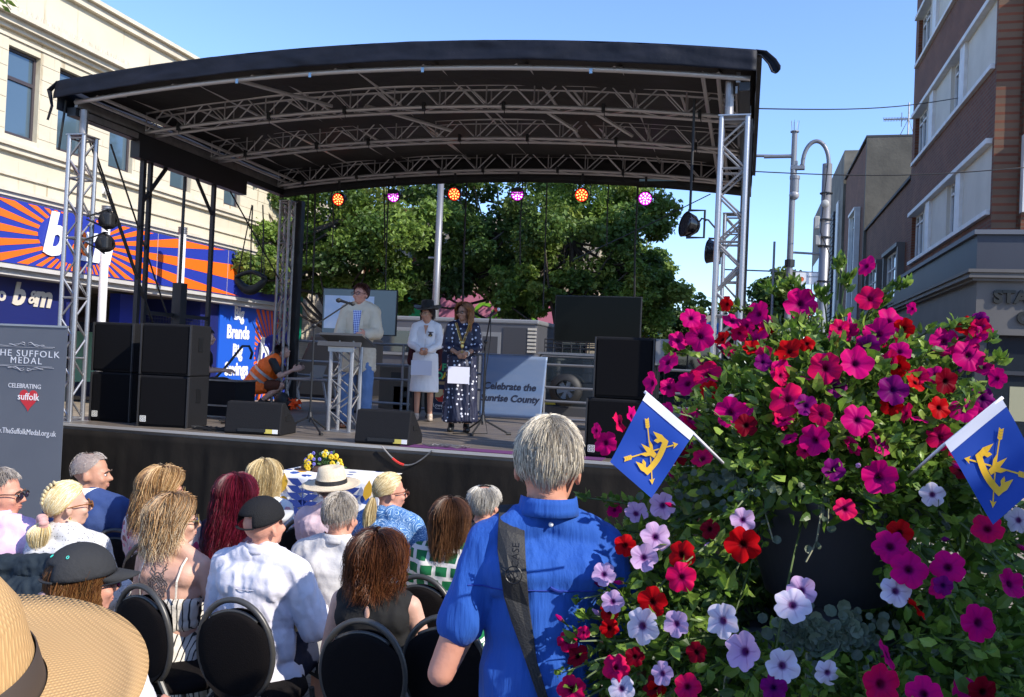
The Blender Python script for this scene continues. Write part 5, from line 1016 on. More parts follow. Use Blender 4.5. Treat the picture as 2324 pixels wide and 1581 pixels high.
def trousers(p, m, d=.02, short=False, name='trousers', seed=2, fold=.005, wide=0):
    mb = MB(); mb.ell(p.P+V((0, 0, -.01)), (.168*p.wf+d, .128*p.wf+d, .13+d))
    for k in (-1, 1):
        kk = p.K[k] if not short else p.hip[k].lerp(p.K[k], .85); cap(mb, p.hip[k], kk, .086*p.wf+d, .06*p.wf+d+wide*.5)
        if not short: cap(mb, p.K[k], p.A[k]+V((0, 0, .03)), .058*p.wf+d+wide*.5, .048+d+wide)
    return flesh(mb, name, m, p.T, .013*p.s, 3, folds(seed, fold), p.TM)
def shoes(p, m, name='shoe'):
    for k in (-1, 1):
        mb = MB(); a = p.A[k]; cap(mb, a+V((0, -.03, -.045)), a+V((k*.02, .15, -.055)), .042, .036); cap(mb, a+V((0, -.01, -.03)), a+V((0, 0, .0)), .045, .043); mb.ell(a+V((k*.01, .06, -.07)), (.045, .13, .02))
        flesh(mb, name, m, p.T, .01, 2, None, p.TM)
def HB(p, mb, name, m, parent=None, **k): mb.v = [tuple(p.HM @ V(q)) for q in mb.v]; return mb.build(name, m, parent or p.T, **k)
def face(p, brow=browm, smile=0):
    for k in (-1, 1):
        e = HB(p, MB().ell((k*.031, .0795, .004), (.012, .009, .0052)), 'eye', eyew, smooth=True); HB(p, MB().ell((k*.031, .0872, .0035), (.0055, .003, .0055)), 'iris', eyed, e, smooth=True)
        HB(p, MB().tube([(k*.014, .095, .022), (k*.031, .097, .027), (k*.05, .086, .021)], [.0035, .0045, .002], 6), 'eyebrow', brow)
    mb = MB().ell((0, .0900, -.053), (.020, .0062, .0035)).ell((0, .0885, -.0625), (.016, .0062, .0045)); HB(p, mb, 'lips', lipm, smooth=True)
def glasses(p, m, lens, sq=1.0, big=1.0, z=.004):
    mb = MB()
    for k in (-1, 1): mb.tube([(k*.034+.025*big*math.cos(a), .106, z+.02*big*sq*math.sin(a)) for a in np.linspace(0, 2*PI, 17)], .0028, 6); mb.tube([(k*.06*big, .103, z+.008), (k*.082, .04, z+.01), (k*.084, -.02, z+.004)], .003, 5)
    mb.tube([(-.01, .108, z+.004), (.01, .108, z+.004)], .0025, 5); g = HB(p, mb, 'glasses', m)
    if lens:
        l = MB()
        for k in (-1, 1): l.lathe((k*.034, .105, z), [(0, .002), (.024*big, 0)], 16, Matrix.Rotation(-PI/2, 3, 'X'), sy=sq*.8)
        HB(p, l, 'lens', lens, g)
HC = V((0, -.014, .035)); HR = V((.082, .104, .098))
def hpt(az, q, e=0): return HC+V(((HR.x+e)*math.sin(q)*math.sin(az), (HR.y+e)*math.sin(q)*math.cos(az), (HR.z+e)*math.cos(q)))
def hairline(az): a = abs(math.atan2(math.sin(az), math.cos(az))); return R(52) if a < R(40) else R(52+ (a-R(40))/R(45)*40) if a < R(85) else R(97+ (a-R(85))/R(95)*22)
def scalp(p, colr, bald=0, e=-.003, name='hair_base', parent=None):
    mb = MB(); nu, nv = 40, 22
    for i in range(nv+1):
        for j in range(nu):
            az = 2*PI*j/nu; q = hairline(az)*i/nv; mb.v.append(tuple(hpt(az, max(q, bald), e)))
    for i in range(nv):
        for j in range(nu): mb.f.append((i*nu+j, i*nu+(j+1) % nu, (i+1)*nu+(j+1) % nu, (i+1)*nu+j))
    return HB(p, mb, name, hairm, parent, smooth=True, cols=[colr]*len(mb.v))
def strands_build(p, S, C, width, name='hair', parent=None):
    mb = MB(); cols = []
    for pts, cc in zip(S, C):
        k = len(pts); n0 = len(mb.v); w_ = width*rnd.uniform(.6, 1.2); mb.tube(pts, [w_*(1-.75*(i/(k-1))**2) for i in range(k)], 3, False)
        for i in range(k): t = i/(k-1); cols += [[a+(b_-a)*t for a, b_ in zip(cc[0], cc[1])]]*3
    return HB(p, mb, name, hairm, parent, cols=cols)
def hair(p, cols, L=.3, n=650, wave=.0, freq=24, vol=.012, part=0, width=.0035, bald=0, style='long', tie=None, tail=.25, tailr=.025, tipmix=None, seed=1, base=None, spread=0, top_lift=0):
    """cols: list of colours; each lock takes one, running to tipmix colour at its tip"""
    n = int(n*3.9); width *= .36; rg = random.Random(seed); S = []; C = []; hcols = [srgb(c) for c in cols]
    if style != 'none': hb = scalp(p, tuple(x*.6 for x in (base or hcols[0])), bald)
    clumps = [(rg.uniform(0, 2*PI), rg.uniform(0, 6.3), rg.uniform(.6, 1.4)) for _ in range(46)]
    for i in range(n):
        az = rg.uniform(-PI, PI); hl = hairline(az); c = hcols[rg.randrange(len(hcols))]; v_ = rg.uniform(.88, 1.12); c0 = tuple(x*v_ for x in c); tm = srgb(tipmix[rg.randrange(len(tipmix))]) if tipmix else c; c1 = tuple(x*v_ for x in tm)
        cl = min(clumps, key=lambda q: abs(math.atan2(math.sin(q[0]-az), math.cos(q[0]-az)))); e0 = rg.uniform(.0, vol) if rg.random() > .025 else vol+rg.uniform(0, .010)
        if style == 'short':
            q = rg.uniform(bald, hl); fl = rg.uniform(-.25, .25)+(.0 if q > .6 else rg.uniform(-1, 1)); pts = []; Ls = L*rg.uniform(.6, 1.2)
            for k in range(5): t = k/4; pts.append(hpt(az+fl*t*.25, q+Ls*t/.1, e0*.3+.004+(top_lift*t if q < .9 else 0)+.004*math.sin(t*2+cl[1])*t))
        elif style == 'tied':
            T2 = V(tie); q = hl*rg.uniform(.25, 1)**.7; a = hpt(az, q, 0); pts = []
            for k in range(10):
                t = k/9; x = a.lerp(T2, t); dd = x-HC; g = math.sqrt((dd.x/HR.x)**2+(dd.y/HR.y)**2+(dd.z/HR.z)**2); r_ = 1.0+(.02+e0*2)*(1-t*.5); x = HC+dd/g*r_ if g < r_ or t < .85 else x
                pts.append(x+V((0, 0, .003*math.sin(t*9+cl[1]))))
        else:
            q = rg.uniform(0.04, 1)**.8*hl*.9; pts = []; l = 0; x = hpt(az, q, e0); st = .02; ph = cl[1]+rg.uniform(-1.5, 1.5); a2 = az; Lm = L*rg.uniform(.82, 1.08)*(1 if abs(az) > R(80) else .93); pos = x; out = rg.uniform(0, 1)
            while l < Lm:
                pts.append(pos.copy()); l += st; 
                if q < R(93):
                    q += st/.1; d = math.atan2(math.sin(a2-part), math.cos(a2-part)); 
                    if abs(a2) < R(88): a2 += (1 if a2 > part*0 else -1)*.16*(1-abs(a2)/R(100))*2.0
                    pos = hpt(a2, q, e0+vol*(.3+.9*math.sin(q)**2))
                else:
                    r_ = V((math.sin(a2), math.cos(a2)*(1 if math.cos(a2) < 0 else .6), 0)); u = l/Lm; pos = pos+V((0, 0, -st))+r_*(spread*st*(1 if u < .6 else .2))
                    if pos.y > .03: pos.y -= .004
            if wave:
                for k, x in enumerate(pts):
                    t = k/max(1, len(pts)-1); am = wave*min(1, t*1.6)*cl[2]; tang = V((math.cos(a2), -math.sin(a2), 0)); rad = V((math.sin(a2), math.cos(a2), 0)); pts[k] = x+tang*am*math.sin(freq*t*L*2+ph)+rad*am*.8*math.cos(freq*t*L*2+ph)
        if len(pts) > 2: S.append(pts); C.append((c0, c1))
    if style == 'tied' and tail:
        for i in range(int(n*.45)):
            a = rg.uniform(0, 2*PI); r_ = tailr*math.sqrt(rg.random()); c = hcols[rg.randrange(len(hcols))]; tm = srgb(tipmix[rg.randrange(len(tipmix))]) if tipmix else c; Lt_ = tail*rg.uniform(.75, 1.05); pts = []
            for k in range(9): t = k/8; f_ = (.35+1.3*math.sin(min(1, t*1.5)*PI*.55))*(1-.45*t*t); pts.append(V(tie)+V((math.cos(a)*r_*f_+wave*math.sin(t*8+a), math.sin(a)*r_*f_-.02*math.sin(t*PI*.6), -Lt_*t)))
            S.append(pts); C.append((c, tm))
    return strands_build(p, S, C, width, 'hair')
# ---------------------------------------------------------------- chairs
chfab = mat('black_chair_fabric', (.009, .0075, .0075), .9, bump=.2, bscale=200, spec=.08); chfr = mat('dark_grey_chair_frame', (.075, .072, .066), .4, .4)
def make_chair(label, x, y, yaw, top=.93):
    T_ = thing('banquet_chair', label, 'chair', (0, 0, 0), 'black oval backed chairs'); a, b_, zc, yc = .18, .225, top-.235, -.02
    ring = [(a*math.sin(t), yc-.05*math.cos(t)*.5, zc+b_*math.cos(t)) for t in np.linspace(-2.55, 2.55, 40)]
    leg = lambda k: [(k*a*math.sin(2.55), yc+.02, zc+b_*math.cos(2.55)), (k*.17, .0, .42), (k*.2, -.07, .0)]
    MB().tube(ring, .0135, 8).build('back_frame', chfr, T_, smooth=True)
    for k in (-1, 1): MB().tube(leg(k), .013, 8).build('leg', chfr, T_); MB().tube([(k*.18, .36, .43), (k*.2, .44, 0)], .013, 8).build('leg', chfr, T_)
    def pad(u, v):
        t = 2*PI*u; r_ = v; x_ = a*.98*math.sin(t)*r_; z_ = b_*.98*math.cos(t)*r_; lim = .77*b_-.5*x_*x_/a
        if z_ > lim-.0: z_ = lim
        return (x_, yc-.025*(z_/b_)-.022*math.sqrt(max(0, 1-r_*r_))-.012, zc+z_)
    mb = MB().grid(lambda u, v: pad(u, v), 40, 8); mb.grid(lambda u, v: (pad(u, v)[0], 2*yc-pad(u, v)[1]+.0, pad(u, v)[2]), 40, 8); mb.build('back_pad', chfab, T_, smooth=True)
    h = [(x_, yc-.02, zc+.78*b_-.5*x_*x_/a) for x_ in np.linspace(-.115, .115, 14)]; MB().tube(h, .009, 6).build('hand_hold', chfr, T_, smooth=True)
    MB().lathe((0, .21, .44), [(0, .055), (.15, .055), (.205, .04), (.215, .01), (.2, -.01), (0, -.01)], 28).build('seat', chfab, T_, smooth=True)
    T_.location = (x, y, 0); T_.rotation_euler = (0, 0, yaw); return T_
CH0 = None
def chair(label, x, y, yaw=0):
    global CH0
    if CH0 is None: CH0 = make_chair(label, x, y, yaw); return CH0
    c = copy_tree(CH0); c.location = (x, y, 0); c.rotation_euler = (0, 0, yaw); c['label'] = label; return c
# ---------------------------------------------------------------- people on the stage
drill = fabric('beige_linen_jacket', (.60, .50, .35), (.65, .55, .40), bump=.3, bscale=60, nscale=3); jeans = fabric('blue_denim', (.10, .18, .34), (.16, .25, .43), bump=.3, nscale=6)
def check_mat(name, c1, c2, sc): 
    m = mat(name, c1, .8); N, L, b = nodes_of(m); tc = N.new('ShaderNodeTexCoord'); ws = []
    for ax in 'XZ':
        w_ = N.new('ShaderNodeTexWave'); w_.bands_direction = ax; w_.inputs['Scale'].default_value = sc; L.new(tc.outputs['Object'], w_.inputs['Vector']); ws.append(w_)
    a = N.new('ShaderNodeMath'); a.operation = 'ADD'; L.new(ws[0].outputs['Fac'], a.inputs[0]); L.new(ws[1].outputs['Fac'], a.inputs[1]); h = N.new('ShaderNodeMath'); h.operation = 'MULTIPLY'; h.inputs[1].default_value = .5; L.new(a.outputs[0], h.inputs[0])
    r_ = N.new('ShaderNodeValToRGB'); r_.color_ramp.elements[0].position = .35; r_.color_ramp.elements[1].position = .6; r_.color_ramp.elements[0].color = (*srgb(c1), 1); r_.color_ramp.elements[1].color = (*srgb(c2), 1); L.new(h.outputs[0], r_.inputs[0]); L.new(r_.outputs[0], b.inputs['Base Color']); return m
FY = R(180)
# man at the lectern
p = person('man in a beige jacket and blue jeans speaking at the lectern', (-4.70, 10.25, ZD), R(180+10), 'stand', 1.055, .98, lean=.04, hyaw=R(-22), hpitch=R(-4), skin=SK_R, arms={1: ((.06, .04, -.27), (-.06, .20, -.06)), -1: ((.07, .08, -.26), (-.08, .22, -.02))}, legs={-1: ((-.12, .08, .50), (-.10, .02, .09)), 1: ((.11, .0, .50), (.13, -.05, .09))}, grp=None)
gs = fabric('blue_check_shirt', (.05, .11, .42)); sh_ = shirt(p, check_mat('blue_gingham', (.03, .07, .36), (.6, .65, .8), 14), 'long', .008, collar=True, seed=3)
jk = shirt(p, drill, 'long', .036, 'jacket', hem=.22, fold=.006, seed=4)
# open the jacket front: lapels and shirt strip as their own pieces
def strip(p, pts, m, name, parent, solid=.006):
    mb = MB(); n_ = len(pts)
    for a, b_ in pts: mb.v += [tuple(p.TM @ V(a)), tuple(p.TM @ V(b_))]
    mb.f += [(2*i, 2*i+1, 2*i+3, 2*i+2) for i in range(n_-1)]; return mb.build(name, m, parent, solid=solid)
fz = [p.P.z+.02+.09*i for i in range(6)]
strip(p, [((-.012-.008*i, .155+.006*min(i, 3)-.012*max(0, i-3), z), (.012+.008*i, .155+.006*min(i, 3)-.012*max(0, i-3), z)) for i, z in enumerate(fz)], bpy.data.materials['blue_gingham'], 'shirt_front', jk)
for k in (-1, 1): strip(p, [((k*(.014+.008*i), .168+.006*min(i, 3)-.014*max(0, i-3), z), (k*(.014+.008*i+.045*math.sin(i/5*PI)), .160+.004*min(i, 3)-.016*max(0, i-3), z)) for i, z in enumerate(fz)], drill, 'lapel', jk)
MB().box(p.TM @ V((.012, .178, p.P.z+.12)), (.014, .014, .014)).build('button', mat('brown_button', (.08, .05, .03), .5), jk)
trousers(p, jeans, .022, wide=.012); shoes(p, mat('brown_leather', (.10, .035, .015), .4)); face(p)
glasses(p, mat('dark_red_glasses', (.05, .01, .012), .3), None, .9, 1.0)
hair(p, ['3a1c12', '4a2418', '5a2e1c'], .05, 420, style='short', width=.0035, top_lift=.012, seed=5)
# woman in white with black hat
wh = fabric('white_wool_crepe', (.74, .72, .72), (.80, .78, .78), bump=.15, bscale=120)
hl = {k: ((.05, .06, -.26), (-.15, .17, -.09)) for k in (-1, 1)}
p = person('woman in a white jacket and skirt with a black hat, holding papers', (-4.53, 12.2, ZD), R(180+14), 'stand', .985, .98, hpitch=R(4), hyaw=R(-30), skin=SK_T, arms=hl)
def skirt_prim(mb, p, z0, z1, r0, r1, ell=.78):
    n_ = max(3, int((z0-z1)/.045))
    for i in range(n_+1): t = i/n_; z = z0+(z1-z0)*t; r_ = r0+(r1-r0)*t; mb.lathe((0, .0, z), [(0, .03), (r_, .028), (r_, -.028), (0, -.03)], 22, sy=ell)
mb = MB(); skirt_prim(mb, p, p.P.z+.05, .46, .185, .215); flesh(mb, 'skirt', wh, p.T, .012, 4, folds(3, .004, 5, 1), p.TM)
jk = shirt(p, wh, 'long', .018, 'jacket', hem=.12, fold=.004, seed=8)
mb = MB(); mb.tube([p.TM @ V((0, .15-.0*i, p.P.z+.02+.045*i)) for i in range(7)], .004, 5); mb.build('front_seam', mat('soft_grey_seam', (.45, .44, .44), .8), jk)
strip(p, [((-.035, .118, p.NB.z-.03), (.035, .118, p.NB.z-.03)), ((-.012, .135, p.NB.z-.10), (.012, .135, p.NB.z-.10)), ((-.002, .140, p.NB.z-.16), (.002, .140, p.NB.z-.16))], SK_T, 'neckline', jk)
br = MB(); c = p.TM @ V((-.075, .148, p.NB.z-.13))
br.box(c, (.085, .008, .012)).box(c+V((0, -.004, -.03)), (.035, .008, .05)).box(c+V((-.02, -.004, -.045)), (.02, .008, .03), rot(0)).box(c+V((.02, -.004, -.045)), (.02, .008, .03)); br.build('brooch', mat('dark_bow_brooch', (.05, .025, .02), .4), jk)
MB().ell(c+V((0, -.008, -.055)), (.012, .006, .014)).build('brooch_medal', mat('old_gold', (.5, .35, .12), .35, .8), jk)
face(p); shoes(p, mat('beige_shoes', (.45, .36, .28), .5)); glasses(p, mat('thin_gold_glasses', (.5, .4, .25), .3, .6), None, .8, .9)
hair(p, ['1c0e0a', '2a140d'], .13, 420, style='long', width=.004, vol=.012, seed=6)
hm = mat('black_felt', (.008, .008, .009), .85, sheen=.2)
mb = MB().lathe((0, -.01, .075), [(0, .14), (.07, .14), (.092, .12), (.096, .02), (.10, .0), (.165, -.012), (.205, .006), (.207, .013), (.165, -.002), (.1, .008)], 32, sx=1, sy=1.05)
mb.v = [(x, y, z+(.04*abs(x/.18)**2*1.0 if abs(x) > .09 else 0)) for x, y, z in mb.v]; h_ = HB(p, mb, 'hat', hm, smooth=True); HB(p, MB().lathe((0, -.01, .078), [(.099, 0), (.1, .03), (.097, .03)], 28, sy=1.05), 'hat_band', mat('black_satin', (.01, .01, .012), .3), h_)
tag(MB().box(p.TM @ V((.02, .30, p.P.z-.14)), (.30, .006, .21), Matrix.Rotation(R(194+180), 3, 'Z')).build('held_papers', PAPER), 'white sheet of paper held by the woman in white', 'paper')
# woman in navy dress
def spots(name, c, c2, sc, thr):
    m = mat(name, c, .55); N, L, b = nodes_of(m); tc = N.new('ShaderNodeTexCoord'); v_ = N.new('ShaderNodeTexVoronoi'); v_.inputs['Scale'].default_value = sc; v_.inputs['Randomness'].default_value = .55; L.new(tc.outputs['Object'], v_.inputs['Vector'])
    lt = N.new('ShaderNodeMath'); lt.operation = 'LESS_THAN'; lt.inputs[1].default_value = thr; L.new(v_.outputs['Distance'], lt.inputs[0]); mx = N.new('ShaderNodeMix'); mx.data_type = 'RGBA'; mx.inputs[6].default_value = (*srgb(c), 1); mx.inputs[7].default_value = (*srgb(c2), 1); L.new(lt.outputs[0], mx.inputs[0]); L.new(mx.outputs[2], b.inputs['Base Color']); return m
nav = spots('navy_dress_white_motifs', (.010, .012, .035), (.62, .62, .68), 17, .25)
p = person('woman in a long navy spotted dress with a gold chain, holding a sheet', (-3.50, 10.75, ZD), R(180+18), 'stand', .955, .98, hyaw=R(-32), hpitch=R(2), skin=SK_B, arms=hl)
mb = MB(); skirt_prim(mb, p, p.P.z+.05, .17, .185, .235); flesh(mb, 'skirt', nav, p.T, .013, 3, folds(9, .014, 9, .8), p.TM)
dr = shirt(p, nav, 'rolled', .016, 'dress_top', hem=.05, fold=.006, seed=9)
face(p); shoes(p, mat('black_sandals', (.01, .01, .01), .4)); glasses(p, mat('black_glasses', (.01, .01, .01), .3), None, .75, .95)
hair(p, ['3a2012', '6a3c1c', 'a06430'], .42, 620, style='long', width=.004, vol=.02, wave=.008, tipmix=['c88a50', 'd89c60', 'a06a3c'], seed=11)
HB(p, MB().tube([(-.08, 0, .09), (-.05, .01, .135), (0, .015, .148), (.05, .01, .135), (.08, 0, .09)], .008, 6), 'hair_band', mat('pink_band', (.6, .12, .15), .5))
gold = mat('gold_chain', (.70, .50, .16), .3, .9); mb = MB()
for t in np.linspace(0, 1, 15):
    for k in (-1, 1): c = p.TM @ V((k*(.085*(1-t)+.005), .105+.05*math.sin(t*1.8), p.NB.z-.01-.27*t)); mb.lathe(c, [(.010, 0), (.016, .004), (.016, -.004), (.010, 0)], 8, Matrix.Rotation(PI/2, 3, 'X'))
ch = mb.build('chain_of_office', gold, p.T); c = p.TM @ V((0, .17, p.NB.z-.31)); MB().ell(c, (.022, .008, .03)).ell(c+V((0, 0, .05)), (.025, .008, .018)).ell(c-V((0, 0, .07)), (.018, .008, .03)).build('pendant', gold, ch)
tag(MB().box(p.TM @ V((.03, .30, p.P.z-.17)), (.27, .006, .21), Matrix.Rotation(R(18), 3, 'Z')).build('held_papers', PAPER), 'folded white sheet held by the woman in the navy dress', 'paper')
w_ = p.TM @ p.W[-1]; MB().tube([w_+V((.035*math.cos(a), -.0, .035*math.sin(a))) for a in np.linspace(0, 2*PI, 13)], .006, 6).build('wristwatch', mat('silver_watch', (.8, .8, .8), .3, .8), p.T)
# crouching worker in orange vest
vest_m = mat('fluorescent_orange_vest', (1.0, .17, .006), .6, col2=(.95, .13, .006), nscale=4, bump=.3, bscale=8)
c0 = atY(605, 900, 13.0)
p = person('worker in an orange high visibility vest crouching on the stage', (c0.x-.38, 13.3, ZD), R(-72), 'stand', 1.04, 1.15, lean=R(38), hyaw=R(0), hpitch=R(-22), skin=SK_L, hipz=.36, arms={1: ((.02, .13, -.23), (-.03, .19, .10)), -1: ((.02, .13, -.23), (-.03, .19, .10))}, legs={1: ((.14, .42, .34), (.12, .12, .09)), -1: ((-.14, .42, .34), (-.12, .12, .09))})
shirt(p, BLKRUB, 'short', .008, 't_shirt', seed=2); vs_ = shirt(p, vest_m, 'none', .036, 'vest', hem=.10, fold=.012, seed=12, sleeves=False, loose=.045)
silv = mat('reflective_grey_tape', (.42, .38, .36), .35, .3)
for (t0, nm) in ((.10, 1), (.22, 2)):
    mb = MB(); rr = .255 if nm == 1 else .245
    mb.v = []; 
    for j in range(33):
        a = 2*PI*j/32
        for dz in (-.022, .022): q = p.P+p.up*(t0+dz)+V((rr*math.sin(a), (rr*.82)*math.cos(a)*p.up.z, -(rr*.82)*math.cos(a)*p.up.y)); mb.v.append(tuple(p.TM @ q))
    mb.f = [(2*j, 2*j+2, 2*j+3, 2*j+1) for j in range(32)]; mb.build('reflective_band', silv, vs_, solid=.004)
for k in (-1, 1):
    mb = MB().tube([p.TM @ (p.P+p.up*t+V((k*.09, 0, 0))+V((0, -1*p.up.z, p.up.y))*r_) for t, r_ in ((.24, .165), (.36, .165), (.46, .135), (.53, .06))], .022, 6, flat=.3); mb.build('reflective_brace', silv, vs_)
trousers(p, fabric('brown_shorts', (.10, .035, .02)), .015, True, 'shorts'); shoes(p, BLKRUB); hair(p, ['1a0d08', '26140c'], .06, 420, style='short', width=.0045, top_lift=.02, seed=15)
# seated technician behind the loudspeakers
c0 = atY(492, 800, 11.2)
p = person('technician in black sitting half hidden behind the loudspeakers', (c0.x-.26, 11.2, ZD), R(-60), 'sit', 1.0, 1.05, lean=.1, skin=SK_L, hipz=.42, legs={1: ((.15, .4, .44), (.13, .38, .09)), -1: ((-.15, .4, .44), (-.13, .38, .09))})
shirt(p, fabric('black_t_shirt', (.012, .012, .014)), 'short', .012, seed=14); trousers(p, BLKRUB, .015, True, 'shorts'); hair(p, ['140c08'], .05, 260, style='short', width=.0045); shoes(p, BLKRUB)
# dark clad person glimpsed behind the woman in white
p = person('person in dark red and black glimpsed behind the woman in white', (-4.78, 12.85, ZD), R(185), 'stand', .97, 1.0, skin=SK_L, hands=False); shirt(p, fabric('dark_maroon_coat', (.05, .012, .015)), 'long', .02, 'coat', hem=.3, seed=3); trousers(p, BLKRUB); hair(p, ['120a08'], .12, 260, width=.005); shoes(p, BLKRUB)

# ---------------------------------------------------------------- seated audience
def HP(px, py, z): q = atZ(px, py, z); return q
def seat_person(label, px, py, ztop, yaw, **k):
    s = ztop/1.305; q = atZ(px, py, ztop); return person(label, (0, 0, 0), yaw, 'sit', s, at_head=q, **k)
GA = None
blond = ['c9a66b', 'dcc08a', 'b08a50', 'e6cf9c']; ash = ['d8c79c', 'c7b07a', 'e6dab8', 'b79c66']
# 1 pink shirt man at the left edge
p = seat_person('grey haired man in a pink shirt and sunglasses at the left edge', 8, 1058, 1.34, R(8), wf=1.12, hyaw=R(-75), skin=SK_R, jaw=1.12)
shirt(p, fabric('pale_pink_cotton', (.68, .46, .66), (.72, .50, .69), bump=.3), 'long', .02, seed=21, fold=.008, collar=True); trousers(p, BLKRUB); shoes(p, BLKM)
hair(p, ['8a8078', 'a59c92', '6e665e'], .025, 520, style='short', width=.003, seed=22); glasses(p, BLKM, mat('purple_black_lens', (.03, .015, .03), .08), .75, 1.1); face(p)
# 2 lace top woman with a plait
lace = spots('white_lace', (.62, .60, .58), (.20, .18, .17), 60, .2)
p = seat_person('blonde woman with a plait, pink scrunchie and white lace top', 158, 1086, 1.30, R(5), wf=1.02, hyaw=R(-42), hpitch=R(-5), skin=SK_L)
shirt(p, lace, 'long', .022, 'lace_top', seed=23, fold=.007); trousers(p, WHITE); shoes(p, BLKM)
hair(p, ash, .2, 700, style='tied', tie=(.015, -.125, -.055), tail=.13, tailr=.042, width=.0038, vol=.02, seed=24, base=(.42, .32, .18)); glasses(p, mat('tortoise_frame', (.2, .08, .02), .3), mat('amber_lens', (.2, .09, .03), .1), .8, 1.1)
mb = MB()
for k in range(9): a = k*2*PI/9; mb.ell((.015+.034*math.cos(a), -.125, -.055+.024*math.sin(a)), (.019, .024, .017), Matrix.Rotation(a, 3, 'Y'))
scr = mat('dusty_pink_velvet', (.50, .24, .22), .7, sheen=.3, col2=(.62, .34, .31), nscale=30); HB(p, mb, 'scrunchie', scr, smooth=True)
pl = MB()
for k in range(7):
    for sgn in (-1, 1): t = k/7; c = HC+V((sgn*.009+.01, -(HR.y+.006)*math.sin(.45+t*1.25), (HR.z+.012)*math.cos(.45+t*1.25))); pl.ell(c, (.012, .007, .011), Matrix.Rotation(sgn*.7, 3, 'Y'))
HB(p, pl, 'plait', hairm, smooth=True, cols=[(.60, .48, .27)]*len(pl.v)); HB(p, MB().ell((.083, -.01, -.045), .007), 'earring', gold)
# 3 navy jacket man
p = seat_person('cropped grey haired man in a navy blazer turned to the right', 212, 1020, 1.36, R(2), wf=1.16, hyaw=R(-68), skin=SK_T, jaw=1.1)
navy = fabric('navy_blazer_wool', (.03, .055, .16), (.04, .07, .19), bump=.15, bscale=80); jk = shirt(p, navy, 'long', .028, 'blazer', hem=.1, seed=25, fold=.006, collar=mat('white_shirt_collar', (.8, .8, .82), .7)); trousers(p, navy); shoes(p, BLKM); face(p)
hair(p, ['a89c92', 'c2b8ae', '9a8c82'], .008, 240, style='short', width=.002, vol=.002, seed=26, bald=R(24), base=(.46, .36, .31))
# 4 cap man, nearest left
p = seat_person('long brown haired person in a black baseball cap and white T-shirt', 196, 1238, 1.29, R(2), wf=.98, slump=.055, hyaw=R(-38), hpitch=R(-4), skin=SK_R)
shirt(p, fabric('white_jersey', (.62, .61, .64), (.66, .65, .68)), 'short', .024, 't_shirt', seed=27, fold=.009); trousers(p, jeans); shoes(p, BLKM); face(p)
hair(p, ['3a2012', '2a170e', '5a3820'], .42, 620, style='long', wave=.012, freq=30, width=.0036, vol=.004, tipmix=['9a6a3a', '7a4c28', 'b08048'], seed=28, spread=.05)
def cap_hat(p, m, bill=.11, mesh=None, back=True, eyelets=None):
    mb = MB(); nu, nv = 36, 12
    for i in range(nv+1):
        for j in range(nu): az = 2*PI*j/nu; q = R(84)*i/nv; mb.v.append(tuple(hpt(az, q, .016+.010*math.cos(q)*(1)+.001*math.cos(az*6)*math.sin(q))))
    mb.f = [(i*nu+j, i*nu+(j+1) % nu, (i+1)*nu+(j+1) % nu, (i+1)*nu+j) for i in range(nv) for j in range(nu) if not (back and i > nv*.62 and abs(j-nu/2) < 3.2)]
    c = HB(p, mb, 'cap', m, smooth=True, solid=.003)
    b_ = MB().grid(lambda u, v: ((u-.5)*2*.082*(1-.25*v**2), HC.y+HR.y*math.sqrt(max(0, 1-((u-.5)*1.9)**2))*.98+.018+bill*v*math.sqrt(max(.0, 1-((u-.5)*1.9)**2)), HC.z+.012-.030*v-.35*((u-.5)*.17)**2*4), 16, 6); HB(p, b_, 'cap_bill', mesh or m, c, smooth=True, solid=.004)
    HB(p, MB().ell(hpt(0, 0, .027), (.008, .008, .004)), 'cap_button', m, c)
    if back: HB(p, MB().tube([hpt(PI+a, R(84), .02) for a in np.linspace(-.6, .6, 9)], .008, 6, flat=.4), 'strap', m, c)
    for az, q in (eyelets or ()):
        HB(p, MB().tube([hpt(az+.045*math.cos(a), q+.045*math.sin(a), .0275) for a in np.linspace(0, 2*PI, 11)], .0016, 5), 'eyelet', mat('teal_thread', (.05, .55, .45), .5), c)
    return c
cap_hat(p, fabric('washed_black_cotton', (.028, .029, .031), (.036, .037, .04), bump=.3, bscale=60), .085, eyelets=((R(178), R(42)), (R(-128), R(38)), (R(125), R(42))))
mb = MB()
for k in range(10): a = k*2*PI/10; mb.ell((-.0+.03*math.cos(a), -.128+.004*math.sin(3*a), -.035+.028*math.sin(a)), (.016, .02, .015))
HB(p, mb, 'scrunchie', mat('mauve_satin', (.30, .19, .19), .4, col2=(.42, .28, .28), nscale=25), smooth=True)
bu = MB()
for k in range(14): a0 = k*.7; bu.tube([(.0+.028*math.cos(a0+t)*(1-.03*k), -.14-.012*math.sin(t*2), -.075+.022*math.sin(a0+t)) for t in np.linspace(0, 4, 12)], .004, 5)
HB(p, bu, 'bun', hairm, cols=[(.22, .11, .04)]*len(bu.v))
glasses(p, BLKM, mat('mirror_purple_lens', (.25, .02, .35), .08, .5), .8, 1.1)
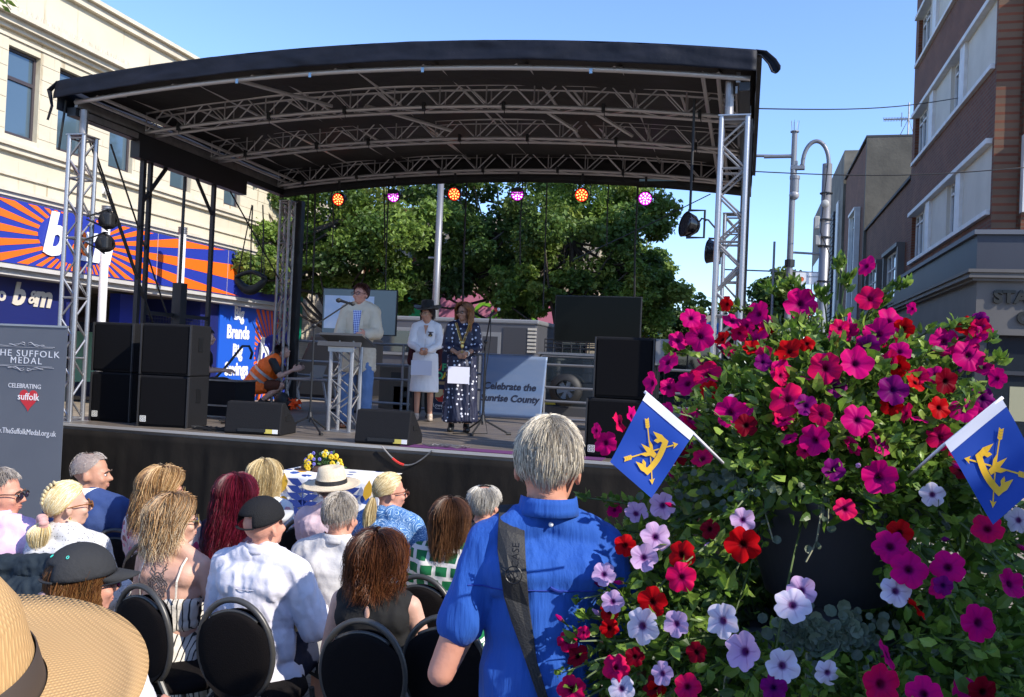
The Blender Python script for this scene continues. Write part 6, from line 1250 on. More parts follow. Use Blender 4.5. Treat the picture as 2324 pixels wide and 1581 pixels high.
# 5 strawberry blonde with floral blouse
def floral(name, base, cs, sc=22, thr=.36):
    m = mat(name, base, .8); N, L, b = nodes_of(m); tc = N.new('ShaderNodeTexCoord'); v_ = N.new('ShaderNodeTexVoronoi'); v_.inputs['Scale'].default_value = sc; L.new(tc.outputs['Object'], v_.inputs['Vector']); nz = N.new('ShaderNodeTexNoise'); nz.inputs['Scale'].default_value = sc*1.6; L.new(tc.outputs['Object'], nz.inputs['Vector'])
    ad = N.new('ShaderNodeMath'); ad.operation = 'ADD'; L.new(v_.outputs['Distance'], ad.inputs[0]); m2 = N.new('ShaderNodeMath'); m2.operation = 'MULTIPLY'; m2.inputs[1].default_value = .35; L.new(nz.outputs['Fac'], m2.inputs[0]); L.new(m2.outputs[0], ad.inputs[1]); lt = N.new('ShaderNodeMath'); lt.operation = 'LESS_THAN'; lt.inputs[1].default_value = thr+.17; L.new(ad.outputs[0], lt.inputs[0])
    r_ = N.new('ShaderNodeValToRGB'); r_.color_ramp.interpolation = 'CONSTANT'; sp_ = N.new('ShaderNodeSeparateColor'); L.new(v_.outputs['Color'], sp_.inputs[0]); L.new(sp_.outputs[0], r_.inputs[0])
    for i, c in enumerate(cs):
        e = r_.color_ramp.elements[i] if i < 2 else r_.color_ramp.elements.new(i/len(cs)); e.position = i/len(cs); e.color = (*srgb(c), 1)
    mx = N.new('ShaderNodeMix'); mx.data_type = 'RGBA'; L.new(lt.outputs[0], mx.inputs[0]); mx.inputs[6].default_value = (*srgb(base), 1); L.new(r_.outputs[0], mx.inputs[7]); L.new(mx.outputs[2], b.inputs['Base Color']); return m
p = seat_person('strawberry blonde woman in a pink floral blouse and sunglasses', 378, 1060, 1.30, R(5), wf=1.0, hyaw=R(-62), skin=SK_R)
shirt(p, floral('pink_floral_blouse', (.68, .55, .52), [(.55, .06, .18), (.7, .25, .3), (.3, .1, .1)]), 'long', .024, 'blouse', seed=29); trousers(p, WHITE); shoes(p, BLKM); face(p)
hair(p, ['8f6840', 'b08c5c', '78583a', 'cfae80'], .31, 680, wave=.010, freq=20, vol=.024, width=.0038, seed=30, spread=.2); glasses(p, gold, mat('pink_mirror_lens', (.35, .06, .12), .08, .4), .9, 1.1)
# 6 striped top woman with back tattoo
def stripes(name, c1, c2, ax='X', sc=15, thr=.86):
    m = mat(name, c1, .8, bump=.3, bscale=50); N, L, b = nodes_of(m); tc = N.new('ShaderNodeTexCoord'); w_ = N.new('ShaderNodeTexWave'); w_.bands_direction = ax; w_.inputs['Scale'].default_value = sc; w_.inputs['Distortion'].default_value = 1.2; w_.inputs['Detail Scale'].default_value = .6; L.new(tc.outputs['Object'], w_.inputs['Vector'])
    gt = N.new('ShaderNodeMath'); gt.operation = 'GREATER_THAN'; gt.inputs[1].default_value = thr; L.new(w_.outputs['Fac'], gt.inputs[0]); mx = N.new('ShaderNodeMix'); mx.data_type = 'RGBA'; L.new(gt.outputs[0], mx.inputs[0]); mx.inputs[6].default_value = (*srgb(c1), 1); mx.inputs[7].default_value = (*srgb(c2), 1); L.new(mx.outputs[2], b.inputs['Base Color']); return m
stm = stripes('cream_linen_black_stripe', (.62, .57, .49), (.02, .02, .02))
p = seat_person('blonde woman with a tattooed back and striped strappy top', 404, 1121, 1.27, R(2), wf=.98, hyaw=R(-58), hpitch=R(-4), skin=SK_L, arms={1: ((.07, .05, -.27), (-.05, .22, .02)), -1: ((.07, .05, -.27), (-.05, .22, .02))})
mb = MB(); mb.ell(p.P+p.up*.22, (.160*p.wf, .122*p.wf, .10)); mb.ell(p.P+p.up*.17, (.156*p.wf, .12*p.wf, .07)); mb.ell(p.P+p.up*.27, (.166*p.wf, .124*p.wf, .07)); tb_ = flesh(mb, 'bandeau_top', stm, p.T, .010, 3, folds(5, .004, 20, 3), p.TM)
mb = MB()
for k in (-1, 1): mb.v += []
for k in (-1, 1): MB().tube([p.TM @ q for q in (p.P+p.up*.30+V((k*.10, -.118, 0)), p.P+p.up*.40+V((k*.105, -.125, 0)), p.P+p.up*.47+V((k*.108, -.09, 0)), p.NB+V((k*.108, -.02, .005)), p.NB+V((k*.105, .05, -.02)))], .0055, 6, flat=.4).build('strap', stm, p.T)
mb = MB(); cap(mb, p.P+V((0, 0, -.02)), p.P+V((0, .02, .05)), .17, .15); [cap(mb, p.hip[k], p.K[k], .12, .10) for k in (-1, 1)]; mb.ell(p.P+V((0, -.03, -.04)), (.20, .16, .10)); [cap(mb, p.K[k], p.A[k]+V((0, 0, .1)), .10, .12) for k in (-1, 1)]; flesh(mb, 'skirt', stm, p.T, .013, 3, folds(6, .010, 9, 3), p.TM); shoes(p, BLKM); face(p)
hair(p, ['2e1c10', '5a3c20', '9a7040', 'c0986c'], .215, 760, wave=.010, freq=22, vol=.023, width=.0038, tipmix=['e0c8a0', 'c8a070', '6a4a30', 'ecdcbc'], seed=31, spread=.14)
glasses(p, gold, mat('olive_lens', (.08, .06, .02), .1), .95, 1.1)
ink2 = mat('grey_tattoo_ink', (.11, .085, .08), .6); mb = MB(); tc_ = p.P+p.up*.37
def bk(u, v):
    x, zz = u, v; sx_ = .160*p.wf; r_ = 1-(x/sx_)**2
    return (p.P+p.up*.34+V((x, -math.sqrt(max(.01, r_))*.114*p.wf*math.sqrt(max(.05, 1-((zz-.0)/.26)**2))-.004, zz)))
from mathutils.bvhtree import BVHTree
def body_bvh(o): me = o.data; return BVHTree.FromPolygons([v.co+org(o) for v in me.vertices], [tuple(q.vertices) for q in me.polygons])
bv = body_bvh(p.body)
def onback(x, z):
    o_ = p.TM @ V((x, -.5, z)); d = (p.TM.to_3x3() @ V((0, 1, 0))).normalized(); h = bv.ray_cast(o_, d); return (h[0]-d*.0015) if h[0] else None
def inkline(pts, r_=.0022):
    q = [onback(x, z) for x, z in pts]; q = [a for a in q if a]
    if len(q) > 1: mb.tube(q, r_, 4)
cx_, cz_ = -.015, p.NB.z-.16
for rr, sq in ((.052, 1.25), (.042, 1.2), (.03, 1.3), (.018, 1.2), (.009, 1)): inkline([(cx_+rr*math.cos(a)*(1+.12*math.sin(5*a)), cz_+rr*sq*math.sin(a)*(1+.1*math.cos(4*a))) for a in np.linspace(0, 2*PI, 26)], .0024)
for k in range(16): a = k*2*PI/16; inkline([(cx_+.02*math.cos(a), cz_+.024*math.sin(a)), (cx_+.045*math.cos(a+.3), cz_+.055*math.sin(a+.3)), (cx_+.058*math.cos(a+.1), cz_+.072*math.sin(a+.1))], .002)
for k in (-1, 1):
    for j in range(3): inkline([(cx_+k*(.02+.022*t)+.01*math.sin(t*5+j), cz_+.07+.045*t-.012*j) for t in np.linspace(0, 1, 10)], .0022); inkline([(cx_+k*(.008+.04*t), cz_-.07-.03*math.sin(t*3)-.01*j) for t in np.linspace(0, 1, 8)], .0022)
mb.build('back_tattoo', ink2, p.body)
# 7 dark red hair
p = seat_person('woman with very long dark red hair seated left of the black cap', 540, 1076, 1.28, R(5), wf=.98, hyaw=R(-10), skin=SK_L)
shirt(p, fabric('dark_plum_top', (.025, .015, .035)), 'long', .02, seed=33); trousers(p, BLKRUB); shoes(p, BLKM)
hair(p, ['4a0a18', '5c0e20', '3a0812', '701830'], .52, 760, wave=.010, freq=20, vol=.02, width=.0038, seed=34, spread=.14)
# 8 light blonde
p = seat_person('fair haired woman in a pale floral blouse near the flower table', 603, 1042, 1.27, R(0), wf=.98, hyaw=R(-5), skin=SK_L)
shirt(p, floral('pale_blue_floral', (.62, .64, .64), [(.2, .3, .45), (.5, .25, .3), (.3, .4, .3)]), 'long', .02, 'blouse', seed=35); trousers(p, WHITE); shoes(p, BLKM); hair(p, ['b39a6a', 'c9b384', '9a8256', 'd8c69a'], .27, 600, vol=.018, width=.0042, seed=36, wave=.004)
# 9 trucker cap man
p = seat_person('man in a white shirt and black mesh back cap, head bowed', 604, 1128, 1.30, R(0), wf=1.06, lean=R(3), hyaw=R(-16), hpitch=R(-14), skin=SK_R, arms={1: ((.09, .05, -.26), (-.10, .22, .03)), -1: ((.07, .03, -.27), (-.06, .22, .03))})
whs = fabric('white_linen_shirt', (.62, .60, .66), (.66, .64, .70), bump=.35, bscale=22); shirt(p, whs, 'long', .028, seed=37, fold=.008, collar=True, fx=8, fz=3.5, hem=.03, loose=.02, vox=.008); trousers(p, fabric('dark_navy_shorts', (.012, .016, .035)), .03, True, 'shorts'); shoes(p, WHITE); face(p)
cm = fabric('black_cap_mesh', (.012, .012, .013), bump=.5, bscale=200); cap_hat(p, cm, .08, mat('pale_grey_bill', (.45, .45, .45), .6), True); hair(p, ['2a1a14'], .006, 300, style='short', width=.0018, seed=4, bald=R(40), base=(.45, .24, .18)) if False else None
q = p.TM @ (p.P+p.up*.42+V((0, -.155, 0))); yk = MB().tube([p.TM @ (p.P+p.up*.40+V((x, -.150+1.6*x*x, 0))) for x in np.linspace(-.13, .13, 12)], .0022, 4); yk.build('yoke_seam', mat('grey_seam', (.5, .49, .54), .8), p.T)
# 10 panama hat
p = seat_person('person in a pink shirt and cream panama hat by the flower table', 756, 1066, 1.25, R(0), wf=1.06, hyaw=R(-6), hpitch=R(-6), skin=SK_R)
shirt(p, fabric('pale_pink_linen', (.70, .52, .55)), 'long', .024, seed=39, fold=.007); trousers(p, WHITE); shoes(p, BLKM); hair(p, ['8a8078'], .03, 200, style='short', width=.003)
straw = mat('cream_panama_straw', (.66, .56, .40), .7, col2=(.58, .48, .33), nscale=60, bump=.3, bscale=150)
mb = MB().lathe((0, -.01, .055), [(0, .098), (.03, .108), (.06, .118), (.082, .112), (.094, .06), (.104, 0), (.13, -.012), (.17, -.014), (.19, -.004), (.191, .001), (.17, -.006), (.13, -.004), (.105, .008)], 36, sx=1, sy=1.12)
h_ = HB(p, mb, 'panama_hat', straw, smooth=True); HB(p, MB().lathe((0, -.01, .058), [(.105, 0), (.1005, .034), (.099, .034)], 32, sy=1.12), 'hat_band', BLKM, h_)
# 11 grey white hair man with shoulder strap
p = seat_person('white haired man in a white shirt with a black shoulder strap', 776, 1113, 1.30, R(2), wf=1.1, hyaw=R(-8), skin=SK_R)
shirt(p, fabric('cream_white_shirt', (.56, .54, .52), (.6, .58, .56)), 'long', .024, seed=41, fold=.008, collar=True); trousers(p, BLKRUB); shoes(p, BLKM)
hair(p, ['a69c8e', 'c2b9ac', '867c70'], .045, 620, style='short', width=.003, seed=42, top_lift=.006); MB().tube([p.TM @ (p.P+p.up*t+V((x, y, 0))) for t, x, y in ((.5, -.075, -.03), (.44, -.08, -.125), (.3, -.08, -.155), (.1, -.09, -.16))], .016, 6, flat=.25).build('black_strap', BLKRUB, p.T)
# 12 ponytail woman
def swirl(name, c1, c2, sc=11):
    m = mat(name, c1, .75); N, L, b = nodes_of(m); tc = N.new('ShaderNodeTexCoord'); n_ = N.new('ShaderNodeTexNoise'); n_.inputs['Scale'].default_value = sc*.6; n_.inputs['Detail'].default_value = 1; n_.inputs['Distortion'].default_value = 1.5; L.new(tc.outputs['Object'], n_.inputs['Vector']); a = N.new('ShaderNodeMath'); a.operation = 'PINGPONG'; a.inputs[1].default_value = .035; L.new(n_.outputs['Fac'], a.inputs[0]); lt = N.new('ShaderNodeMath'); lt.operation = 'LESS_THAN'; lt.inputs[1].default_value = .0065; L.new(a.outputs[0], lt.inputs[0])
    mx = N.new('ShaderNodeMix'); mx.data_type = 'RGBA'; L.new(lt.outputs[0], mx.inputs[0]); mx.inputs[6].default_value = (*srgb(c1), 1); mx.inputs[7].default_value = (*srgb(c2), 1); L.new(mx.outputs[2], b.inputs['Base Color']); return m
p = seat_person('fair haired woman with a ponytail in a blue scroll patterned top', 888, 1068, 1.28, R(0), wf=1.02, hyaw=R(-48), skin=SK_R)
shirt(p, swirl('blue_scroll_print', (.045, .15, .36), (.45, .60, .75), 16), 'long', .024, seed=43); trousers(p, WHITE); shoes(p, BLKM); face(p)
hair(p, ['b8a070', 'cdb88a', '9c8454', 'dccca0'], .2, 680, style='tied', tie=(.01, -.118, -.02), tail=.27, tailr=.032, width=.0036, vol=.014, seed=44, base=(.42, .32, .18)); glasses(p, mat('brown_frame', (.12, .04, .02), .3), mat('brown_lens', (.1, .05, .03), .1), .7, 1.0)
# 13 brown haired woman in black, nearest
p = seat_person('woman with wavy auburn brown hair in a black sleeveless top', 862, 1206, 1.215, R(4), wf=1.06, hyaw=R(-14), hpitch=R(-6), skin=SK_L, arms={1: ((.08, .06, -.27), (-.06, .20, .0)), -1: ((.08, .06, -.27), (-.06, .20, .0))})
o = shirt(p, fabric('black_crepe', (.014, .0135, .013), (.02, .019, .018), bump=.25), 'none', .014, 'sleeveless_top', seed=45, fold=.005, sleeves=False, hem=.05, loose=.01); trousers(p, fabric('dark_grey_trousers', (.075, .068, .066), (.09, .08, .08)), .045, seed=46, fold=.008); shoes(p, BLKM)
bv2 = body_bvh(o); h_ = bv2.ray_cast(p.TM @ V((0, -.5, p.NB.z-.075)), (p.TM.to_3x3() @ V((0, 1, 0))).normalized())
if h_[0]: MB().ell(h_[0], (.012, .006, .036)).build('keyhole_opening', SK_L, o, smooth=True)
hair(p, ['2a170f', '4a2a18', '603a24', '1e100a'], .19, 900, wave=.011, freq=26, vol=.029, width=.0036, seed=47, tipmix=['7a4424', '4a2614', '8e5a34', '5a3018'], spread=.16)
# 14 green and white dress
gw = brick_mat('green_white_blocks', (.0, .17, .05), (.0, .11, .035), (.72, .72, .68), 'XZ', bw=.085, rh=.07, ms=.011, bump=0); p = seat_person('brown haired woman in a green and white block print dress', 1026, 1128, 1.25, R(2), wf=.98, hyaw=R(-12), skin=SK_L)

shirt(p, gw, 'long', .024, 'dress', seed=49, hem=.05); trousers(p, gw, .04, name='dress_skirt'); shoes(p, BLKM); hair(p, ['2e1a10', '452a1a', '5a3a24'], .26, 640, vol=.015, width=.0036, seed=50, wave=.004, tipmix=['5a3a24', '7a5638'])
# 15 white curly hair
p = seat_person('man with white wispy hair and a bald crown in the front row', 1102, 1095, 1.27, R(0), wf=1.0, hyaw=R(-10), skin=SK_R)
shirt(p, fabric('dark_grey_jacket', (.02, .02, .025)), 'long', .024, 'jacket', seed=51); trousers(p, BLKRUB); shoes(p, BLKM); hair(p, ['b5aea2', 'd0cbc0', '948c80'], .07, 520, style='short', width=.003, seed=52, bald=R(28), top_lift=.02, base=(.4, .36, .3))
# bald head glimpsed at the very bottom
p = seat_person('bare crown of a person at the bottom edge between two chairs', 476, 1567, 1.22, R(0), wf=1.0, skin=SK_R, hands=False); shirt(p, whs, 'short', .02, seed=5); trousers(p, jeans); shoes(p, BLKM)
# ---------------------------------------------------------------- chairs
CL = [('chair of the man in the white shirt and black cap, nearest centre', 533, 1347, 0), ('chair of the woman with wavy auburn hair, nearest right', 823, 1392, .06), ('chair right behind the woman with the tattooed back', 325, 1318, -.25), ('empty looking chair back left of the white haired man with the strap', 690, 1172, 0), ('chair right of the white linen shirt, behind the strap wearing man', 735, 1262, -.1), ('chair behind the woman in the green and white dress', 955, 1297, -.05), ('chair behind the ponytail woman in blue', 858, 1197, 0), ('chair behind the woman with dark red hair', 530, 1240, 0), ('chair behind the strawberry blonde woman', 345, 1220, .1), ('chair behind the man in the navy blazer', 262, 1195, .15), ('empty black seat between the woman in black and the man in blue', 1010, 1385, 0)]
for i, (lab, px, py, yw) in enumerate(CL): q = atZ(px, py, .92); f_ = 1-.10/math.hypot(q.x, q.y); chair(lab, q.x*f_, q.y*f_+.045, yw)
# coat on a chair back at the left
q = atZ(55, 1262, .95); chair('chair under the dark coat at the left edge', q.x+.1, q.y+.1, .1)
mb = MB(); cap(mb, q+V((-.42, 0, -.10)), q+V((.22, 0, -.02)), .06, .05); cap(mb, q+V((-.42, -.03, -.22)), q+V((.3, -.03, -.14)), .10, .07); cap(mb, q+V((-.3, -.05, -.4)), q+V((.25, -.05, -.35)), .10, .08)
tag(flesh(mb, 'folded_coat', fabric('dark_teal_cloth', (.016, .024, .032), (.022, .032, .042)), None, .010, 3, folds(60, .009, 9, 9)), 'dark teal coat draped over a chair beside the pink shirted man', 'coat')
# ---------------------------------------------------------------- standing man in blue with camera strap
q = atD(1249, 950, 2.46)
blu = fabric('royal_blue_crinkle_cotton', (.018, .080, .35), (.026, .105, .43), bump=.6, bscale=14, nscale=3, stretch=(3.5, 3.5, .35), sheen=.05)
p = person('tall grey haired man standing in a royal blue shirt with a camera strap', (0, 0, 0), R(20), 'stand', q.z/1.72, .89, hyaw=R(-14), hpitch=R(-2), skin=SK_R, at_head=q-cr*.0, arms={1: ((.10, -.01, -.31), (-.05, .25, .03)), -1: ((.11, -.03, -.32), (-.08, .25, .03))}, vox=.009, jaw=1.1)
so_ = shirt(p, blu, 'short', .013, seed=61, fold=.006, hem=.20, loose=.008, vox=.008, collar=True, fx=7, fz=1.6); trousers(p, fabric('dark_blue_jeans', (.02, .03, .06)), .02); shoes(p, BLKM)
hair(p, ['a39a8a', 'c9bfa9', '8a8172', 'e2d8c2', 'b8ad9c'], .040, 1500, style='short', width=.0024, seed=62, top_lift=.006, vol=.012, base=(.38, .31, .25))
bv3 = body_bvh(so_); Dw = (p.TM.to_3x3() @ V((0, 1, 0))).normalized()
def onshirt(x, z, e=.015):
    h = bv3.ray_cast(p.TM @ V((x, -.6, z)), Dw); return (h[0]-Dw*e) if h[0] else p.TM @ V((x, -.17, z))
nb = p.NB.z
mb = MB(); cp_ = [(-.098-.0, nb+.0), (-.098, nb-.05), (-.092, nb-.10), (-.082, nb-.16), (-.066, nb-.22), (-.045, nb-.29), (-.012, nb-.38), (.03, nb-.48), (.075, nb-.58), (.11, nb-.66), (.14, nb-.74)]
wd_ = [.033, .034, .033, .031, .026, .018, .016, .015, .015, .015, .015]
L1 = [onshirt(x-w_, z) for (x, z), w_ in zip(cp_, wd_)]; R1 = [onshirt(x+w_, z-.02) for (x, z), w_ in zip(cp_, wd_)]
top1 = p.TM @ V((-.125, .0, nb+.043)); top2 = p.TM @ V((-.06, .0, nb+.048)); f1 = p.TM @ V((-.125, .10, nb-.04)); f2 = p.TM @ V((-.06, .11, nb-.03))
L1 = [f1, top1]+L1; R1 = [f2, top2]+R1
for i_, (a, b_) in enumerate(zip(L1, R1)):
    for t in (0, .33, .67, 1):
        c = a.lerp(b_, t)
        if i_ > 1 and 0 < t < 1:
            l_ = p.TM.inverted() @ c; c = onshirt(l_.x, l_.z, .015)
        mb.v.append(tuple(c))
mb.f = [(4*i+j, 4*i+j+1, 4*i+j+5, 4*i+j+4) for i in range(len(L1)-1) for j in range(3)]
sto = tag(mb.build('camera_strap', mat('black_strap_webbing', (.018, .018, .019), .65, bump=.2, bscale=200), None, solid=.006, bevel=.002), 'wide black camera strap across the back of the man in blue', 'strap')
c = onshirt(-.094, nb-.10, .021); ri = MB().tube([c+V((.022*math.cos(a), -.002, .022*math.sin(a))) for a in np.linspace(0, 2*PI, 20)], .0016, 4); ri.tube([c+V((-.012, -.003, 0)), c+V((.0, -.003, .012)), c+V((.0, -.003, -.012)), c+V((.012, -.003, 0))], .0016, 4); ri.build('embossed_ring', BLKM, sto)
text('CASE', .028, c+V((.004, -.004, .052)), (0, 0, 1), (-1, 0, 0), BLKM, 'lettering', sto, .001)
c = onshirt(.0, nb+.012, .012); MB().ell(c, (.0065, .004, .0065)).build('collar_button', WHITE, so_)
sm_ = mat('dark_blue_seam', (.008, .03, .25), .8); MB().tube([onshirt(x, nb-.145, .001) for x in np.linspace(-.2, .2, 22)], .0022, 4).build('yoke_seam', sm_, so_); MB().tube([onshirt(x, nb-.135-.01*math.sin(x*60), .004) for x in np.linspace(-.0, .035, 5)], .004, 5).build('locker_loop', sm_, so_)
# ---------------------------------------------------------------- person in the wide straw hat, nearest left
q = atD(-190, 1608, .80); zt_ = q.z
p = person('person in a wide tan straw hat in the near left corner', (0, 0, 0), R(15), 'stand', (zt_+.065)/1.735, 1.0, at_head=q+V((0, .02, 0)), skin=SK_L, hpitch=R(14)); shirt(p, whs, 'short', .02, seed=71); trousers(p, jeans); shoes(p, BLKM)
hs = mat('woven_tan_straw', (.50, .30, .12), .75); N, L, b = nodes_of(hs); tc = N.new('ShaderNodeTexCoord'); vv = []
for ax, an in (('X', .5), ('Y', .5)):
    w_ = N.new('ShaderNodeTexWave'); w_.bands_direction = ax; w_.inputs['Scale'].default_value = 76; w_.inputs['Distortion'].default_value = .8; mp = N.new('ShaderNodeMapping'); mp.inputs['Rotation'].default_value = (0, 0, .4); L.new(tc.outputs['Object'], mp.inputs[0]); L.new(mp.outputs[0], w_.inputs['Vector']); vv.append(w_)
mu = N.new('ShaderNodeMath'); mu.operation = 'MULTIPLY'; L.new(vv[0].outputs['Fac'], mu.inputs[0]); L.new(vv[1].outputs['Fac'], mu.inputs[1]); r_ = N.new('ShaderNodeValToRGB'); r_.color_ramp.elements[0].color = (.45, .275, .115, 1); r_.color_ramp.elements[1].color = (.56, .35, .15, 1); r_.color_ramp.elements[1].position = .5
L.new(mu.outputs[0], r_.inputs[0]); L.new(r_.outputs[0], b.inputs['Base Color']); bp = N.new('ShaderNodeBump'); bp.inputs['Strength'].default_value = .5; bp.inputs['Distance'].default_value = .002; L.new(mu.outputs[0], bp.inputs['Height']); L.new(bp.outputs[0], b.inputs['Normal'])
prof = [(0, .118), (.04, .122), (.07, .112), (.088, .08), (.096, .03), (.102, .0), (.12, -.008), (.15, -.012), (.175, -.008), (.192, .002), (.194, .005), (.175, -.003), (.15, -.006), (.105, .006)]
HM2 = Matrix.Translation(q) @ Matrix.Rotation(R(15), 4, 'Z') @ Matrix.Rotation(R(13), 4, 'X')
mb = MB().lathe((0, 0, 0), prof, 72, sy=1.06); mb.v = [tuple(HM2 @ V(a)) for a in mb.v]; ht = mb.build('straw_hat', hs, p.T, smooth=True)
mb = MB().lathe((0, 0, .003), [(.104, 0), (.0985, .032), (.097, .033)], 60, sy=1.06); mb.v = [tuple(HM2 @ V(a)) for a in mb.v]; mb.build('hat_band', mat('dark_brown_ribbon', (.05, .035, .025), .7), ht, smooth=True)

# ---------------------------------------------------------------- flower table in front of the stage
a = atZ(632, 1074, .74); b_ = atZ(865, 1080, .74); tx0, tx1, ty = a.x, b_.x, 8.0
cm_ = floral('white_cloth_blue_leaves', (.76, .75, .74), [(.012, .04, .22), (.02, .07, .3), (.6, .3, .02), (.012, .04, .2)], 6.5, .30)
ty = .5*(a.y+b_.y)-.55
a = atY(630, 1076, ty); b_ = atY(866, 1082, ty); zt_ = .5*(a.z+b_.z)
tx0, tx1 = a.x, b_.x
tbl = thing('display_table', 'small table under a white cloth with blue and gold leaves', 'table', ((tx0+tx1)/2, ty+.35, 0))
MB().b2((tx0+.02, ty+.04, zt_-.03), (tx1-.02, ty+.62, zt_-.004)).build('table_top', STEELD, tbl)
for x in (tx0+.06, tx1-.06):
    for y in (ty+.08, ty+.58): MB().cyl((x, y, 0), (x, y, zt_-.03), .018).build('leg', BLKM, tbl)
def cfn(u, v):
    x = tx0+(tx1-tx0)*u; 
    if v < .4: return (x, ty+.66-.66*v/.4, zt_+.003)
    t = (v-.4)/.6; return (x+.015*math.sin(u*30)*t, ty-.02-.035*t*math.sin(u*24+1)*1-.02*t, zt_-.66*t)
cl = tag(MB().grid(cfn, 70, 22).build('tablecloth', cm_, smooth=True, solid=.003), 'white tablecloth printed with blue and gold leaves in front of the stage', 'tablecloth')
# two big blue leaf sprays printed on the front drop
lb = mat('navy_leaf_print', (.012, .035, .20), .7)
for (lx_, lz_, s_) in ((tx0+.32, zt_-.30, 1), (tx0+.75, zt_-.34, -1)):
    mb = MB(); mb.tube([(lx_, ty-.075, lz_-.26), (lx_, ty-.07, lz_+.18)], .006, 4)
    for k in range(6):
        for sg in (-1, 1): z0_ = lz_-.15+.07*k; mb.prism([(0, 0), (sg*.06, .06), (sg*.17, .055), (sg*.11, .0), (sg*.05, -.015)], (lx_, ty-.072, z0_), (1, 0, 0), (0, 0, 1), (0, -.004, 0))
    mb.build('leaf_print', lb, cl)
gpm = mat('gold_leaf_print_ink', (.65, .36, .02), .6)
for k in range(3): MB().prism([(0, 0), (.05, .05), (.07, .12), (.03, .2), (-.02, .12), (-.03, .05)], (tx0+.08+.45*k, ty-.06, zt_-.2), (1, 0, 0), (0, 0, 1), (0, -.004, 0)).build('gold_leaf_print', gpm, cl)
fq = atY(735, 1048, ty+.3); fl = thing('flower_arrangement', 'yellow and purple flower arrangement on the printed cloth', 'flowers', (fq.x, fq.y, zt_))
lv = MB(); flm = {k_: mat(n_+'_petals', c_, .6) for k_, c_, n_ in (('y', (.75, .50, .01), 'yellow'), ('p', (.18, .16, .5), 'purple'), ('w', (.6, .65, .5), 'white'))}
for k in range(260):
    d = V((rnd.gauss(0, 1), rnd.gauss(0, 1), abs(rnd.gauss(0, 1)))).normalized(); c = V((fq.x, fq.y, zt_+.03))+V((d.x*.2, d.y*.14, d.z*.16))*rnd.uniform(.5, 1.05); a_ = V((rnd.uniform(-1, 1), rnd.uniform(-1, 1), rnd.uniform(-.2, 1))).normalized()*.05; bb = a_.cross(V((rnd.random(), rnd.random(), rnd.random()))).normalized()*.012; lv.quad(c, c+a_*.5+bb, c+a_, c+a_*.5-bb)
for k in range(34):
    d = V((rnd.gauss(0, 1), -abs(rnd.gauss(0, 1)), abs(rnd.gauss(0, .8)))).normalized(); c = V((fq.x, fq.y, zt_+.03))+V((d.x*.21, d.y*.15, d.z*.17)); t_ = 'yyypw'[rnd.randrange(5)]; r0 = .028 if t_ == 'y' else .018; b1_ = MB()
    for j in range(7): a_ = j*.9; b1_.ell(c+V((r0*.6*math.cos(a_), -.005, r0*.6*math.sin(a_))), (r0*.5, r0*.35, r0*.5), None, 6, 4)
    b1_.build('bloom', flm[t_], fl)
lv.build('foliage', mat('bouquet_leaves', (.05, .12, .03), .6), fl)
brown = mat('brown_leather_hat', (.09, .045, .03), .6)
tag(MB().lathe((tx0+.02+.16, ty+.25, zt_+.004), [(0, .05), (.05, .05), (.06, .01), (.12, .005), (.12, .001), (0, .001)], 24).build('brown_hat', brown, smooth=True), 'low brown hat lying on the table left of the flowers', 'hat')
tag(MB().lathe((tx0+.36, ty+.2, zt_+.004), [(0, .06), (.06, .055), (.08, .03), (.085, .001), (0, .001)], 24).build('brown_bowl', brown, smooth=True), 'dark brown bowl on the table beside the flowers', 'bowl')
# ---------------------------------------------------------------- petunia tower
pc = atD(1880, 1150, 2.52); PCX, PCY = pc.x, pc.y
PL = thing('flower_tower', 'tiered grey planter tower overflowing with magenta, red and lilac petunias', 'planter', (PCX, PCY, 0))
potm = mat('dark_grey_pot_plastic', (.10, .10, .12), .45, bump=.08, bscale=30)
zr = [1.68, 1.24, .80]; rp = [.27, .36, .42]
for z, r_ in zip(zr, rp):
    MB().lathe((PCX, PCY, 0), [(.06, z-.30), (r_*.62, z-.30), (r_*.88, z-.06), (r_*.97, z-.055), (r_*1.0, z-.02), (r_, z), (r_*.95, z), (r_*.93, z-.05), (0, z-.06)], 48).build('pot', potm, PL, smooth=True)
MB().cyl((PCX, PCY, 0), (PCX, PCY, 1.6), .08, n=16).lathe((PCX, PCY, 0), [(.45, 0), (.45, .1), (.4, .4), (.3, .45), (.08, .5)], 32).build('column', potm, PL, smooth=True)
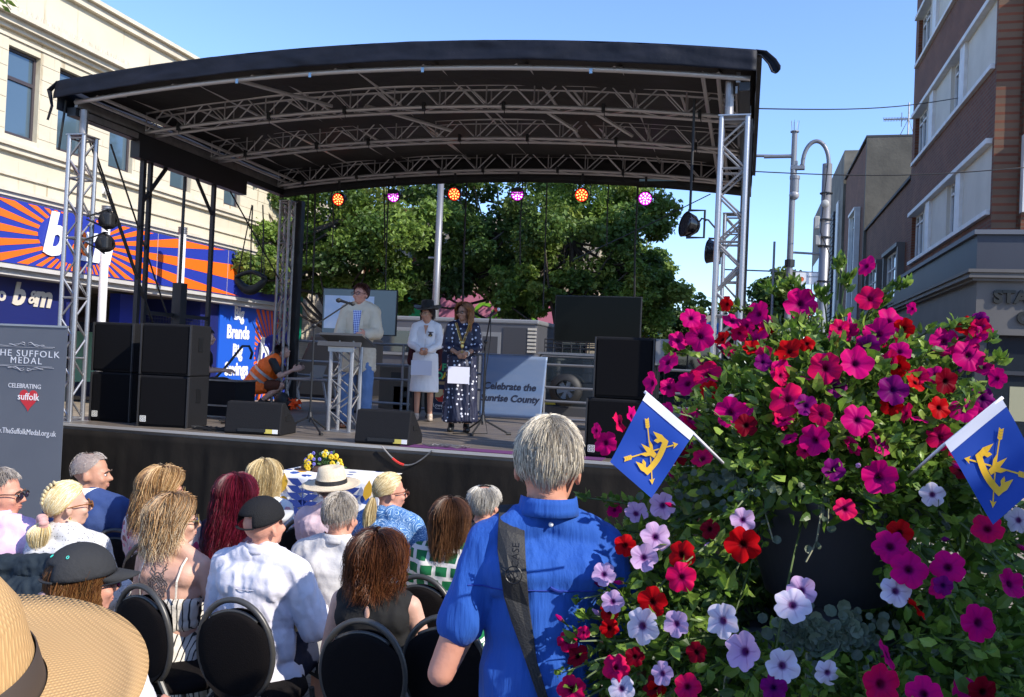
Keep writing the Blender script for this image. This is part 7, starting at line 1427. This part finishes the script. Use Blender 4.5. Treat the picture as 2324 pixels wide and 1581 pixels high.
# visible surface of the planting: distance from the axis for a height
def hull(z):      # radius of the foliage
    pts = [(.5, .62), (.9, .76), (1.15, .78), (1.35, .75), (1.5, .66), (1.62, .52), (1.75, .45), (1.9, .42), (2.02, .33), (2.12, .18), (2.2, .05)]
    for (a, ra), (b_, rb) in zip(pts, pts[1:]):
        if a <= z <= b_: return ra+(rb-ra)*(z-a)/(b_-a)
    return .05 if z > 2 else .5
def on_hull(px, py, k=1.0):
    d = ray(px, py); best = None
    for i in range(160):
        D = 1.55+i*.008; q = EYE+d*D; rr = math.hypot(q.x-PCX, q.y-PCY)
        if rr <= hull(q.z)*k: return q, D
        e = rr-hull(q.z)*k
        if best is None or e < best[0]: best = (e, q, D)
    return best[1], best[2]
petm = mat('petunia_petals', (.5, 0, .2), .5, attr='Col', trans=.35, spec=.06)
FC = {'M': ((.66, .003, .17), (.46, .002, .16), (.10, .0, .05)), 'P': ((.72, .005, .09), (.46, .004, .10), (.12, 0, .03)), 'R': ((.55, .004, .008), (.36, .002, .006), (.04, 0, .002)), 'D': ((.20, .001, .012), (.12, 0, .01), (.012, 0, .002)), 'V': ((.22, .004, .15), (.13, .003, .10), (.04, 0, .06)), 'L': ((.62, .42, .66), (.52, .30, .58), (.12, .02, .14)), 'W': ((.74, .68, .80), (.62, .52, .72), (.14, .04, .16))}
def petunia_mesh(kind, var):
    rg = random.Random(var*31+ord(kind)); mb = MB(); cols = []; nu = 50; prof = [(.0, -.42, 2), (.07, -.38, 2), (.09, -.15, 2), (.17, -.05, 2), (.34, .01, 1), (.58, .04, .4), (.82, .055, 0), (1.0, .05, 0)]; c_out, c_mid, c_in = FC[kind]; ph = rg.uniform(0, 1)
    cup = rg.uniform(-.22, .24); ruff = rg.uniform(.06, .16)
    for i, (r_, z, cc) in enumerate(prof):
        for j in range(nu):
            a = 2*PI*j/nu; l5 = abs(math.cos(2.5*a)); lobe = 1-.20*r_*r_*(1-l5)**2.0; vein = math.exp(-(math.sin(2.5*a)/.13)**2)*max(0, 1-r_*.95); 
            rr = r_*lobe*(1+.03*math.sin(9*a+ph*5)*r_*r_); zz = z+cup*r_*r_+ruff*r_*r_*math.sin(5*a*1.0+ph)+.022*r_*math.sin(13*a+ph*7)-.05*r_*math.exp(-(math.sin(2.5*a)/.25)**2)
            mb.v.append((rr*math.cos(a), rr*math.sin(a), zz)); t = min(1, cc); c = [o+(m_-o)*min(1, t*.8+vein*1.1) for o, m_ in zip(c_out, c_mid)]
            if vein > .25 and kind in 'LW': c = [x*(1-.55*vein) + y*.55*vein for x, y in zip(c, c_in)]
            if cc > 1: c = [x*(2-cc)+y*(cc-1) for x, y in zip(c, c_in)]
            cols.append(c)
    mb.f = [(i*nu+j, i*nu+(j+1) % nu, (i+1)*nu+(j+1) % nu, (i+1)*nu+j) for i in range(len(prof)-1) for j in range(nu)]
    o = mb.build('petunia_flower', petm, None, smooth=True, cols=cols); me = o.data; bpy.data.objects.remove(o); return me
PM = {}
throat = mat('pale_green_throat', (.25, .3, .08), .6)
FL = """1966 603 24 M s|1815 690 37 M|1973 678 30 P|1722 712 28 M|1567 722 24 M|1588 764 33 M|1715 772 34 M|2070 700 15 M s|2018 728 32 M|1995 757 35 M|2040 798 26 M|2143 775 33 M|2197 806 36 M|1790 797 31 R|1872 836 37 P|1940 825 38 M|1730 822 20 V|1605 850 34 P|1560 870 30 M|1785 906 41 P|1658 935 35 M|1692 965 26 D|1828 920 26 V|1862 940 26 P|1945 953 36 M|1850 998 35 M|2025 885 34 V|2145 865 30 D|2262 858 24 M s|2185 930 30 M|2130 925 26 R|2228 905 28 V|1594 1040 26 P|1995 1082 39 M|1890 1065 26 V|1917 1155 26 P|2115 1122 27 W|1685 1180 28 L|1685 1235 40 R|1545 1258 33 R|1418 1237 25 R|1460 1265 31 L|1443 1165 27 L|1503 1147 30 L|1487 1218 34 L|1370 1303 27 L|1243 1340 25 R|1300 1328 28 R|1480 1365 34 R|1390 1365 26 L|1457 1420 41 W|1535 1415 30 L|1545 1310 34 P|1640 1408 40 W|1690 1478 43 L|1818 1340 33 L|1798 1372 41 W|1775 1510 38 W|2020 1240 39 M|2062 1292 41 M|2150 1287 38 M|2140 1328 22 V|2240 1200 34 P|2290 1325 34 M|2220 1413 42 M|1998 1552 44 P|2095 1575 40 M|1288 1455 24 P|1310 1488 27 D|1270 1492 18 P|1397 1515 31 P|1263 1558 27 W|1297 1565 33 P|1410 1562 30 W|1503 1528 27 L|1383 1425 22 R|1323 1435 16 P|1373 1005 28 M|1353 977 18 M s|1406 958 24 P s|1433 945 24 M s|1480 870 26 M s|1515 822 28 M|1640 770 20 R|1560 1558 30 P|1705 790 20 R|2050 745 24 R|1830 780 18 R|1540 1030 26 D|2180 1065 24 D|1755 1560 30 V|2230 1570 34 D|1610 1200 24 D|2310 1180 28 W s|1440 1490 22 D|1580 1480 24 D|1905 745 22 P|1650 690 18 R""".split('|')[:100]
rf = random.Random(5)
for i, l in enumerate(FL):
    t = l.split(); px, py, rr, kd = float(t[0]), float(t[1]), float(t[2]), t[3]; side = len(t) > 4
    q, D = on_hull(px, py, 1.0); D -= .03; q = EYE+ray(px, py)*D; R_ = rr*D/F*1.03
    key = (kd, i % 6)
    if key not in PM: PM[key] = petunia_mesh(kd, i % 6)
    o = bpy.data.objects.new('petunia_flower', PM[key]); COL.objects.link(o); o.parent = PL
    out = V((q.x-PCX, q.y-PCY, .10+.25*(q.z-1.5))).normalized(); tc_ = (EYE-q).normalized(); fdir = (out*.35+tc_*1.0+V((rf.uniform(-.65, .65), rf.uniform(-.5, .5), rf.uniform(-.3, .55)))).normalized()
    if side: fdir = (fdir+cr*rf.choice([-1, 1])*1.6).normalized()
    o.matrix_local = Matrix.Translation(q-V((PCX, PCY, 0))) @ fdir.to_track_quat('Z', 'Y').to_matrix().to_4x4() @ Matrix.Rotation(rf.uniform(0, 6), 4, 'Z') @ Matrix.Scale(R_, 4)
    lbl = {'M': 'magenta petunia bloom', 'P': 'hot pink petunia bloom', 'R': 'red petunia bloom', 'D': 'deep crimson petunia bloom', 'V': 'violet petunia bloom', 'L': 'pale lilac petunia bloom with dark veins', 'W': 'white petunia bloom with violet veins'}[kd]; o['label'] = lbl
# further blooms deeper in the planting, beyond the hundred largest
bb = MB(); bcol = []
for k in range(72):
    if k < 58: px, py = rf.uniform(1510, 2260), rf.uniform(720, 1030)
    else: px, py = rf.uniform(1260, 2300), rf.uniform(1120, 1570)
    if abs(px-1850) < 170 and 1090 < py < 1350: continue
    q, D = on_hull(px, py, .95); kd = rf.choice('MMMMPPPRV' if k < 58 else 'MPRDLWM'); me_ = PM.get((kd, 0)) or petunia_mesh(kd, 0); PM[(kd, 0)] = me_
    fd = ((EYE-q).normalized()+V((rf.uniform(-1, 1), rf.uniform(-1, 1), rf.uniform(-.6, 1)))).normalized(); Mx = Matrix.Translation(q) @ fd.to_track_quat('Z', 'Y').to_matrix().to_4x4() @ Matrix.Scale(rf.uniform(.022, .034), 4)
    bb.add([Mx @ v.co for v in me_.vertices], [tuple(f.vertices) for f in me_.polygons]); bcol += [tuple(c.color)[:3] for c in me_.color_attributes['Col'].data]
tag(bb.build('deeper_blooms', petm, PL, smooth=True, cols=bcol), kind='stuff')
# leaves along stems through the whole planting
lcol = [(.14, .25, .03), (.20, .32, .045), (.09, .17, .022), (.28, .40, .07), (.065, .13, .022)]; scol = [(.11, .15, .09), (.15, .19, .12), (.08, .11, .07)]
leafp = mat('petunia_leaves', (.06, .12, .02), .42, attr='Col', trans=.45)
lm = MB(); lc_ = []; sm2 = MB()
def leaf(c, d, w_, L_, col):
    s = d.cross(V((rf.uniform(-1, 1), rf.uniform(-1, 1), rf.uniform(-.3, 1)))).normalized(); n_ = d.cross(s); b = len(lm.v)
    P = [c, c+d*L_*.35+s*w_+n_*w_*.25, c+d*L_*.35, c+d*L_*.35-s*w_+n_*w_*.25, c+d*L_*.72+s*w_*.75+n_*w_*.1-n_*L_*.06, c+d*L_*.72-n_*L_*.06, c+d*L_*.72-s*w_*.75+n_*w_*.1-n_*L_*.06, c+d*L_-n_*L_*.2]
    lm.add(P, [(0, 1, 2), (0, 2, 3), (1, 4, 5, 2), (2, 5, 6, 3), (4, 7, 5), (5, 7, 6)]); v_ = rf.uniform(.7, 1.3); cc = tuple(x*v_ for x in col); lc_.extend([cc]*8)
def in_window(q):      # the two pot fronts stay uncovered
    a = math.atan2(q.x-PCX, -(q.y-PCY)); s_ = a+math.atan2(PCX, PCY)
    return (-.40 < s_ < .30 and 1.38 < q.z < 1.65) or (-.42 < s_ < .18 and .9 < q.z < 1.22)
nst = 0
for k in range(1750):
    z0 = rf.choice([1.66]*5+[1.22]*6+[.78]*3); a0 = rf.uniform(0, 2*PI); up_ = z0 > 1.5 and rf.random() < .68
    if z0 > 1.5 and up_: zt = rf.uniform(1.72, 2.16)
    else: zt = z0+rf.uniform(-.32, .24)
    ro = hull(zt)*rf.uniform(.72, 1.03); r0 = min(.22, ro*.5) if z0 > 1.5 else .3
    p0 = V((PCX+r0*math.cos(a0), PCY+r0*math.sin(a0), z0)); p2 = V((PCX+ro*math.cos(a0+rf.uniform(-.3, .3)), PCY+ro*math.sin(a0+rf.uniform(-.3, .3)), zt)); p1 = p0.lerp(p2, .5)+V((0, 0, rf.uniform(.02, .14)))
    if in_window(p2): continue
    pts = [p0*(1-t)**2+p1*2*t*(1-t)+p2*t*t for t in np.linspace(0, 1, 7)]; sm2.tube(pts, [.003]*6+[.0015], 3, False); nst += 1
    sil = rf.random() < .07; L0 = rf.uniform(.034, .066) if not sil else .016
    for j in range(1, 7):
        for _ in range(3 if j < 5 else 5):
            c = pts[j]+V((rf.uniform(-1, 1), rf.uniform(-1, 1), rf.uniform(-1, 1)))*.014
            if in_window(c): continue
            d = ((pts[j]-pts[j-1]).normalized()*.6+V((rf.uniform(-1, 1), rf.uniform(-1, 1), rf.uniform(-.7, .9)))).normalized(); f_ = rf.uniform(.55, 1.1)*(1 if j < 5 else .72); leaf(c, d, L0*f_*(.24 if not sil else .45), L0*f_, (scol if sil else lcol)[rf.randrange(3 if sil else 5)])
# sprigs rising above the outline and leaning out, placed where the photograph shows them
for (px, py, L_) in ((1905, 600, .12), (1750, 660, .1), (2050, 650, .1), (2185, 740, .09), (2240, 770, .09), (1860, 670, .1), (1655, 700, .08), (1235, 1370, .12), (1225, 1545, .12), (1330, 1130, .08), (1400, 1140, .1), (1350, 1260, .1), (1280, 1290, .08), (1330, 1400, .1), (2000, 690, .1), (1790, 650, .08), (1520, 800, .08), (1375, 1200, .1), (1920, 640, .1), (2260, 820, .08)):
    q, D = on_hull(px, py, 1.0); q = EYE+ray(px, py)*D; root = V((PCX, PCY, q.z-.18)).lerp(q, .45); pts = [root.lerp(q, t)+V((0, 0, .03*math.sin(PI*t))) for t in np.linspace(0, 1, 7)]; sm2.tube(pts, .0026, 4, False)
    for j in range(3, 7):
        for _ in range(6 if j < 6 else 13):
            d = ((q-root).normalized()*.7+V((rf.uniform(-1, 1), rf.uniform(-1, 1), rf.uniform(-.4, 1)))).normalized(); leaf(pts[j]+V((rf.uniform(-1, 1), rf.uniform(-1, 1), rf.uniform(-1, 1)))*.01, d, .0085, rf.uniform(.02, .042), lcol[rf.randrange(5)])
# filler leaves just inside the outline
for k in range(9500):
    z = rf.uniform(.75, 2.1); a0 = rf.uniform(0, 2*PI); r_ = hull(z)*rf.uniform(.55, .97); c = V((PCX+r_*math.cos(a0), PCY+r_*math.sin(a0), z))
    if in_window(c) or (1.6 < z < 1.72 and rf.random() < .2): continue
    d = V((math.cos(a0)*.6+rf.uniform(-1, 1), math.sin(a0)*.6+rf.uniform(-1, 1), rf.uniform(-1, .8))).normalized(); L0 = rf.uniform(.028, .06); leaf(c, d, L0*.26, L0, lcol[rf.randrange(5)])
tag(lm.build('foliage', leafp, PL, cols=lc_), kind='stuff'); tag(sm2.build('stems', mat('petunia_stems', (.07, .11, .03), .6), PL), kind='stuff')
# silvery trailing dichondra over the pots
dm2 = MB(); dc = []; palest = mat('pale_stem', (.2, .2, .12), .7)
def coin(c, r_):
    n_ = ((EYE-c).normalized()+V((rf.uniform(-.7, .7), rf.uniform(-.7, .7), rf.uniform(-.2, .9)))).normalized(); a = n_.orthogonal().normalized(); b_ = n_.cross(a); k0 = len(dm2.v)
    dm2.v.append(tuple(c)); dm2.v += [tuple(c+a*r_*math.cos(t)+b_*r_*math.sin(t)+n_*r_*.25) for t in np.linspace(0, 2*PI, 9)[:-1]]; dm2.f += [(k0, k0+1+i, k0+1+(i+1) % 8) for i in range(8)]; v_ = rf.uniform(.7, 1.25); dc.extend([tuple(x*v_ for x in scol[rf.randrange(3)])]*9)
for k in range(190): px, py = rf.gauss(1880, 62), rf.gauss(1445, 26); q, D = on_hull(px, py, .78); coin(q, rf.uniform(.008, .016))
for k in range(60): px, py = rf.gauss(1640, 70), rf.gauss(1105, 25); q, D = on_hull(px, py, .95); coin(q, rf.uniform(.008, .014))
for pts in ([(1720, 1100), (1735, 1160), (1755, 1230)], [(1870, 1080), (1865, 1150), (1852, 1230), (1828, 1275)], [(1880, 1130), (1878, 1200)], [(2130, 1160), (2150, 1190), (2175, 1215)], [(1830, 1480), (1828, 1540), (1842, 1581)], [(1965, 1490), (1975, 1530)], [(1660, 1500), (1645, 1540), (1640, 1581)], [(2100, 1450), (2130, 1520)]):
    W = [on_hull(x, y, .80)[0] for x, y in pts]; MB().tube(W, .0022, 4).build('trailing_stem', palest, PL)
    for a, b_ in zip(W, W[1:]):
        for _ in range(3): coin(a.lerp(b_, rf.random())+V((rf.uniform(-.01, .01), 0, 0)), rf.uniform(.006, .012))
tag(dm2.build('silver_foliage', leafp, PL, cols=dc), kind='stuff'); 
# ---------------------------------------------------------------- hand flags stuck in the planting
fb = mat('bright_blue_flag_cloth', (.012, .075, .46), .6, trans=.3); fgold = mat('gold_flag_print', (.80, .46, .02), .55); fw = mat('white_flag_sleeve', (.75, .74, .8), .6)
def flag(label, c1, c2, c3, c4, D1, D2, D3, D4, stick, mirror=False):
    A = atD(*c1, D1); B = atD(*c2, D2); C_ = atD(*c3, D3); Dd = atD(*c4, D4)      # A-B sleeve edge, C below B, Dd below A
    T_ = thing('hand_flag', label, 'flag', A, 'small blue flags in the flower tower')
    nrm = (B-A).cross(Dd-A).normalized(); nrm = nrm if nrm.dot(EYE-A) > 0 else -nrm
    def P(u, v, e=0): top = A.lerp(B, u); bot = Dd.lerp(C_, u); return top.lerp(bot, v)+nrm*(.004*math.sin(5*u+2)*math.sin(PI*min(1, v*1.1))+.003*math.sin(7*v)+e)
    cl = MB().grid(lambda u, v: P(u, v), 22, 22).build('cloth', fb, T_, smooth=True)
    MB().grid(lambda u, v: P(u, -.02+.12*v, .0015), 10, 3).build('sleeve', fw, T_, smooth=True)
    MB().tube([atD(x, y, d) for x, y, d in stick], .0035, 8).build('stick', fw, T_, smooth=True)
    mb = MB()
    def poly(pts, e=.0022): mb.add([P(1-y if mirror else y, .12+.86*x, e) for x, y in pts], [tuple(range(len(pts)))])
    def line(p, q_, w_=.012):
        d = V((q_[0]-p[0], q_[1]-p[1], 0)); L_ = d.length; d.normalize(); n_ = V((-d.y, d.x, 0))*w_; K = 6
        for k in range(K): a = V((p[0], p[1], 0))+d*L_*k/K; b_ = V((p[0], p[1], 0))+d*L_*(k+1)/K; poly([(a.x+n_.x, a.y+n_.y), (b_.x+n_.x, b_.y+n_.y), (b_.x-n_.x, b_.y-n_.y), (a.x-n_.x, a.y-n_.y)])
    def arrow(p, q_):
        line(p, q_, .010); d = V((q_[0]-p[0], q_[1]-p[1], 0)).normalized(); n_ = V((-d.y, d.x, 0)); e = V((q_[0], q_[1], 0)); h = [e+d*.03, e-d*.06+n_*.05, e-d*.04, e-d*.06-n_*.05]; poly([(a.x, a.y) for a in (h[0], h[1], h[2])], .0026); poly([(a.x, a.y) for a in (h[0], h[2], h[3])], .0026)
        s_ = V((p[0], p[1], 0))
        for k in range(4):
            for sg in (-1, 1): a = s_+d*(.0+.035*k); poly([(a.x, a.y), (a.x+n_.x*.035*sg-d.x*.02, a.y+n_.y*.035*sg-d.y*.02), (a.x+n_.x*.035*sg+d.x*.012, a.y+n_.y*.035*sg+d.y*.012), (a.x+d.x*.03, a.y+d.y*.03)], .0026)
    X = lambda u: u
    R2 = lambda pts: [(X(a), b_) for a, b_ in pts]
    # saltire of arrows behind an open crown: band with fleurons
    arrow(*R2([(.16, .22), (.84, .86)])); arrow(*R2([(.84, .22), (.16, .86)]))
    band = [(.20, .66), (.80, .66)]; 
    for k in range(8): u0, u1 = .20+.6*k/8, .20+.6*(k+1)/8; bow = lambda u: .05*math.sin((u-.2)/.6*PI); poly(R2([(u0, .62+bow(u0)), (u1, .62+bow(u1)), (u1, .72+bow(u1)), (u0, .72+bow(u0))]), .0034)
    for cu_, h in ((.24, .20), (.5, .26), (.76, .20)):
        poly(R2([(cu_-.035, .66), (cu_-.05, .66-h*.45), (cu_, .66-h*1.25), (cu_+.05, .66-h*.45), (cu_+.035, .66)]), .0036)
        if cu_ == .5:
            for sg in (-1, 1): poly(R2([(cu_+sg*.02, .60), (cu_+sg*.10, .52), (cu_+sg*.13, .42), (cu_+sg*.075, .46), (cu_+sg*.03, .52)]), .0038)
        else:
            sg = 1 if cu_ < .5 else -1; poly(R2([(cu_+sg*.02, .62), (cu_+sg*.09, .58), (cu_+sg*.10, .50), (cu_+sg*.05, .52)]), .0038)
    mb.build('crown_and_arrows', fgold, cl)
flag('blue flag with gold crown and arrows at the left edge of the petunias', (1466, 893), (1574, 984), (1478, 1130), (1384, 1048), 2.02, 1.98, 1.96, 2.0, [(1462, 888, 2.03), (1574, 985, 1.99), (1640, 1050, 2.1)])
flag('blue flag with gold crown and arrows at the right edge of the picture', (2145, 1008), (2272, 904), (2372, 1085), (2252, 1190), 1.86, 1.84, 1.82, 1.84, [(2275, 901, 1.84), (2140, 1010, 1.87), (2062, 1080, 2.1)], True)
# extra blooms deeper in the planting, buds and spent flowers
for k in range(0): pass
for k in range(60):
    z = rf.uniform(1.3, 2.12); a0 = rf.uniform(0, 2*PI); r_ = hull(z)*rf.uniform(.9, 1.06); c = V((PCX+r_*math.cos(a0), PCY+r_*math.sin(a0), z))
    if in_window(c): continue
    d = V((math.cos(a0), math.sin(a0), rf.uniform(-.5, 1.2))).normalized(); bud = MB().tube([c, c+d*.02, c+d*.035, c+d*.05], [.0015, .003, .0065, .002], 6); col = FC[rf.choice('MMVLP')][1]; bud.build('flower_bud', petm, PL, cols=[(.08, .13, .03)]*12+[col]*12)
